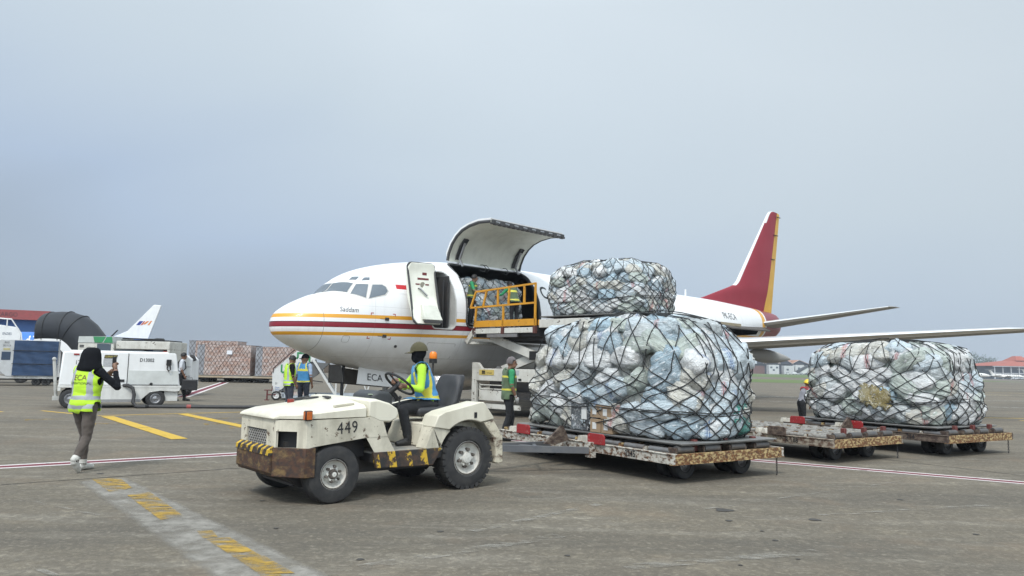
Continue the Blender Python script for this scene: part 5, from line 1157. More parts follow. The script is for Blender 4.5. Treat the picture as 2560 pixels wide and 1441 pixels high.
def vest(f, parent, mats, hem, top=9, bands=(), vert=True, off=.022, width=.035, armw=1):
    """sleeveless vest: mats = [cloth, tape]; bands = heights of the tape rings"""
    J = f.J; l = (J['shL']-J['shR']).normalized(); c0 = J['neck']
    def mf(c, n):
        for z, w in bands:
            if abs(c.z-z) < w: return 1
        u = abs((c-c0).dot(l))
        if vert and bands and c.z > max(z for z, w in bands) and abs(u-.105) < width/2: return 1
        return 0
    return f.garment('vest', ('torso','leg'), lambda c: c.z > hem and c.z < top and (c-J['neck']).length > .065 and abs((c-c0).dot(l)) < .178*armw, off, mats, parent, mf)
def person(label, loc, rz, f, mats, voxel=.011, group=None, wrinkle=.006, s=1):
    e = empty('person', loc, rz, label, 'person', group, s); f.finish('body', mats, e, voxel, wrinkle); return e
def pg(px, py, z=0):  return None
# 1 the photographer in the hijab
J = stand_pose(head=(.07,-.02,1.505), neck=(.03,0,1.36), chest=(.02,0,1.19), pelvis=(0,0,.89), face=(.97,-.1,.0), shL=(.03,.17,1.33), shR=(.03,-.17,1.33), elR=(.12,-.38,1.12), wrR=(.29,-.20,1.35), hdR=(.2,.4,.85), palmR=(-.8,.4,.2), elL=(.26,.16,1.10), wrL=(.33,-.04,1.28), hdL=(.15,-.75,.6), palmL=(-.8,-.3,.2),
               hipL=(0,.085,.86), hipR=(0,-.085,.86), knL=(.13,.075,.47), anL=(.12,.06,.085), toeL=(.29,.05,.03), knR=(-.02,-.09,.46), anR=(-.20,-.08,.17), toeR=(-.10,-.07,.035))
f = figure(J, hands=(.9,.9), build=.97)
wm = person('person in black hijab and hi-vis vest photographing the plane with a raised phone', (-5.72,10.12,0), R(80), f, {'skin':SKIN,'lips':SKIN,'neck':BLK,'hand':SKIN,'sleeve':BLK,'sleeve_low':BLK,'torso':BLK,'leg':PANTS_B,'shoe':SHOE_W}, .0085, wrinkle=.008)
vest(f, wm, [V_LIME, REFL], .80, 1.375, ((.975,.025),(.86,.025)), off=.035, width=.05, armw=.9)
mb = MB(); rg = []; M = Matrix((f.fd,f.hs,f.hu)).transposed().to_4x4()
for i, (z, rx, ry, dx) in enumerate(((.150,.02,.02,-.02),(.142,.07,.06,-.025),(.115,.105,.088,-.03),(.06,.125,.105,-.035),(0,.132,.115,-.04),(-.06,.132,.125,-.045),(-.11,.135,.145,-.05),(-.15,.14,.155,-.05),(-.185,.115,.125,-.045),(-.20,.08,.09,-.04))):
    rg.append([M@Vector((dx+rx*(math.cos(a) if math.cos(a)<.55 or z>.1 or z<-.07 else .55+(math.cos(a)-.55)*.25), 1.14*ry*math.sin(a)*(1+.03*math.sin(5*a+z*20)), z))+f.H for a in np.linspace(0,2*math.pi,28,endpoint=False)])
mb.loft(rg); mb.build('hijab', BLK, wm, smooth=70)
lv, lf = text_mesh('ECA', .085, bold=.001); LR = plain('vest_lettering_red', (.35,.12,.03), .6)
def back_text(name, txt, size, z, mat, f, parent, sx=1, back=True):
    vs, fs = text_mesh(txt, size, sx=sx); bv = BVHTree.FromPolygons([v.co.copy() for v in f.me.vertices], [tuple(p.vertices) for p in f.me.polygons]); out = []
    for a, b in vs:
        o_ = Vector((-1, -a, z+b)); h_ = bv.ray_cast(o_, Vector((1,0,0))); out.append((h_[0] if h_[0] else Vector((-.1,-a,z+b)))+Vector((-.046,0,0)))
    mm = sum(p.x for p in out)/len(out); out = [Vector((min(p.x,mm+.02)-.004,p.y,p.z)) for p in out]
    me = bpy.data.meshes.new(name); me.from_pydata(out, [], fs); me.materials.append(mat); link_mesh(name, me, parent)
back_text('vest_lettering', 'ECA', .10, 1.245, plain('vest_lettering_brown', (.16,.08,.03), .6), f, wm); back_text('vest_lettering', 'OPERATIONAL', .045, 1.17, INK, f, wm)
mb = MB(); mb.box(-.035,.035,-.005,.005,-.075,.075); ph = mb.build('phone', BLACK, bevel=.004); ph.location = wm.matrix_basis @ Vector((.345,-.13,1.46)); ph.rotation_euler = (0,0,R(80+80)); tag(ph, 'black mobile phone held up in both hands by the person in the hijab', 'phone')
mb = MB(); mb.ball((.018,.006,.055), (.008,.002,.008), 8); mb.build('camera_lens', GLASS, ph)
# 2 the driver
J = stand_pose(pelvis=(.20,.10,1.02), chest=(.29,.09,1.30), neck=(.34,.09,1.50), head=(.39,.10,1.645), face=(.80,-.6,-.05), shL=(.43,.26,1.455), shR=(.20,-.10,1.455), elL=(.50,.36,1.20), wrL=(.66,.31,1.235), hdL=(.8,-.25,.15), palmL=(0,.2,1), elR=(.40,-.18,1.21), wrR=(.62,.02,1.30), hdR=(.8,.25,0), palmR=(0,0,1),
               hipL=(.22,.20,.99), hipR=(.22,.0,.99), knL=(.70,.27,.96), anL=(.62,.29,.585), toeL=(.79,.31,.545), knR=(.70,.0,.95), anR=(.82,.0,.585), toeR=(.98,.0,.56))
f = figure(J, hands=(1.1,1.1), headtag='mask'); dr = person('person driving the tow tractor in cap, black balaclava, lime shirt and blue vest', (-.96,9.92,0), TUGH, f, {'mask':BLK,'neck':BLK,'hand':SKIN,'sleeve':LIME,'sleeve_low':LIME,'torso':LIME,'leg':PANTS_K,'shoe':SHOE_K}, .0095, wrinkle=.008)
vest(f, dr, [V_BLUE, REFY], 1.045, 9, ((1.085,.022),), off=.024, width=.03, armw=1.08)
cap(f, dr, cloth('olive_cap', (.085,.075,.035), .3))
# 3 the worker in green beside the loader
J = stand_pose(head=(.06,-.02,1.575), face=(.85,-.5,-.05), elR=(-.02,-.235,1.13), wrR=(.08,-.22,.90), knL=(.12,.1,.49), anL=(.06,.09,.08), toeL=(.24,.1,.03), anR=(-.16,-.09,.09), toeR=(.02,-.1,.03), knR=(-.02,-.1,.49))
f = figure(J, 'short'); p3 = person('person in green shirt, olive mesh vest and grey headscarf walking beside the loader', (-.03,15.4,0), R(20), f, {'skin':SKIN,'lips':SKIN,'neck':SKIN,'hand':GLOVE,'sleeve':GREEN,'forearm':SKIN,'torso':GREEN,'leg':PANTS_K,'shoe':SHOE_K}, .013)
vest(f, p3, [V_GREEN, REFY], .84, 9, ((1.04,.022),(1.30,.02)), vert=False, off=.025); hair(f, p3, cloth('headscarf', (.16,.14,.14)), 'headscarf'); eyes_brows(f, p3)
# 4, 5 the two talking near the nose
J = stand_pose(head=(.07,0,1.565), face=(.9,.1,-.35), elR=(-.01,-.25,1.13), wrR=(.10,-.22,.90)); f = figure(J, 'short')
p4 = person('person in yellow-green hi-vis vest with black sleeves looking down near the nose', (-6.12,20.75,0), R(40), f, {'skin':SKIN,'lips':SKIN,'neck':SKIN,'hand':SKIN,'sleeve':BLK,'forearm':SKIN,'torso':BLK,'leg':PANTS_N,'shoe':SHOE_K}, .013)
vest(f, p4, [V_LIME, REFL], .86, 9, ((1.0,.02),(.91,.02)), off=.028, width=.045); hair(f, p4)
J = stand_pose(head=(.02,0,1.575), face=(-.2,.97,0)); f = figure(J, 'short')
p5 = person('person in blue vest and black cap seen from behind beside the airstairs', (-5.93,21.5,0), R(75), f, {'skin':SKIN,'lips':SKIN,'neck':SKIN,'hand':SKIN,'sleeve':LBLUE,'forearm':SKIN,'torso':LBLUE,'leg':PANTS_N,'shoe':SHOE_K}, .013, s=1.02)
vest(f, p5, [V_BLUE, REFY], .92, 9, ((.95,.02),(1.27,.03)), off=.025); cap(f, p5, BLK)
# 6 the man with the suitcase
J = stand_pose(head=(.05,0,1.565), face=(1,.05,-.1), elR=(-.02,-.235,1.13), wrR=(.10,-.20,.89), knL=(.10,.1,.49), anL=(.14,.09,.08), toeL=(.31,.1,.03), knR=(-.02,-.1,.48), anR=(-.22,-.1,.10), toeR=(-.05,-.1,.03)); f = figure(J, 'short', hands=(1.3,.4))
p6 = person('person in white shirt with backpack straps walking off with a black suitcase', (-12.3,28.0,0), R(22), f, {'skin':SKIN,'lips':SKIN,'neck':SKIN,'hand':SKIN,'sleeve':WSHIRT,'forearm':SKIN,'torso':WSHIRT,'leg':PANTS_K,'shoe':SHOE_K}, .013, s=1.06); hair(f, p6)
mb = MB()
for q in (-1,1): mb.tube([V3(-.125,.10*q,1.15),V3(-.13,.11*q,1.35),V3(-.02,.125*q,1.475),V3(.10,.12*q,1.36),V3(.135,.11*q,1.15),V3(.02,.18*q,1.02),V3(-.12,.12*q,1.06)], .016, 6)
mb.build('backpack_strap', BLK, p6)
mb = MB(); mb.box(-.28,.28,-.09,.09,.0,.40); sc = mb.build('suitcase', paint('black_case', (.018,.018,.02), .45, .3, (.05,.05,.05), 5), None, (-11.98,28.0,.40), R(12), bevel=.03, seg=3); tag(sc, 'black suitcase carried by the person in the white shirt', 'suitcase')
mb = MB(); mb.tube([(-.09,0,.395),(-.09,0,.46),(.09,0,.46),(.09,0,.395)], .012, 8); mb.build('handle', BLACK, sc)
# 7, 8 in the cargo doorway and on the loader bridge
def on_ac(s, lat, z): return ac(s, lat, z)
J = stand_pose(face=(.9,.3,-.1), elR=(.16,-.24,1.15), wrR=(.40,-.20,1.10), chest=(.05,0,1.25), neck=(.07,0,1.43), head=(.11,0,1.57), shL=(.06,.185,1.4), shR=(.06,-.185,1.4)); f = figure(J, 'short')
p7 = person('person in green and olive vest at the left edge of the cargo doorway', on_ac(6.12,1.6,2.80), R(-12), f, {'skin':SKIN,'lips':SKIN,'neck':SKIN,'hand':SKIN,'sleeve':GREEN,'forearm':SKIN,'torso':GREEN,'leg':PANTS_K,'shoe':SHOE_K}, .014)
vest(f, p7, [V_GREEN, REFY], .90, 9, ((1.0,.02),(1.32,.02)), vert=False, off=.025); hair(f, p7)
J = stand_pose(pelvis=(0,0,.92), chest=(.14,0,1.20), neck=(.22,0,1.36), head=(.29,0,1.49), face=(.9,.1,-.4), shL=(.20,.18,1.33), shR=(.20,-.18,1.33), elL=(.30,.30,1.16), wrL=(.46,.36,1.12), elR=(.30,-.24,1.10), wrR=(.45,-.2,1.05)); f = figure(J, 'long')
p8 = person('person in green shirt and olive vest bending over the load on the loader bridge', on_ac(7.2,2.55,2.72), AH+R(82), f, {'skin':SKIN,'lips':SKIN,'neck':SKIN,'hand':SKIN,'sleeve':GREEN,'sleeve_low':GREEN,'torso':GREEN,'leg':PANTS_K,'shoe':SHOE_K}, .014)
vest(f, p8, [V_GREEN, REFY], .90, 9, ((.97,.022),(1.26,.03)), vert=False, off=.025); hair(f, p8)
# 9 the marshaller far right behind the load
J = stand_pose(face=(.9,0,-.35), chest=(.10,0,1.22), neck=(.18,0,1.37), head=(.25,0,1.50), shL=(.16,.18,1.34), shR=(.16,-.18,1.34), elR=(.13,-.23,1.08), wrR=(.16,-.22,.84), elL=(.28,.25,1.12), wrL=(.42,.2,1.1)); f = figure(J, 'short')
p9 = person('person in red vest, grey shirt and yellow helmet leaning beside the farthest right load', (7.62,19.6,0), R(10), f, {'skin':SKIN,'lips':SKIN,'neck':SKIN,'hand':SKIN,'sleeve':GREYSH,'forearm':SKIN,'torso':GREYSH,'leg':PANTS_K,'shoe':SHOE_K}, .013, s=.80)
f.garment('vest', ('torso',), lambda c: c.z > .95 and c.x > .12-(c.z-1.2)*.2 and (c-f.J['neck']).length > .06, .02, [V_RED], p9)
mb = MB(); M = Matrix((f.fd,f.hs,f.hu)).transposed().to_4x4(); rg = []
for i in range(8):
    t = math.pi*(.03+.52*i/7); rg.append([M@Vector((.14*math.sin(t)*math.cos(a), .12*math.sin(t)*math.sin(a), .14*math.cos(t)))+f.H+f.hu*.03-f.fd*.01 for a in np.linspace(0,2*math.pi,20,endpoint=False)])
rg.append([M@Vector((.165*math.cos(a), .14*math.sin(a), -.03))+f.H+f.hu*.03 for a in np.linspace(0,2*math.pi,20,endpoint=False)])
mb.loft(rg); mb.build('helmet', plain('helmet_yellow', (.65,.50,.02), .35), p9, smooth=60)
# ------------------------------------------------------------------ the scissor loader at the cargo door
OWHITE = paint('loader_white', (.60,.59,.54), .5, .5, (.22,.19,.14), 2.2, chips=.14, streak=.4); YRAIL = paint('rail_yellow', (.62,.29,.02), .5, .45, (.3,.13,.02), 3, chips=.06)
ld = empty('cargo_loader', ac(7.45, 2.2, 0), AH-R(90), 'white scissor-lift cargo loader with yellow railing raised to the open cargo door', 'cargo loader')
mb = MB(); mb.box(.0,7.4,-1.5,1.5,.55,.75); mb.box(.25,7.2,-1.2,1.2,.75,1.35); mb.build('chassis', DARKSTEEL, ld)
for s_ in (-1,1):
    mb = MB(); mb.box(-.05,7.4,s_*1.66-.05,s_*1.66+.05,1.06,1.44); mb.box(-.05,.16,s_*1.66-.055,s_*1.66+.055,.28,1.06); mb.prism([(-.05,1.44),(-.05,1.62),(.22,1.62),(.42,1.44)], s_*1.66-.05, s_*1.66+.05); lp = mb.build('side_panel', OWHITE, ld, bevel=.012)
    mb = MB(); mb.box(.24,1.75,s_*1.62-.03,s_*1.62+.03,.92,.95); mb.box(.24,1.75,s_*1.62-.03,s_*1.62+.03,.80,.83); mb.box(.24,1.75,s_*1.62-.035,s_*1.62+.035,.46,.77); mb.box(.24,.28,s_*1.62-.03,s_*1.62+.03,.46,.98); mb.box(.24,2.0,s_*1.62-.035,s_*1.62+.035,.22,.36); mb.build('slatted_cover', OWHITE, lp)
    for x in (2.9, 6.4):
        t_, r_ = MB(), MB(); wheel(t_, r_, (x,s_*1.42,.46), (0,s_,0), .46, .34, .5, 28); w_ = t_.build('wheel', RUBBER, ld); r_.build('rim', OWHITE, w_)
    for q, (a, b_) in enumerate((((.45,1.28),(4.2,2.42)), ((.45,2.42),(4.2,1.28)))):
        y = s_*(1.36 if q else 1.22); mb = MB(); mb.bar((a[0],y,a[1]),(b_[0],y,b_[1]),.12,.26); mb.build('scissor_arm', OWHITE, ld, bevel=.01)
    mb = MB(); mb.cyl((2.32,s_*1.15,1.85),(2.32,s_*1.46,1.85),.13); mb.box(2.17,2.47,s_*1.43-.02,s_*1.43+.03,1.72,1.98); mb.build('scissor_pivot', BLACK, ld)
    mb = MB(); mb.cyl((.85,s_*1.36,1.42),(.85,s_*1.44,1.42),.10); mb.build('scissor_roller', STEEL, ld)
# bridge and main platforms
mb = MB(); mb.box(-.12,2.62,-1.55,1.7,2.42,2.56); mb.box(.3,2.6,-1.3,1.4,2.30,2.42); mb.box(-.12,2.62,-1.62,1.72,2.56,2.66)
for k in range(9): mb.cyl((.05+k*.3,-1.5,2.67),(.05+k*.3,1.6,2.67),.04,n=10)
br_ = mb.build('bridge_platform', DARKSTEEL, ld)
mb = MB(); mb.box(.05,1.25,-1.70,-1.62,2.52,2.68); mb.box(1.34,2.62,-1.70,-1.62,2.52,2.68); mb.box(-.05,0,-1.72,-1.6,2.42,2.74); mb.build('bridge_side_beam', OWHITE, br_, bevel=.01)
mb = MB(); mb.bar((.0,-1.68,2.64),(-.34,-1.68,2.26),.10,.14); mb.box(-.42,.02,-1.66,1.6,2.20,2.28); mb.build('bridge_flap', OWHITE, br_)
mb = MB(); mb.box(.0,.08,-1.73,-1.69,2.46,2.54); mb.box(.6,1.9,-1.72,-1.66,2.40,2.50); mb.build('bridge_trim', STEEL, br_)
mb = MB(); mb.box(2.7,6.6,-1.5,1.6,2.70,2.86); mb.box(2.75,6.5,-1.2,1.3,2.50,2.70)
for k in range(13): mb.cyl((2.85+k*.3,-1.45,2.88),(2.85+k*.3,1.55,2.88),.045,n=10)
pf = mb.build('main_platform', DARKSTEEL, ld)
mb = MB(); mb.box(2.7,6.6,-1.62,-1.52,2.66,2.90); mb.box(2.7,6.6,1.6,1.7,2.66,2.90); mb.build('platform_side_beam', OWHITE, pf, bevel=.01)
mb = MB(); mb.box(2.64,2.70,-1.6,1.6,2.74,2.90); mb.build('platform_edge', YRAIL, pf)
for s_ in (-1,1):
    mb = MB(); mb.bar((3.2,s_*1.0,1.35),(6.2,s_*1.0,2.5),.12,.24); mb.bar((3.2,s_*.86,2.5),(6.2,s_*.86,1.35),.12,.24); mb.build('rear_scissor', OWHITE, ld)
y = -1.68; mb = MB(); mb.bar((-.02,y,2.83),(2.64,y,2.83),.05,.20); mb.build('toe_board', YRAIL, br_)
mb = MB()
for a, b_ in (((2.60,2.66),(2.60,3.98)),((-.02,2.66),(.06,3.38)),((1.27,2.66),(1.27,3.38)),((-.22,3.36),(2.62,3.40)),((.02,3.86),(2.62,3.97)),((-.22,3.36),(.02,3.86)),((.36,3.38),(.52,3.88)),((1.02,3.39),(1.02,3.90)),((1.48,3.39),(1.52,3.92)),((2.15,3.39),(2.15,3.95))):
    mb.bar((a[0],y,a[1]),(b_[0],y,b_[1]),.05,.055)
mb.build('railing', YRAIL, br_)
for x in (-.02,1.27,2.6): mb = MB(); mb.box(x-.05,x+.05,y-.05,y+.04,2.5,2.72); mb.build('railing_socket', paint('socket_red', (.10,.03,.025), .6, .5), br_)
YPL = paint('plate_yellow', (.55,.42,.12), .5, .3)
mb = MB(); mb.box(.30,.95,-1.725,-1.712,1.24,1.40); pl = mb.build('maker_plate', YPL, ld)
lettering('maker_lettering', 'm', .19, INK, pl, (.50,-1.726,1.335), (1,0,0), (0,0,1), .003, bold=.012); lettering('maker_lettering', 'MANNIS', .06, INK, pl, (.76,-1.726,1.30), (1,0,0), (0,0,1), .003)
mb = MB(); mb.box(1.78,2.02,-1.718,-1.712,1.26,1.40); mb.build('notice_plate', paint('notice', (.4,.42,.44), .5), ld); mb = MB(); mb.box(2.0,2.12,-1.73,-1.712,1.10,1.16); mb.build('reflector', BLACK, ld)
# ------------------------------------------------------------------ the ground power unit on the left
gp = empty('ground_power_unit', (-12.6535,23.8955,0), R(30.8), 'white boxy ground power unit on wheels lettered D13002 with a black hose', 'power unit'); HW = .85
mb = MB(); prof = [(-1.49,.70),(-1.44,1.66),(-1.40,1.70),(1.66,1.72),(1.71,1.69),(1.86,.70)]
mb.loft([[Vector((x*.985+.01,-HW+.03,z-.0)) for x,z in prof],[Vector((x,-HW+.06,z)) for x,z in prof],[Vector((x,HW-.06,z)) for x,z in prof],[Vector((x*.985,HW,z)) for x,z in prof]]); 
gb = mb.build('cabinet', WHITE, gp, bevel=.03, seg=3)
mb = MB(); mb.box(-1.5,1.9,-HW-.005,HW,.62,.69); mb.prism([(-.72,.62),(1.88,.62),(1.86,.52),(1.75,.50),(1.30,.53),(1.0,.48),(.78,.27),(.74,.18),(-.72,.18)], -HW, -HW+.06); mb.prism([(-.72,.62),(1.88,.62),(1.86,.52),(1.3,.53),(.9,.4),(.74,.18),(-.72,.18)], HW-.06, HW); mb.box(1.42,1.82,-HW+.08,HW-.08,.20,.60); mb.box(-1.5,-1.42,-HW,HW,.52,.62); mb.build('skirt', paint('skirt_white', (.66,.66,.63), .5, .4, (.25,.23,.2), 2, streak=.3), gp, bevel=.008)
mb = MB(); mb.box(-.70,.75,-HW-.006,-HW+.0,.18,.27); mb.build('skirt_stripe', paint('stripe_grey', (.28,.28,.28), .6), gp)
mb = MB(); mb.box(-1.3,1.6,-.6,.6,.3,.6); mb.build('underframe', BLACK, gp)
mb = MB(); mb.box(.325,.345,-HW+.022,-HW+.04,.72,1.69); mb.box(.345,1.82,-HW+.022,-HW+.04,.705,.715); mb.build('door_gap', BLACK, gb)
mb = MB(); mb.box(.36,1.80,-HW+.022,-HW+.032,.73,1.16); mb.build('lower_panel', paint('panel_greyed', (.60,.62,.60), .5, .4, (.3,.3,.28), 3), gb)
mb = MB(); mb.box(.08,.26,-HW+.015,-HW+.035,.80,.88); mb.cyl((1.02,-HW+.03,.74),(1.02,-HW-.01,.74),.045); mb.build('latch', BLACK, gb)
mb = MB(); mb.box(1.42,1.56,-HW-.07,-HW+.03,1.34,1.52); mb.tube([(1.45,-HW-.03,1.34),(1.45,-HW-.04,1.22),(1.50,-HW-.04,1.15),(1.55,-HW-.04,1.2),(1.53,-HW-.03,1.34)], .02, 6); mb.build('socket_box', BLACK, gb, bevel=.02)
lettering('unit_number', 'D13002', .15, INK, gb, (.86,-HW+.024,1.485), (1,0,0), (0,0,1), .004, sx=.85, bold=.002); lettering('unit_number', '120', .17, INK, gb, (-1.0,-HW+.024,1.38), (1,0,0), (0,0,1), .004, sx=.8)
mb = MB(); mb.prism([(-.34,1.52),(.0,1.52),(.03,1.63),(-.32,1.63)], -HW+.018, -HW+.03); pq = mb.build('name_plate', plain('plate_black', (.05,.045,.03), .5), gb); lettering('maker_lettering', 'GUINAULT', .085, plain('plate_gold', (.62,.52,.12), .5), pq, (-.155,-HW+.016,1.575), (1,0,0), (0,0,1), .004, sx=.75)
mb = MB(); mb.box(-.35,.0,-HW+.018,-HW+.03,1.28,1.50); mb.build('control_panel', paint('panel_mixed', (.35,.36,.37), .5, .6, (.6,.6,.6), 16), gb)
mb = MB(); mb.box(-1.15,-1.0,-HW+.01,-HW+.035,1.60,1.65); mb.build('lamp', plain('lamp_red', (.3,.03,.02), .3), gb, bevel=.01)
mb = MB(); mb.box(-1.25,1.5,-.45,.3,1.70,1.76); mb.build('roof_hatch', WHITE, gb, bevel=.015)
for x in (-1.16,1.17):
    for s_ in (-1,1):
        t_, r_ = MB(), MB(); wheel(t_, r_, (x,s_*(HW-.12),.285), (0,s_,0), .285, .22, .55, 32); w_ = t_.build('wheel', RUBBER, gp); r_.build('rim', STEEL, w_)
mb = MB(); mb.tube([(-1.52,-.55,.30),(-1.56,-.62,.6),(-1.64,-.72,1.42)], .045, 10); mb.ball((-1.645,-.725,1.47), .06, 10); mb.box(-1.62,-1.45,-.66,-.40,.24,.36); mb.build('tow_bar', paint('bar_white', (.55,.55,.52), .5, .5), gp)
G2 = Matrix.Translation((-12.6535,23.8955,0)) @ Matrix.Rotation(R(30.8),4,'Z')
hp = [G2@Vector(p) for p in ((.25,-.82,.69),(.36,-.92,.70),(.50,-.97,.62),(.55,-.99,.42),(.53,-1.02,.18),(.62,-1.10,.06),(.85,-1.14,.05))]
hp += [Vector((-11.3,23.55,.05)),Vector((-10.2,23.75,.05)),Vector((-8.6,24.15,.05)),Vector((-7.4,24.6,.05)),Vector((-6.3,25.2,.05))]
mb = MB(); mb.tube(hp, .055, 10); ho = mb.build('air_hose', paint('hose_black', (.03,.03,.032), .55, .4, (.09,.085,.08), 12)); tag(ho, 'thick black hose running along the ground from the power unit', 'hose')
mb = MB(); mb.cyl(hp[-4]+Vector((0,0,0)), hp[-4]+Vector((.12,.04,0)), .07); mb.build('hose_coupling', plain('coupling_red', (.3,.05,.04), .4), ho)
kb = [Vector(ac(2.35,.1,1.44)),Vector(ac(2.3,.12,1.2)),Vector(ac(2.25,.2,.7)),Vector(ac(2.15,.35,.2)),Vector(ac(1.9,.4,.04)),Vector(ac(.5,.0,.04))]
mb = MB(); mb.tube(kb, .05, 10); tag(mb.build('power_cable', BLACK), 'black cable hanging from the belly behind the nose to the ground', 'cable')
# ------------------------------------------------------------------ airstairs behind the nose
ast = empty('airstairs', (-9.318,29.936,0), R(12), 'white mobile airstairs with green squared logo behind the aircraft nose', 'airstairs'); STW = paint('stairs_white', (.66,.67,.66), .5, .35, (.3,.3,.27), 2.5, streak=.3)
for y in (0, 1.5):
    mb = MB(); mb.prism([(-.16,.27),(-.20,1.18),(.76,2.02),(.86,2.06),(1.45,1.76),(1.28,1.58),(.08,.36)], y, y+.06); sp = mb.build('side_panel', STW, ast)
GRN = paint('logo_green', (.03,.24,.09), .5, .3)
mb = MB(); B = -.012
for x0,x1,z0,z1 in ((.72,1.25,1.86,1.93),(1.18,1.25,1.55,1.86),(.72,.79,1.70,1.86),(.55,.76,1.66,1.72),(.55,.61,1.20,1.66),(.12,.18,1.12,1.42),(.16,.55,1.08,1.15)): mb.box(x0,x1,B,0,z0,z1)
mb.build('logo', GRN, sp if False else ast)
mb = MB(); mb.box(.84,.9,B,0,1.70,1.80); mb.box(.9,1.0,B,0,1.74,1.80); mb.build('logo_white_mark', WHITE, ast)
lettering('stairs_number', '01', .12, INK, ast, (-.02,0,.66), (1,0,0), (0,0,1), .008, sx=.8); lettering('stairs_lettering', 'Gians', .10, plain('ink_blue', (.03,.12,.4), .5), ast, (.02,0,.50), (1,0,0), (0,0,1), .008, sx=.8); lettering('stairs_lettering', 'aware', .09, plain('ink_blue', (.03,.12,.4), .5), ast, (.03,0,.42), (1,0,0), (0,0,1), .008, sx=.8)
mb = MB(); mb.prism([(.10,.34),(1.25,1.55),(1.99,1.5),(1.5,1.0),(1.27,.83),(.7,.42)], .08, 1.48); mb.build('stair_underside', paint('stairs_grey', (.13,.135,.14), .6, .4), ast)
mb = MB()
for k in range(9): mb.box(.0+k*.155,.2+k*.155,.06,1.5,.38+k*.155,.41+k*.155)
mb.build('treads', STEEL, ast)
mb = MB(); mb.bar((1.36,-.02,1.64),(2.35,-.02,.15),.09,.09); mb.build('strut', STW, ast); mb = MB(); mb.bar((1.36,1.5,1.64),(2.35,1.5,.15),.09,.09); mb.build('strut', STW, ast); mb = MB(); mb.bar((2.3,0,1.5),(2.3,0,.2),.06,.06); mb.bar((3.0,0,1.5),(2.55,0,.2),.05,.05); mb.bar((3.1,.8,1.5),(3.6,.8,.2),.05,.05); mb.bar((3.9,0,1.6),(3.5,0,.2),.05,.05); mb.bar((4.2,0,1.5),(4.35,0,.2),.05,.05); mb.build('struts', STW, ast)
mb = MB(); mb.box(.2,4.6,-.05,.10,.10,.26); mb.box(.2,4.6,1.4,1.55,.10,.26); mb.box(.2,.3,-.05,1.5,.12,.3); mb.build('base_frame', paint('frame_blue_white', (.45,.50,.55), .5, .3), ast)
mb = MB(); mb.tube([(-.16,-.02,1.27),(.74,-.02,2.14)], .025, 8); mb.tube([(-.16,-.02,1.27),(-.17,-.02,1.1)], .02, 6); mb.tube([(.74,-.02,2.14),(.78,-.02,2.02)], .02, 6); mb.build('handrail', paint('handrail_brown', (.09,.05,.045), .5), ast)
t_, r_ = MB(), MB(); wheel(t_, r_, (.0,-.05,.185), (0,-1,0), .185, .16, .62, 24); w_ = t_.build('wheel', RUBBER, ast); r_.build('rim', WHITE, w_)
t_, r_ = MB(), MB(); wheel(t_, r_, (.0,1.5,.185), (0,1,0), .185, .16, .62, 24); w_ = t_.build('wheel', RUBBER, ast); r_.build('rim', WHITE, w_)
mb = MB(); mb.tube([(-.34,-.1,0.01),(-.34,-.1,.40)], .03, 8); mb.cyl((-.34,-.1,.0),(-.34,-.1,.03),.10); mb.tube([(-.46,-.1,.40),(-.14,-.1,.40)], .02, 6); mb.tube([(-.16,-.1,.36),(-.16,-.1,.56)], .02, 6); mb.tube([(-.34,-.1,.22),(0,-.1,.22)], .025, 6); mb.build('jack', paint('jack_red', (.12,.03,.03), .5), ast)
mb = MB(); mb.box(.45,1.1,-.06,-.04,.20,.34); mb.build('warning_board', hazard_mat('red_white_board', .22, 0, .1) if False else paint('board_red_white', (.5,.48,.45), .5, .9, (.3,.05,.04), 9), ast)
# towbar under the nose gear
tb = MB(); a, b_ = Vector(ac(4.0,.1,.30)), Vector(ac(.3,.9,.24)); tb.bar(a, b_, .16, .14); tb.bar(b_, b_+Vector((-.5,-.2,.02)), .08, .08); to = tb.build('aircraft_tow_bar', DARKSTEEL); tag(to, 'dark steel tow bar coupled to the nose wheels of the freighter', 'tow bar')
mb = MB()
for q in (-.18,.18): c = b_+Vector((.7,.5,.0)); mb.cyl(c+Vector((q,-.5*q,-.09)), c+Vector((q*1.6,-.8*q,-.09)), .15)
mb.build('wheel', RUBBER, to); mb = MB(); c = b_+Vector((.5,.35,.1)); mb.tube([c,c+Vector((0,0,.32))], .025, 6); mb.tube([c+Vector((-.12,0,.25)),c+Vector((.12,0,.25))], .02, 6); mb.build('hand_pump', BLACK, to)
# ------------------------------------------------------------------ left background: container, stairs, airliner, terminal
u = empty('container_dolly', (-26.75,40.3,0), R(28), 'low white dolly under the blue-curtained container at far left', 'dolly')
mb = MB(); mb.box(-3,1.9,-.75,.75,.38,.50); mb.build('deck', paint('dolly_white', (.52,.52,.50), .6, .6, (.2,.16,.12), 3, chips=.2), u)
mb = MB(); mb.box(-2.6,1.7,-.5,.5,.30,.38); mb.tube([(-1.6,-.6,.32),(-1.5,-.62,.22),(-.9,-.62,.22),(-.8,-.6,.32)], .03, 6); mb.build('frame', DARKSTEEL, u)
for x in (-2.3,-1.3,1.1,1.55):
    for s_ in (-1,1):
        t_, r_ = MB(), MB(); wheel(t_, r_, (x,s_*.6,.2), (0,s_,0), .2, .18, .5, 20); w_ = t_.build('wheel', RUBBER, u); r_.build('rim', DARKSTEEL, w_)
c = empty('air_cargo_container', (-26.7,40.3,.505), R(28), 'aluminium air cargo container with blue curtain standing on the low white dolly', 'container')
CPR = [(-.80,.0),(-.02,.0),(-.02,1.92),(-.62,1.92),(-.86,1.72),(-.86,.62)]
CALU = paint('container_panel', (.52,.53,.53), .5, .4, (.25,.24,.22), 3, metal=.2)
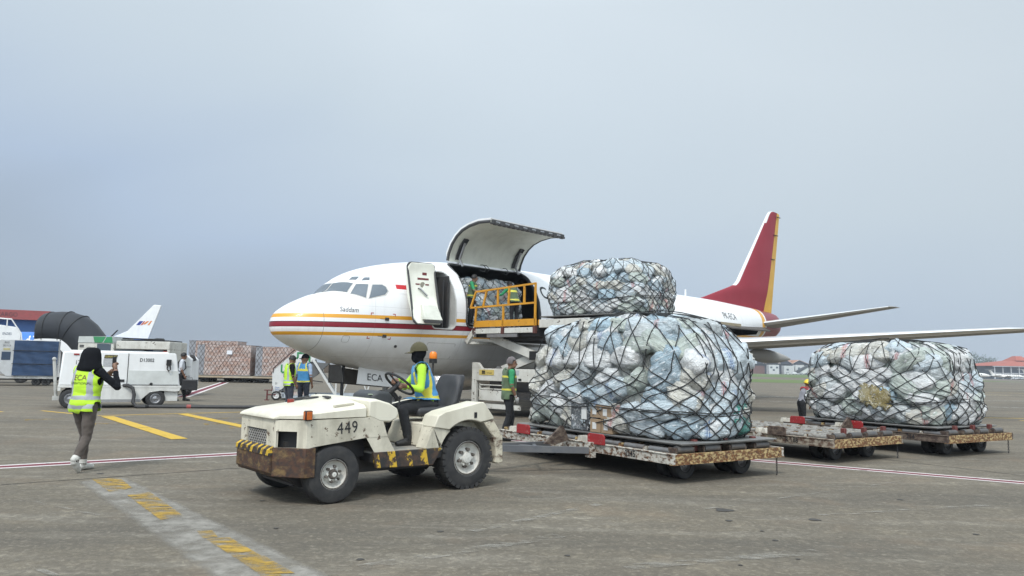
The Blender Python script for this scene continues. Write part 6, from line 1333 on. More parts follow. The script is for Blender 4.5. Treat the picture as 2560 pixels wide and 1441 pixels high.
mb = MB(); mb.prism([(-.30,.0),(1.95,.0),(2.0,1.92),(-.62,1.92),(-.72,1.86),(-.86,.55)], -.75, .75); cb = mb.build('shell', CALU, c, bevel=.01)
BLU = cloth('blue_curtain', (.018,.055,.135), .45, 2.5, .55)
mb = MB(); n = 16; V = []
for i in range(n+1):
    for j in range(n+1):
        x = -.03+2.02*i/n-(.06 if j<n else 0)*0; z = .03+1.86*j/n; V.append((x+.03*(z-.9)*.3, -.80-.02*math.sin(i*1.1+j*.6)-.012*math.sin(j*2.2+i*.4), z))
mb.add(V, [(i*(n+1)+j,(i+1)*(n+1)+j,(i+1)*(n+1)+j+1,i*(n+1)+j+1) for i in range(n) for j in range(n)]); mb.build('curtain', BLU, c, smooth=60)
mb = MB()
for z in (.65,1.35): mb.bar((-.08,-.84,z),(2.02,-.84,z),.02,.03)
mb.build('curtain_strap', BLACK, c)
lettering('container_code', 'RKE', .16, INK, c, (-.36,-.752,1.76), (1,0,0), (0,0,1), .004, sx=.8); lettering('container_code', '28213 CA', .14, INK, c, (-.36,-.752,1.60), (1,0,0), (0,0,1), .004, sx=.62)
mb = MB(); mb.box(-.56,-.16,-.765,-.752,.85,1.28); mb.build('side_window', plain('window_navy', (.03,.05,.09), .4), c); mb = MB(); mb.box(-.5,-.2,-.765,-.752,1.36,1.47); mb.build('data_plate', paint('plate_cream', (.45,.40,.2), .6), c)
# white belt loader with lettering behind it
k = empty('belt_loader', (-29.3,44.0,0), R(30), 'white belt loader with top railing and dark lettering at the left edge', 'belt loader')
mb = MB(); mb.prism([(-3,2.55),(.3,2.4),(.3,2.9),(.1,3.25),(-.9,3.38),(-3,3.4)], -.6, .6); mb.build('canopy', WHITE, k, bevel=.02)
mb = MB(); mb.box(-3,.3,-.6,.6,.9,1.3); mb.box(-3,.5,-.5,.5,.5,.9); mb.prism([(-3,2.2),(.3,2.05),(.3,2.35),(-3,2.5)], -.55,.55); mb.build('body', paint('loader_grey', (.4,.4,.4), .6, .5), k)
mb = MB()
for x in (-2,-1.3,-.6,0,.3): mb.bar((x,-.6,1.3),(x,-.6,2.3),.06,.06)
mb.bar((-3,-.6,1.8),(.3,-.6,1.8),.06,.06); mb.build('cage', WHITE, k)
mb = MB(); mb.tube([(-3,-.6,3.85),(-.2,-.6,3.7),(.32,-.6,2.9),(.4,-.6,2.4)], .04, 6); mb.tube([(-2,-.6,3.5),(-2,-.6,3.82)], .03, 6); mb.tube([(-.4,-.6,3.3),(-.4,-.6,3.72)], .03, 6); mb.build('railing', WHITE, k)
mb = MB(); mb.box(-1.15,-.75,-.625,-.602,2.76,3.04); lg = mb.build('logo_square', plain('logo_navy', (.01,.05,.15), .5), k, bevel=.004); lettering('loader_lettering', 'M', .30, plain('letter_white', (.8,.8,.8), .5), lg, (-.95,-.626,2.9), (1,0,0), (0,0,1), .004, bold=.01); lettering('loader_lettering', 'ENZIES', .20, plain('letter_navy', (.02,.05,.12), .5), k, (-.36,-.602,2.85), (1,0,0), (0,0,1), .006, sx=.72)
for x in (-2.2,.5):
    for s_ in (-1,1):
        t_, r_ = MB(), MB(); wheel(t_, r_, (x,s_*.6,.35), (0,s_,0), .35, .22, .5, 20); w_ = t_.build('wheel', RUBBER, k); r_.build('rim', STEEL, w_)
# passenger stairs with a dark tent cover
ps = empty('covered_stairs', (-28.0,46.5,0), 0, 'tall passenger stairs under a black fabric tunnel cover', 'passenger stairs'); TENT = cloth('tent_fabric', (.02,.024,.031), .35, 1.5, .75)
mb = MB(); rg = []
for (x, zc, tx, tz, r_, lo) in ((-1.15,3.25,-1,0,.95,-.1),(-1.05,3.28,-1,0,1.0,0),(-.7,3.33,-1,0,1.02,0),(-.2,3.35,-1,0,1.05,0),(.35,3.34,-.95,.1,1.06,0),(.85,3.22,-.85,.5,1.06,0),(1.35,2.85,-.75,.66,1.05,0),(1.8,2.35,-.72,.69,1.02,0),(2.25,1.85,-.72,.69,1.0,0),(2.5,1.5,-.72,.69,.98,0)):
    d = Vector((-tz*0+abs(tx),0,-tz)).normalized(); up = Vector((d.z*-1,0,d.x)); up = Vector((tz,0,abs(tx))).normalized(); ring = []
    for a in np.linspace(-12,192,17): ring.append(Vector((x,0,zc))+Vector((0,1,0))*1.0*math.cos(R(a))+up*r_*math.sin(R(a))*(1 if math.sin(R(a))>0 else 3.4))
    rg.append(ring)
mb.loft(rg, caps=False, closed=False); tn = mb.build('tent_cover', TENT, ps, smooth=60); tn.modifiers.new('t','SOLIDIFY').thickness = .03
mb = MB()
for ring in (rg[2],rg[4],rg[5]): mb.tube([p+(p-Vector((p.x,0,3.2))).normalized()*.02 for p in ring], .025, 6)
mb.build('tent_rib', BLACK, ps)
mb = MB(); mb.prism([(-1.15,2.2),(.4,2.2),(.45,3.2),(-.0,3.25),(-1.15,3.2)], -.98, .98); mb.prism([(.4,3.2),(.4,2.1),(2.3,.3),(2.75,.7)], -.98, -.90); mb.prism([(.4,3.2),(.4,2.1),(2.3,.3),(2.75,.7)], .90, .98); mb.build('stair_body', WHITE, ps, bevel=.02)
mb = MB(); mb.box(1.55,1.95,-1.0,-.985,1.55,1.85); mb.box(1.8,2.1,-1.0,-.985,1.3,1.55); mb.build('logo_green_patch', GRN, ps)
mb = MB(); mb.box(-1.2,2.8,-.8,.8,.35,.6); mb.box(-.9,-.6,-.7,.7,.6,2.2); mb.box(.2,.4,-.7,.7,.6,2.2); mb.build('frame', paint('stairs_frame', (.45,.46,.46), .6), ps)
for x in (-.8,2.2):
    for s_ in (-1,1):
        t_, r_ = MB(), MB(); wheel(t_, r_, (x,s_*.8,.3), (0,s_,0), .3, .2, .5, 20); w_ = t_.build('wheel', RUBBER, ps); r_.build('rim', STEEL, w_)
# white service truck with green-patterned cab roof, behind the power unit
sv = empty('service_truck', (-17.6,31.2,0), R(2), 'white service truck with green patterned roof edge behind the power unit', 'truck')
mb = MB(); mb.box(-.02,.62,-.9,.9,.5,2.15); mb.prism([(.62,.5),(1.5,.5),(1.46,1.6),(1.38,2.15),(.62,2.15)], -.9, .9); cbx = mb.build('cab', OWHITE, sv, bevel=.02)
mb = MB(); mb.prism([(-.02,2.15),(1.38,2.15),(1.34,2.42),(.0,2.40)], -.92, .92); mb.build('roof_fairing', paint('roof_pale', (.5,.52,.5), .5), sv)
mb = MB(); mb.prism([(.65,2.16),(.95,2.16),(1.08,2.40),(.58,2.40)], -.935, -.922); mb.prism([(1.0,2.16),(1.37,2.16),(1.33,2.40),(1.12,2.40)], -.935, -.922); mb.build('green_pattern', GRN, sv)
mb = MB(); mb.box(.74,1.30,-.915,-.89,1.70,2.12); mb.build('cab_window', GLASS, sv, bevel=.02)
mb = MB()
for z in (2.02,1.96,1.72,1.66): mb.box(.05,.22,-.915,-.898,z,z+.035)
mb.build('vent', BLACK, sv); lettering('truck_lettering', 'GL', .16, INK, sv, (.45,-.9,1.92), (1,0,0), (0,0,1), .004)
mb = MB(); mb.box(1.5,3.65,-.9,.9,1.92,2.25); mb.box(1.5,3.6,-.85,.85,.5,1.6); mb.box(3.55,3.65,-.9,.9,.5,1.92); mb.build('rear_body', OWHITE, sv, bevel=.02)
mb = MB(); mb.box(1.5,2.6,-.88,.88,1.62,1.90); mb.box(3.0,3.4,-.88,.88,1.6,1.9); mb.build('equipment_bay', paint('bay_dark', (.06,.07,.08), .6), sv); mb = MB(); mb.box(3.4,3.56,-.91,-.86,1.70,1.86); mb.build('tail_lamp', plain('lamp_red2', (.35,.05,.03), .3), sv)
mb = MB(); mb.box(1.6,3.5,-.7,.7,2.25,2.31); mb.tube([(1.6,-.6,2.36),(3.3,-.6,2.33)], .03, 6); mb.tube([(.9,-.2,2.4),(1.2,-.25,2.7)], .03, 6); mb.build('roof_gear', BLACK, sv)
for x in (.7,3.0):
    for s_ in (-1,1):
        t_, r_ = MB(), MB(); wheel(t_, r_, (x,s_*.8,.4), (0,s_,0), .4, .25, .5, 20); w_ = t_.build('wheel', RUBBER, sv); r_.build('rim', STEEL, w_)
ct = empty('equipment_cart', (-14.5,33.2,0), R(8), 'white upright equipment cart with red lamp behind the walking person', 'cart')
mb = MB(); mb.prism([(-.5,.42),(-.55,1.72),(.30,1.72),(.48,1.55),(.50,.42)], -.6, .6); mb.build('body', WHITE, ct, bevel=.04); mb = MB(); mb.tube([(.32,-.3,1.70),(.46,-.3,1.66),(.54,-.3,1.5)], .08, 8); mb.build('hood_edge', BLACK, ct)
mb = MB()
for z in (.82,1.22): mb.box(-.1,.46,-.61,-.598,z,z+.015)
mb.build('panel_gap', INK, ct); mb = MB(); mb.box(.28,.46,-.62,-.598,.44,.60); mb.build('lamp', plain('lamp_red2', (.35,.05,.03)), ct)
for x in (-.3,.3):
    t_, r_ = MB(), MB(); wheel(t_, r_, (x,-.45,.21), (0,-1,0), .21, .18, .5, 20); w_ = t_.build('wheel', RUBBER, ct); r_.build('rim', STEEL, w_)
# ------------------------------------------------------------------ netted pallets of cartons far behind
CART = None
def carton_mat():
    m, nt, b = node_mat('wrapped_cartons'); t = N(nt, 'ShaderNodeTexCoord'); bk = N(nt, 'ShaderNodeTexBrick'); bk.inputs['Scale'].default_value = 1; bk.inputs['Brick Width'].default_value = .55; bk.inputs['Row Height'].default_value = .33; bk.inputs['Mortar Size'].default_value = .014
    bk.inputs['Color1'].default_value = (.34,.20,.15,1); bk.inputs['Color2'].default_value = (.42,.30,.25,1); bk.inputs['Mortar'].default_value = (.13,.09,.075,1)
    mp = N(nt, 'ShaderNodeMapping'); mp.inputs['Rotation'].default_value = (R(90),0,0); nt.links.new(t.outputs['Object'], mp.inputs[0]); nt.links.new(mp.outputs[0], bk.inputs['Vector'])
    n1 = noise(nt, 1.6, 6, .7, None, .8, (1,1,2.5)); n2 = noise(nt, 4, 5, .7, None, 1.0); c = mixc(nt, rampn(nt, n1, .45, .62), bk.outputs['Color'], (.48,.41,.38)); c = mixc(nt, mulf(nt, rampn(nt, n2, .55, .68), .6), c, (.62,.60,.6)); nt.links.new(c, b.inputs['Base Color']); b.inputs['Roughness'].default_value = .4
    nt.links.new(bump(nt, n2, .5, .03), b.inputs['Normal']); return m
CART = carton_mat(); GREYW = paint('grey_wrap', (.28,.29,.31), .5, .6, (.12,.12,.13), 2); NETB = plain('net_brown', (.06,.045,.04), .8); PTOP = plain('pallet_label', (.7,.72,.75), .7)
def carton_load(label, x, y, w, d, z0, z1, seed):
    o = empty('carton_pallet', (x,y,z0), R(3), label, 'wrapped pallet', 'netted pallets of wrapped cartons'); rnd = random.Random(seed); mb = MB(); H = z1-z0; n = 14; P = []
    def pt(u, v): return Vector((u*w/2, -d/2-.05*mnoise.noise(Vector((u*3,v*4,seed)))-.03, .04+v*H))
    for nm, mt, x0, x1 in (('grey_cover', GREYW, -1.0, -.72), ('cartons', CART, -.72, 1.0)):
        mb = MB(); rg = []
        for i in range(9):
            u = x0+(x1-x0)*i/8; col = [pt(u,j/10)+Vector((0,0,0)) for j in range(11)]; top = .03*mnoise.noise(Vector((u*5,1,seed))); col[-1].z += top
            rg.append(col+[Vector((u*w/2, d/2, .04+H)), Vector((u*w/2, d/2, .04))])
        mb.loft(rg); mb.build(nm, mt, o, smooth=50)
    mb = MB(); step = .26
    for f_ in (1,-1):
        for i in range(-8, int(w/step)+9):
            q = []
            for j in range(13):
                v = j/12; xx = -w/2+i*step+f_*v*H*.62
                if -w/2 <= xx <= w/2: q.append(Vector((xx, pt(xx/(w/2), v).y-.012, .04+v*H+.02*math.sin(i*2.1+j))))
            if len(q) > 1: mb.tube(q, .010, 4)
    for i in range(int(w/step)+1): xx = -w/2+i*step; mb.tube([(xx,-d/2-.05,.05+H),(xx+.3,d/2,.06+H)], .012, 4)
    mb.build('net', NETB, o); mb = MB(); mb.box(-w/2-.05,w/2+.05,-d/2-.08,d/2,0,.04); mb.build('pallet', PAL, o)
    return o
l1 = carton_load('netted pallet of pinkish cartons with a white label, biggest beside the nose', -20.6, 54.6, 3.75, 2.2, .50, 2.62, 1); mb = MB(); mb.box(.22,.60,-1.22,-1.19,1.5,1.78); mb.build('paper_label', PTOP, l1)
carton_load('tall netted pallet of cartons behind the equipment cart', -22.6, 57.6, 3.6, 2.2, .50, 2.98, 2)
carton_load('small low carton pallet between the two bigger netted ones', -18.35, 57.5, 1.3, 1.6, .50, 2.15, 3)
carton_load('netted pallet of cartons with dark grey end nearest the airstairs', -16.65, 54.8, 3.4, 2.2, .50, 2.55, 4)
for x, y, lb in ((-20.6,54.6,'low dolly with wood-coloured deck edge under the biggest carton pallet'),(-22.8,57.6,'low dolly under the tall carton pallet'),(-16.8,54.8,'low white-edged dolly under the carton pallet by the airstairs')):
    d = empty('pallet_dolly', (x,y,0), R(3), lb, 'dolly', 'low dollies under the carton pallets')
    mb = MB(); mb.box(-2.1,2.1,-1.15,1.1,.34,.48); mb.build('deck', paint('dolly_timber', (.34,.27,.18), .7, .8, (.5,.48,.42), 1.2), d); mb = MB(); mb.box(-2,2,-1,1,.26,.34); mb.bar((2.0,-1,.3),(3.3,-1.2,.16),.07,.07); mb.build('frame', BLACK, d)
    for xx in (-1.5,-1.2,1.2,1.5):
        for s_ in (-1,1):
            t_, r_ = MB(), MB(); wheel(t_, r_, (xx,s_*.8,.17), (0,s_,0), .17, .16, .5, 16); w_ = t_.build('wheel', RUBBER, d); r_.build('rim', DARKSTEEL, w_)
mb = MB(); mb.box(-1.3,1.1,-.3,.3,0,.05)
# parked airliner with white tail
pa = empty('parked_airliner', (-42.5,92,0), R(180), 'parked blue airliner with a white tail behind the power unit', 'airplane'); FB = paint('airliner_blue', (.03,.16,.52), .35, .2, (.02,.1,.35), 1)
mb = MB(); rg = []
for x, r_, zc in ((-1.6,.25,3.3),(-.5,.5,3.2),(2,1.0,2.9),(6,1.6,2.6),(10,1.9,2.75),(24,1.9,2.75),(28,1.4,2.5),(30,.7,2.2),(30.6,.1,2.15)): rg.append([Vector((x,r_*math.cos(a),zc+r_*math.sin(a))) for a in np.linspace(0,2*math.pi,24,endpoint=False)])
mb.loft(rg); pf_ = mb.build('fuselage', FB, pa)
mb = MB(); mb.prism([(7.0,4.1),(2.3,3.95),(.95,8.25),(1.84,8.3),(2.1,8.05),(4.9,5.0),(6.0,4.5)], -.12, .12); fn = mb.build('tail_fin', WHITE, pa, bevel=.05)
fn_ = fn
mb = MB(); mb.prism([(3.4,5.75),(3.85,5.75),(3.45,6.25),(3.0,6.25)], .121, .14); mb.build('tail_emblem', plain('emblem_navy', (.03,.05,.25), .5), fn)
mb = MB(); mb.prism([(2.75,5.85),(3.05,5.85),(2.55,6.25),(2.25,6.25)], .121, .14); mb.prism([(2.45,5.75),(2.25,5.75),(1.9,6.3),(2.1,6.3)], .121, .14); mb.build('tail_emblem', plain('emblem_orange', (.65,.22,.06), .5), fn); mb = MB(); mb.prism([(3.3,5.75),(2.9,6.25),(2.75,6.25),(3.12,5.75)], .141, .15); mb.build('tail_emblem', plain('emblem_red', (.5,.06,.05)), fn)
mb = MB(); mb.prism([(3.4,1.1),(1.2,1.4),(-2.6,5.2),(-1.9,5.6)], 3.62, 3.72, 'z') if False else mb.add([(3.0,.6,3.6),(.4,.6,3.6),(-2.2,5.5,3.95),(-1.4,5.6,3.98),(3.0,.6,3.7),(.4,.6,3.7),(-2.2,5.5,4.0),(-1.4,5.6,4.03)], [(0,1,2,3),(4,5,6,7),(0,1,5,4),(1,2,6,5),(2,3,7,6),(3,0,4,7)]); mb.build('tailplane', paint('tailplane_dark', (.07,.075,.08), .5), pa)
vs, fs = text_mesh('AIR', 1.0, bold=.02); me = bpy.data.meshes.new('fuselage_lettering'); me.from_pydata([(15.6-a, math.sqrt(max(.01,1.9**2-(b+1.0)**2))+.03, 2.75+1.0+b) for a,b in vs], [], fs); me.materials.append(plain('letter_white', (.8,.8,.8))); link_mesh('fuselage_lettering', me, pf_)
mb = MB()
for s_ in (-1,1): mb.cyl((13,s_*2.2,.45),(13,s_*2.5,.45),.45); mb.tube([(13,s_*2.3,.45),(13,s_*1.2,1.6)], .12, 8)
mb.cyl((26,-.2,.4),(26,.2,.4),.4); mb.tube([(26,0,.4),(26,0,1.2)], .1, 8); mb.build('landing_gear', RUBBER, pa)
# terminal with red fascia
tm = empty('cargo_terminal', (-69.9,98,0), R(24), 'long blue terminal building with a dark red lettered fascia', 'building'); 
mb = MB(); mb.box(-30,7.5,0,20,0,6.5); mb.build('wall', paint('terminal_blue', (.035,.095,.23), .6, .4, (.02,.05,.12), .3), tm)
mb = MB(); mb.box(-30,7.9,-1.2,20.2,6.5,7.75); fa = mb.build('fascia', paint('fascia_red', (.30,.06,.055), .6, .3), tm)
lettering('fascia_lettering', 'TERMINAL - PT. ANGKASA PURA KARGO', .8, plain('fascia_ink', (.10,.03,.035), .6), fa, (-2,-1.2,7.1), (1,0,0), (0,0,1), .03, sx=.85)
mb = MB(); mb.box(-30,7.2,-2.2,0,4.4,4.7); mb.build('canopy', paint('canopy_blue', (.16,.33,.55), .6), tm); mb = MB()
for k_ in range(5): mb.box(-22+k_*6,-18+k_*6,-.15,0,0,4.2)
mb.build('shutter', paint('shutter_dark', (.03,.035,.05), .6), tm)
mb = MB()
for x in (-2,0,2,4.5,6.5): mb.box(x-.15,x+.15,-2.2,-1.9,0,4.4)
mb.build('post', paint('post_red', (.2,.05,.05), .6), tm)
# ------------------------------------------------------------------ right background
ORT = rusty('old_tile_roof', (.42,.20,.11), .35, (.30,.14,.08), (.16,.09,.06), .35); WALLD = paint('dark_hangar_wall', (.055,.065,.085), .7, .4, (.03,.03,.04), .2); TRIM = plain('gable_trim', (.50,.42,.38), .7)
hg = empty('gabled_hangar', (0,600,0), 0, 'dark hangar row with four orange gabled roofs across the airfield', 'hangar')
mb = MB(); mb.box(184,246,3,60,0,8.2); mb.build('wall', WALLD, hg)
for x0, xp, x1, zp in ((180,196.8,205.5,12.5),(203,209.7,217,11.9),(215,221,227.5,11.7),(226,232.2,240.5,11.4)):
    mb = MB(); mb.prism([(x0,8.2),(xp,zp),(x1,8.2)], 1, 60); mb.build('gable', WALLD, hg); mb = MB()
    mb.add([(x1,0,8.3),(xp,0,zp+.25),(xp-1,60,zp+.3),(x1-1,60,8.4)], [(0,1,2,3)]); mb.add([(x0,0,8.3),(xp,0,zp+.25),(xp-1,60,zp+.3),(x0-1,60,8.4)], [(0,1,2,3)])
    mb.add([(xp,-.1,zp+.25),(xp+7.5,-.1+8,zp+.2),(xp+7.5,60,zp+.2),(xp,60,zp+.25)], [(0,1,2,3)]) if x1 < 235 else None
    r_ = mb.build('roof', ORT, hg); mb = MB(); mb.bar((x0,-.3,8.3),(xp,-.3,zp+.25),.3,.35); mb.bar((xp,-.3,zp+.25),(x1,-.3,8.3),.3,.35); mb.build('trim', TRIM, r_)
mb = MB(); mb.box(196.2,198.2,.6,1.2,8.0,10.5); mb.build('gable_window', plain('window_pale', (.6,.65,.7), .4), hg); mb = MB(); mb.box(192.5,205,2.2,3.2,0,6.5); mb.build('brick_wall', paint('brick_dull', (.16,.075,.06), .8, .5, (.08,.05,.05), .4), hg)
ob_ = empty('office_block', (0,592,0), 0, 'white low buildings in front of the gabled hangars', 'building'); 
for x0_, x1_, z_ in ((205,213,7.3),(217,225,6.8),(226,233,7.6),(249,262,5.6)): mb = MB(); mb.box(x0_,x1_,0,6,0,z_); mb.build('wall', paint('office_white', (.55,.56,.56), .6, .3, (.3,.3,.3), .3), ob_)
for x,z in ((206,4.5),(208,2.5),(210.5,4.5),(219,3),(228,4.2)): mb = MB(); mb.box(x,x+1.6,-.1,0,z,z+1.4); mb.build('window', GLASS, ob_)
bx_ = empty('brick_annex', (0,585,0), 0, 'orange brick annex to the right of the hangars', 'building'); mb = MB(); mb.box(237,246.5,0,6,0,7.0); mb.build('wall', paint('brick_orange', (.38,.13,.07), .8, .3, (.2,.1,.08), .4), bx_); mb = MB(); mb.box(243,245,-.1,0,0,3); mb.build('door', WALLD, bx_)
st2 = empty('far_stairs', (0,575,0), 0, 'dark covered passenger stairs parked before the brick annex', 'passenger stairs'); mb = MB(); mb.prism([(217,1),(229,7.5),(238,8.0),(238,6.6),(230,6),(221,.8)], 0, 2.5); mb.build('canopy', paint('stairs_dark', (.05,.055,.06), .7), st2); mb = MB(); mb.prism([(222,.9),(229.5,5.8),(232,5.8),(232,1)], .3, 2); mb.bar((232,.2,6),(237,.2,1.0),.3,.4); mb.build('frame', STW, st2)
mb = MB(); mb.cyl((224,-.2,.6),(224,.2,.6),.6); mb.cyl((233,-.2,.6),(233,.2,.6),.6); mb.build('wheels', RUBBER, st2)
car = None; CARC = [plain('car_white', (.62,.63,.64), .35), plain('car_silver', (.42,.43,.45), .35), plain('car_dark', (.05,.05,.06), .35)]
def make_car(x, y, rz, col, label, van=False, L=4.4):
    e = empty('parked_car', (x,y,0), rz, label, 'car', 'vehicles parked along the far buildings'); zt = 2.0 if van else 1.45; mb = MB()
    rg = [[Vector((px_,s_*.85,z)) for px_,z in ([(-L/2,.35),(-L/2,.9),(-L*.44,1.0),(L*.3,.95),(L/2,.8),(L/2,.35)])] for s_ in (-1,1)]; mb.loft(rg); b_ = mb.build('body', col, e, bevel=.08)
    mb = MB(); mb.loft([[Vector((px_,s_*w_,z)) for px_,z,w_ in (((-L*.47 if van else -L*.36),.95,.82),((-L*.46 if van else -L*.26),zt,.68),(L*(.16 if van else .08),zt,.68),(L*.28,.95,.82))] for s_ in (-1,1)]); mb.build('cabin', GLASS if not van else col, b_, bevel=.06)
    for xx in (-L*.3,L*.3):
        for s_ in (-1,1): mb = MB(); mb.cyl((xx,s_*.62,.33),(xx,s_*.88,.33),.33,n=14); mb.build('wheel', RUBBER, e)
for i, (x, col, van, lb) in enumerate(((208,0,False,'white car leftmost before the white offices'),(213.2,0,True,'white van before the gap of the white offices'),(218,1,False,'silver car before the middle white office'),(223.0,2,False,'dark car left of the covered stairs'),(240.5,2,True,'dark van in front of the brick annex'))): make_car(x, 560, R(10*i), CARC[col], lb, van, 4.6)
REDR = paint('red_tile_roof', (.34,.09,.058), .7, .35, (.26,.06,.04), .3); POST = plain('pale_column', (.55,.56,.58), .6)
def pavilion(label, x0, x1, y, ze, zs, zt, xc):
    e = empty('terminal_pavilion', (0,y,0), 0, label, 'building', 'red roofed terminal pavilions'); mb = MB(); mb.box(x0+2,x1-2,3,40,0,ze); mb.build('wall', paint('pavilion_glass_wall', (.06,.08,.11), .35, .3), e)
    mb = MB(); mb.loft([[Vector(p) for p in ((x0,0,ze),(x1,0,ze),(x1,44,ze),(x0,44,ze))],[Vector(p) for p in ((xc-3.4,18,zs),(xc+3.4,18,zs),(xc+3.4,26,zs),(xc-3.4,26,zs))]]); r_ = mb.build('roof', REDR, e, smooth=0)
    if zt: mb = MB(); mb.loft([[Vector(p) for p in ((xc-5.2,14,zs-.3),(xc+5.2,14,zs-.3),(xc+5.2,28,zs-.3),(xc-5.2,28,zs-.3))],[Vector(p) for p in ((xc-1.6,20,zt),(xc+1.6,20,zt),(xc+1.6,23,zt),(xc-1.6,23,zt))]]); mb.build('roof_cap', REDR, r_, smooth=0)
    mb = MB(); mb.box(x0+.3,x1-.3,.2,.6,ze-.5,ze); mb.build('eave', POST, r_); mb = MB(); mb.box(x0+2,x1-2,2.8,3,3.2,3.8); mb.build('band', POST, e)
    for k_ in range(int((x1-x0)/5)): mb = MB(); mb.box(x0+2+k_*5-.2,x0+2.4+k_*5-.2,1,1.5,0,ze); mb.build('column', POST, e)
pavilion('red-roofed terminal pavilion with a raised roof cap at the right edge', 294, 354, 455, 8.0, 12.0, 14.7, 323.5)
pavilion('red-roofed terminal pavilion half hidden by the farthest right load', 286, 333.5, 520, 8.3, 13.4, 0, 309)
def make_jet(label, x, y, rz, s=1.0):
    e = empty('business_jet', (x,y,0), rz, label, 'airplane', 'white business jets parked by the pavilions', s); mb = MB(); rg = []
    for px_, r_, zc in ((-12,.15,2.6),(-10.5,.5,2.5),(-7,1.0,2.3),(-3,1.2,2.2),(6,1.2,2.2),(9,1.05,2.1),(11,.6,1.9),(12,.12,1.75)): rg.append([Vector((px_,r_*math.cos(a),zc+r_*math.sin(a))) for a in np.linspace(0,2*math.pi,16,endpoint=False)])
    JW = plain('jet_white', (.72,.70,.66), .35); mb.loft(rg); b_ = mb.build('fuselage', JW, e); mb = MB(); mb.prism([(-7.5,3.1),(-11.2,2.9),(-13.2,6.4),(-11.6,6.5),(-9.6,4.2)], -.14, .14); mb.build('fin', JW, e); mb = MB(); mb.add([(-11.4,-3.6,6.45),(-13.6,-3.6,6.4),(-13.6,3.6,6.4),(-11.4,3.6,6.45),(-11.4,-3.6,6.6),(-13.6,-3.6,6.55),(-13.6,3.6,6.55),(-11.4,3.6,6.6)], [(0,1,2,3),(4,5,6,7),(0,1,5,4),(1,2,6,5),(2,3,7,6),(3,0,4,7)]); mb.build('tailplane', JW, e)
    mb = MB(); mb.add([(3,-1,1.5),(-3.5,-1,1.5),(-6.5,-11,2.3),(-4.8,-11,2.3),(3,-1,1.8),(-3.5,-1,1.7),(-6.5,-11,2.4),(-4.8,-11,2.4)], [(0,1,2,3),(4,5,6,7),(0,1,5,4),(1,2,6,5),(2,3,7,6),(3,0,4,7)]); mb.add([(3,1,1.5),(-3.5,1,1.5),(-6.5,11,2.3),(-4.8,11,2.3),(3,1,1.8),(-3.5,1,1.7),(-6.5,11,2.4),(-4.8,11,2.4)], [(0,1,2,3),(4,5,6,7),(0,1,5,4),(1,2,6,5),(2,3,7,6),(3,0,4,7)]); mb.build('wings', JW, e)
    for s_ in (-1,1): mb = MB(); mb.cyl((-9.5,s_*1.7,2.9),(-5.5,s_*1.7,2.9),.62,.7,16); mb.build('engine', JW, e)
    mb = MB()
    for k_ in range(6): mb.box(-1+k_*1.5,-.4+k_*1.5,-1.22,-1.1,2.35,2.75)
    mb.build('windows', GLASS, b_); mb = MB(); mb.tube([(9,0,1.2),(9,0,.2)], .12, 6); mb.tube([(-2,-1.6,1.6),(-2,-1.6,.2)], .15, 6); mb.tube([(-2,1.6,1.6),(-2,1.6,.2)], .15, 6); mb.build('landing_gear', STEEL, e)
make_jet('white business jet with T-tail parked before the red-roofed pavilion', 293, 440, R(-4), .82)
make_jet('white business jet showing only its nose right beside the netted load', 267, 436, R(-12), 1.0)
make_jet('white business jet cut off by the right edge of the picture', 318, 446, R(0), .95)
for i, (x, col, lb) in enumerate(((289.5,0,'white car left of the T-tail jet'),(292.5,1,'silver car under the tail of the T-tail jet'))): make_car(x, 428, R(8*i), CARC[col], lb)
LEAF = paint('leaf_green', (.045,.085,.035), .7, .5, (.02,.04,.02), .35); BARK = paint('bark', (.09,.065,.045), .9, .5)
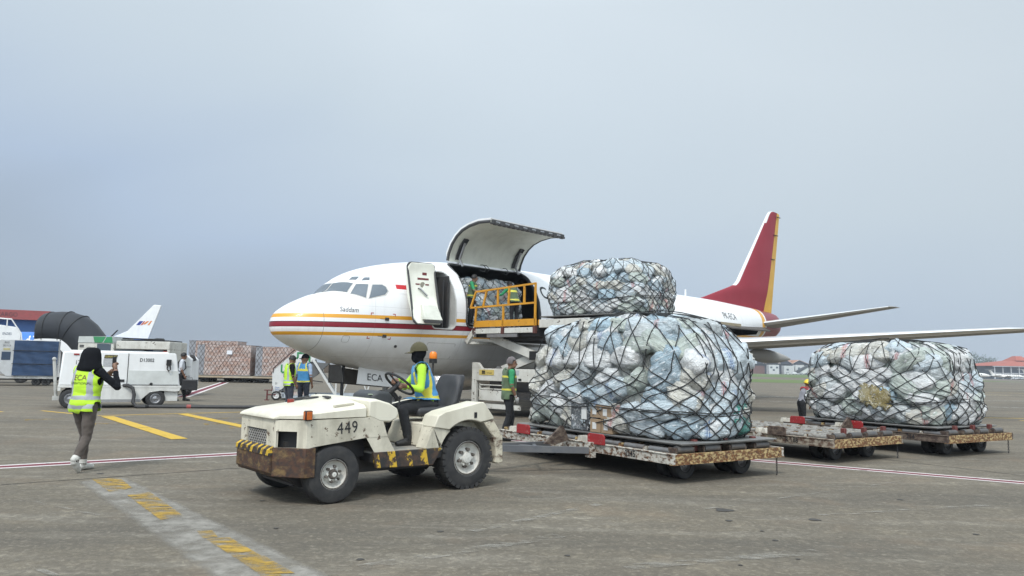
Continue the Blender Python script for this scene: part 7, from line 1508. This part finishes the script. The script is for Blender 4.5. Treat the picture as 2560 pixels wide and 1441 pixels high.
def make_tree(label, x, y, h, w, seed, n=1700):
    e = empty('tree', (x,y,0), 0, label, 'tree', 'trees behind the pavilions'); rnd = random.Random(seed); mb = MB(); mb.tube([(0,0,0),(.1,0,h*.3),(0,.2,h*.55)], [.5,.38,.2], 8)
    for k_ in range(7): a = k_*.9; mb.tube([(0,0,h*(.3+.03*k_)),(w*.25*math.cos(a),w*.2*math.sin(a),h*.6),(w*.4*math.cos(a),w*.3*math.sin(a),h*.8)], [.22,.14,.05], 6)
    mb.build('trunk', BARK, e); mb = MB(); cl = [Vector((rnd.uniform(-.5,.5)*w, rnd.uniform(-.4,.4)*w, h*(.52+.42*(1-abs(rnd.uniform(-1,1))**1.5)*rnd.random()))) for _ in range(26)]
    for _ in range(n):
        c_ = rnd.choice(cl); d = Vector((rnd.gauss(0,1),rnd.gauss(0,1),rnd.gauss(0,.7)))*w*.085; p = c_+d; s_ = rnd.uniform(.18,.42)*w/14; a = Vector((rnd.gauss(0,1),rnd.gauss(0,1),rnd.gauss(0,1))).normalized(); b_ = a.orthogonal().normalized(); c2 = a.cross(b_); mb.add([p+b_*s_,p+c2*s_*.6,p-b_*s_,p-c2*s_*.6], [(0,1,2,3)])
    mb.build('crown', LEAF, e, smooth=0)
make_tree('broad dark tree rising behind the red pavilion roofs', 379, 600, 21.5, 17, 5); make_tree('lower dark tree beside the broad one over the pavilion roofs', 389, 604, 19, 12, 6, 1200)
make_tree('small tree at the far end behind the carton pallets', -29, 118, 4.5, 4.0, 8, 500)
# 
# ------------------------------------------------------------------ the humid air over the airfield
mb = MB(); mb.box(-2600,2600,-80,3600,-1,24); hz = mb.build('haze', [bpy.data.materials.new('haze')], smooth=0); tag(hz, kind='stuff')
hm = hz.data.materials[0]; hm.use_nodes = True; ht = hm.node_tree; ht.nodes.clear(); ho_ = ht.nodes.new('ShaderNodeOutputMaterial'); pv = ht.nodes.new('ShaderNodeVolumePrincipled')
pv.inputs['Color'].default_value = (.86,.92,1,1); pv.inputs['Density'].default_value = .0004; pv.inputs['Anisotropy'].default_value = .2; ht.links.new(pv.outputs[0], ho_.inputs['Volume'])
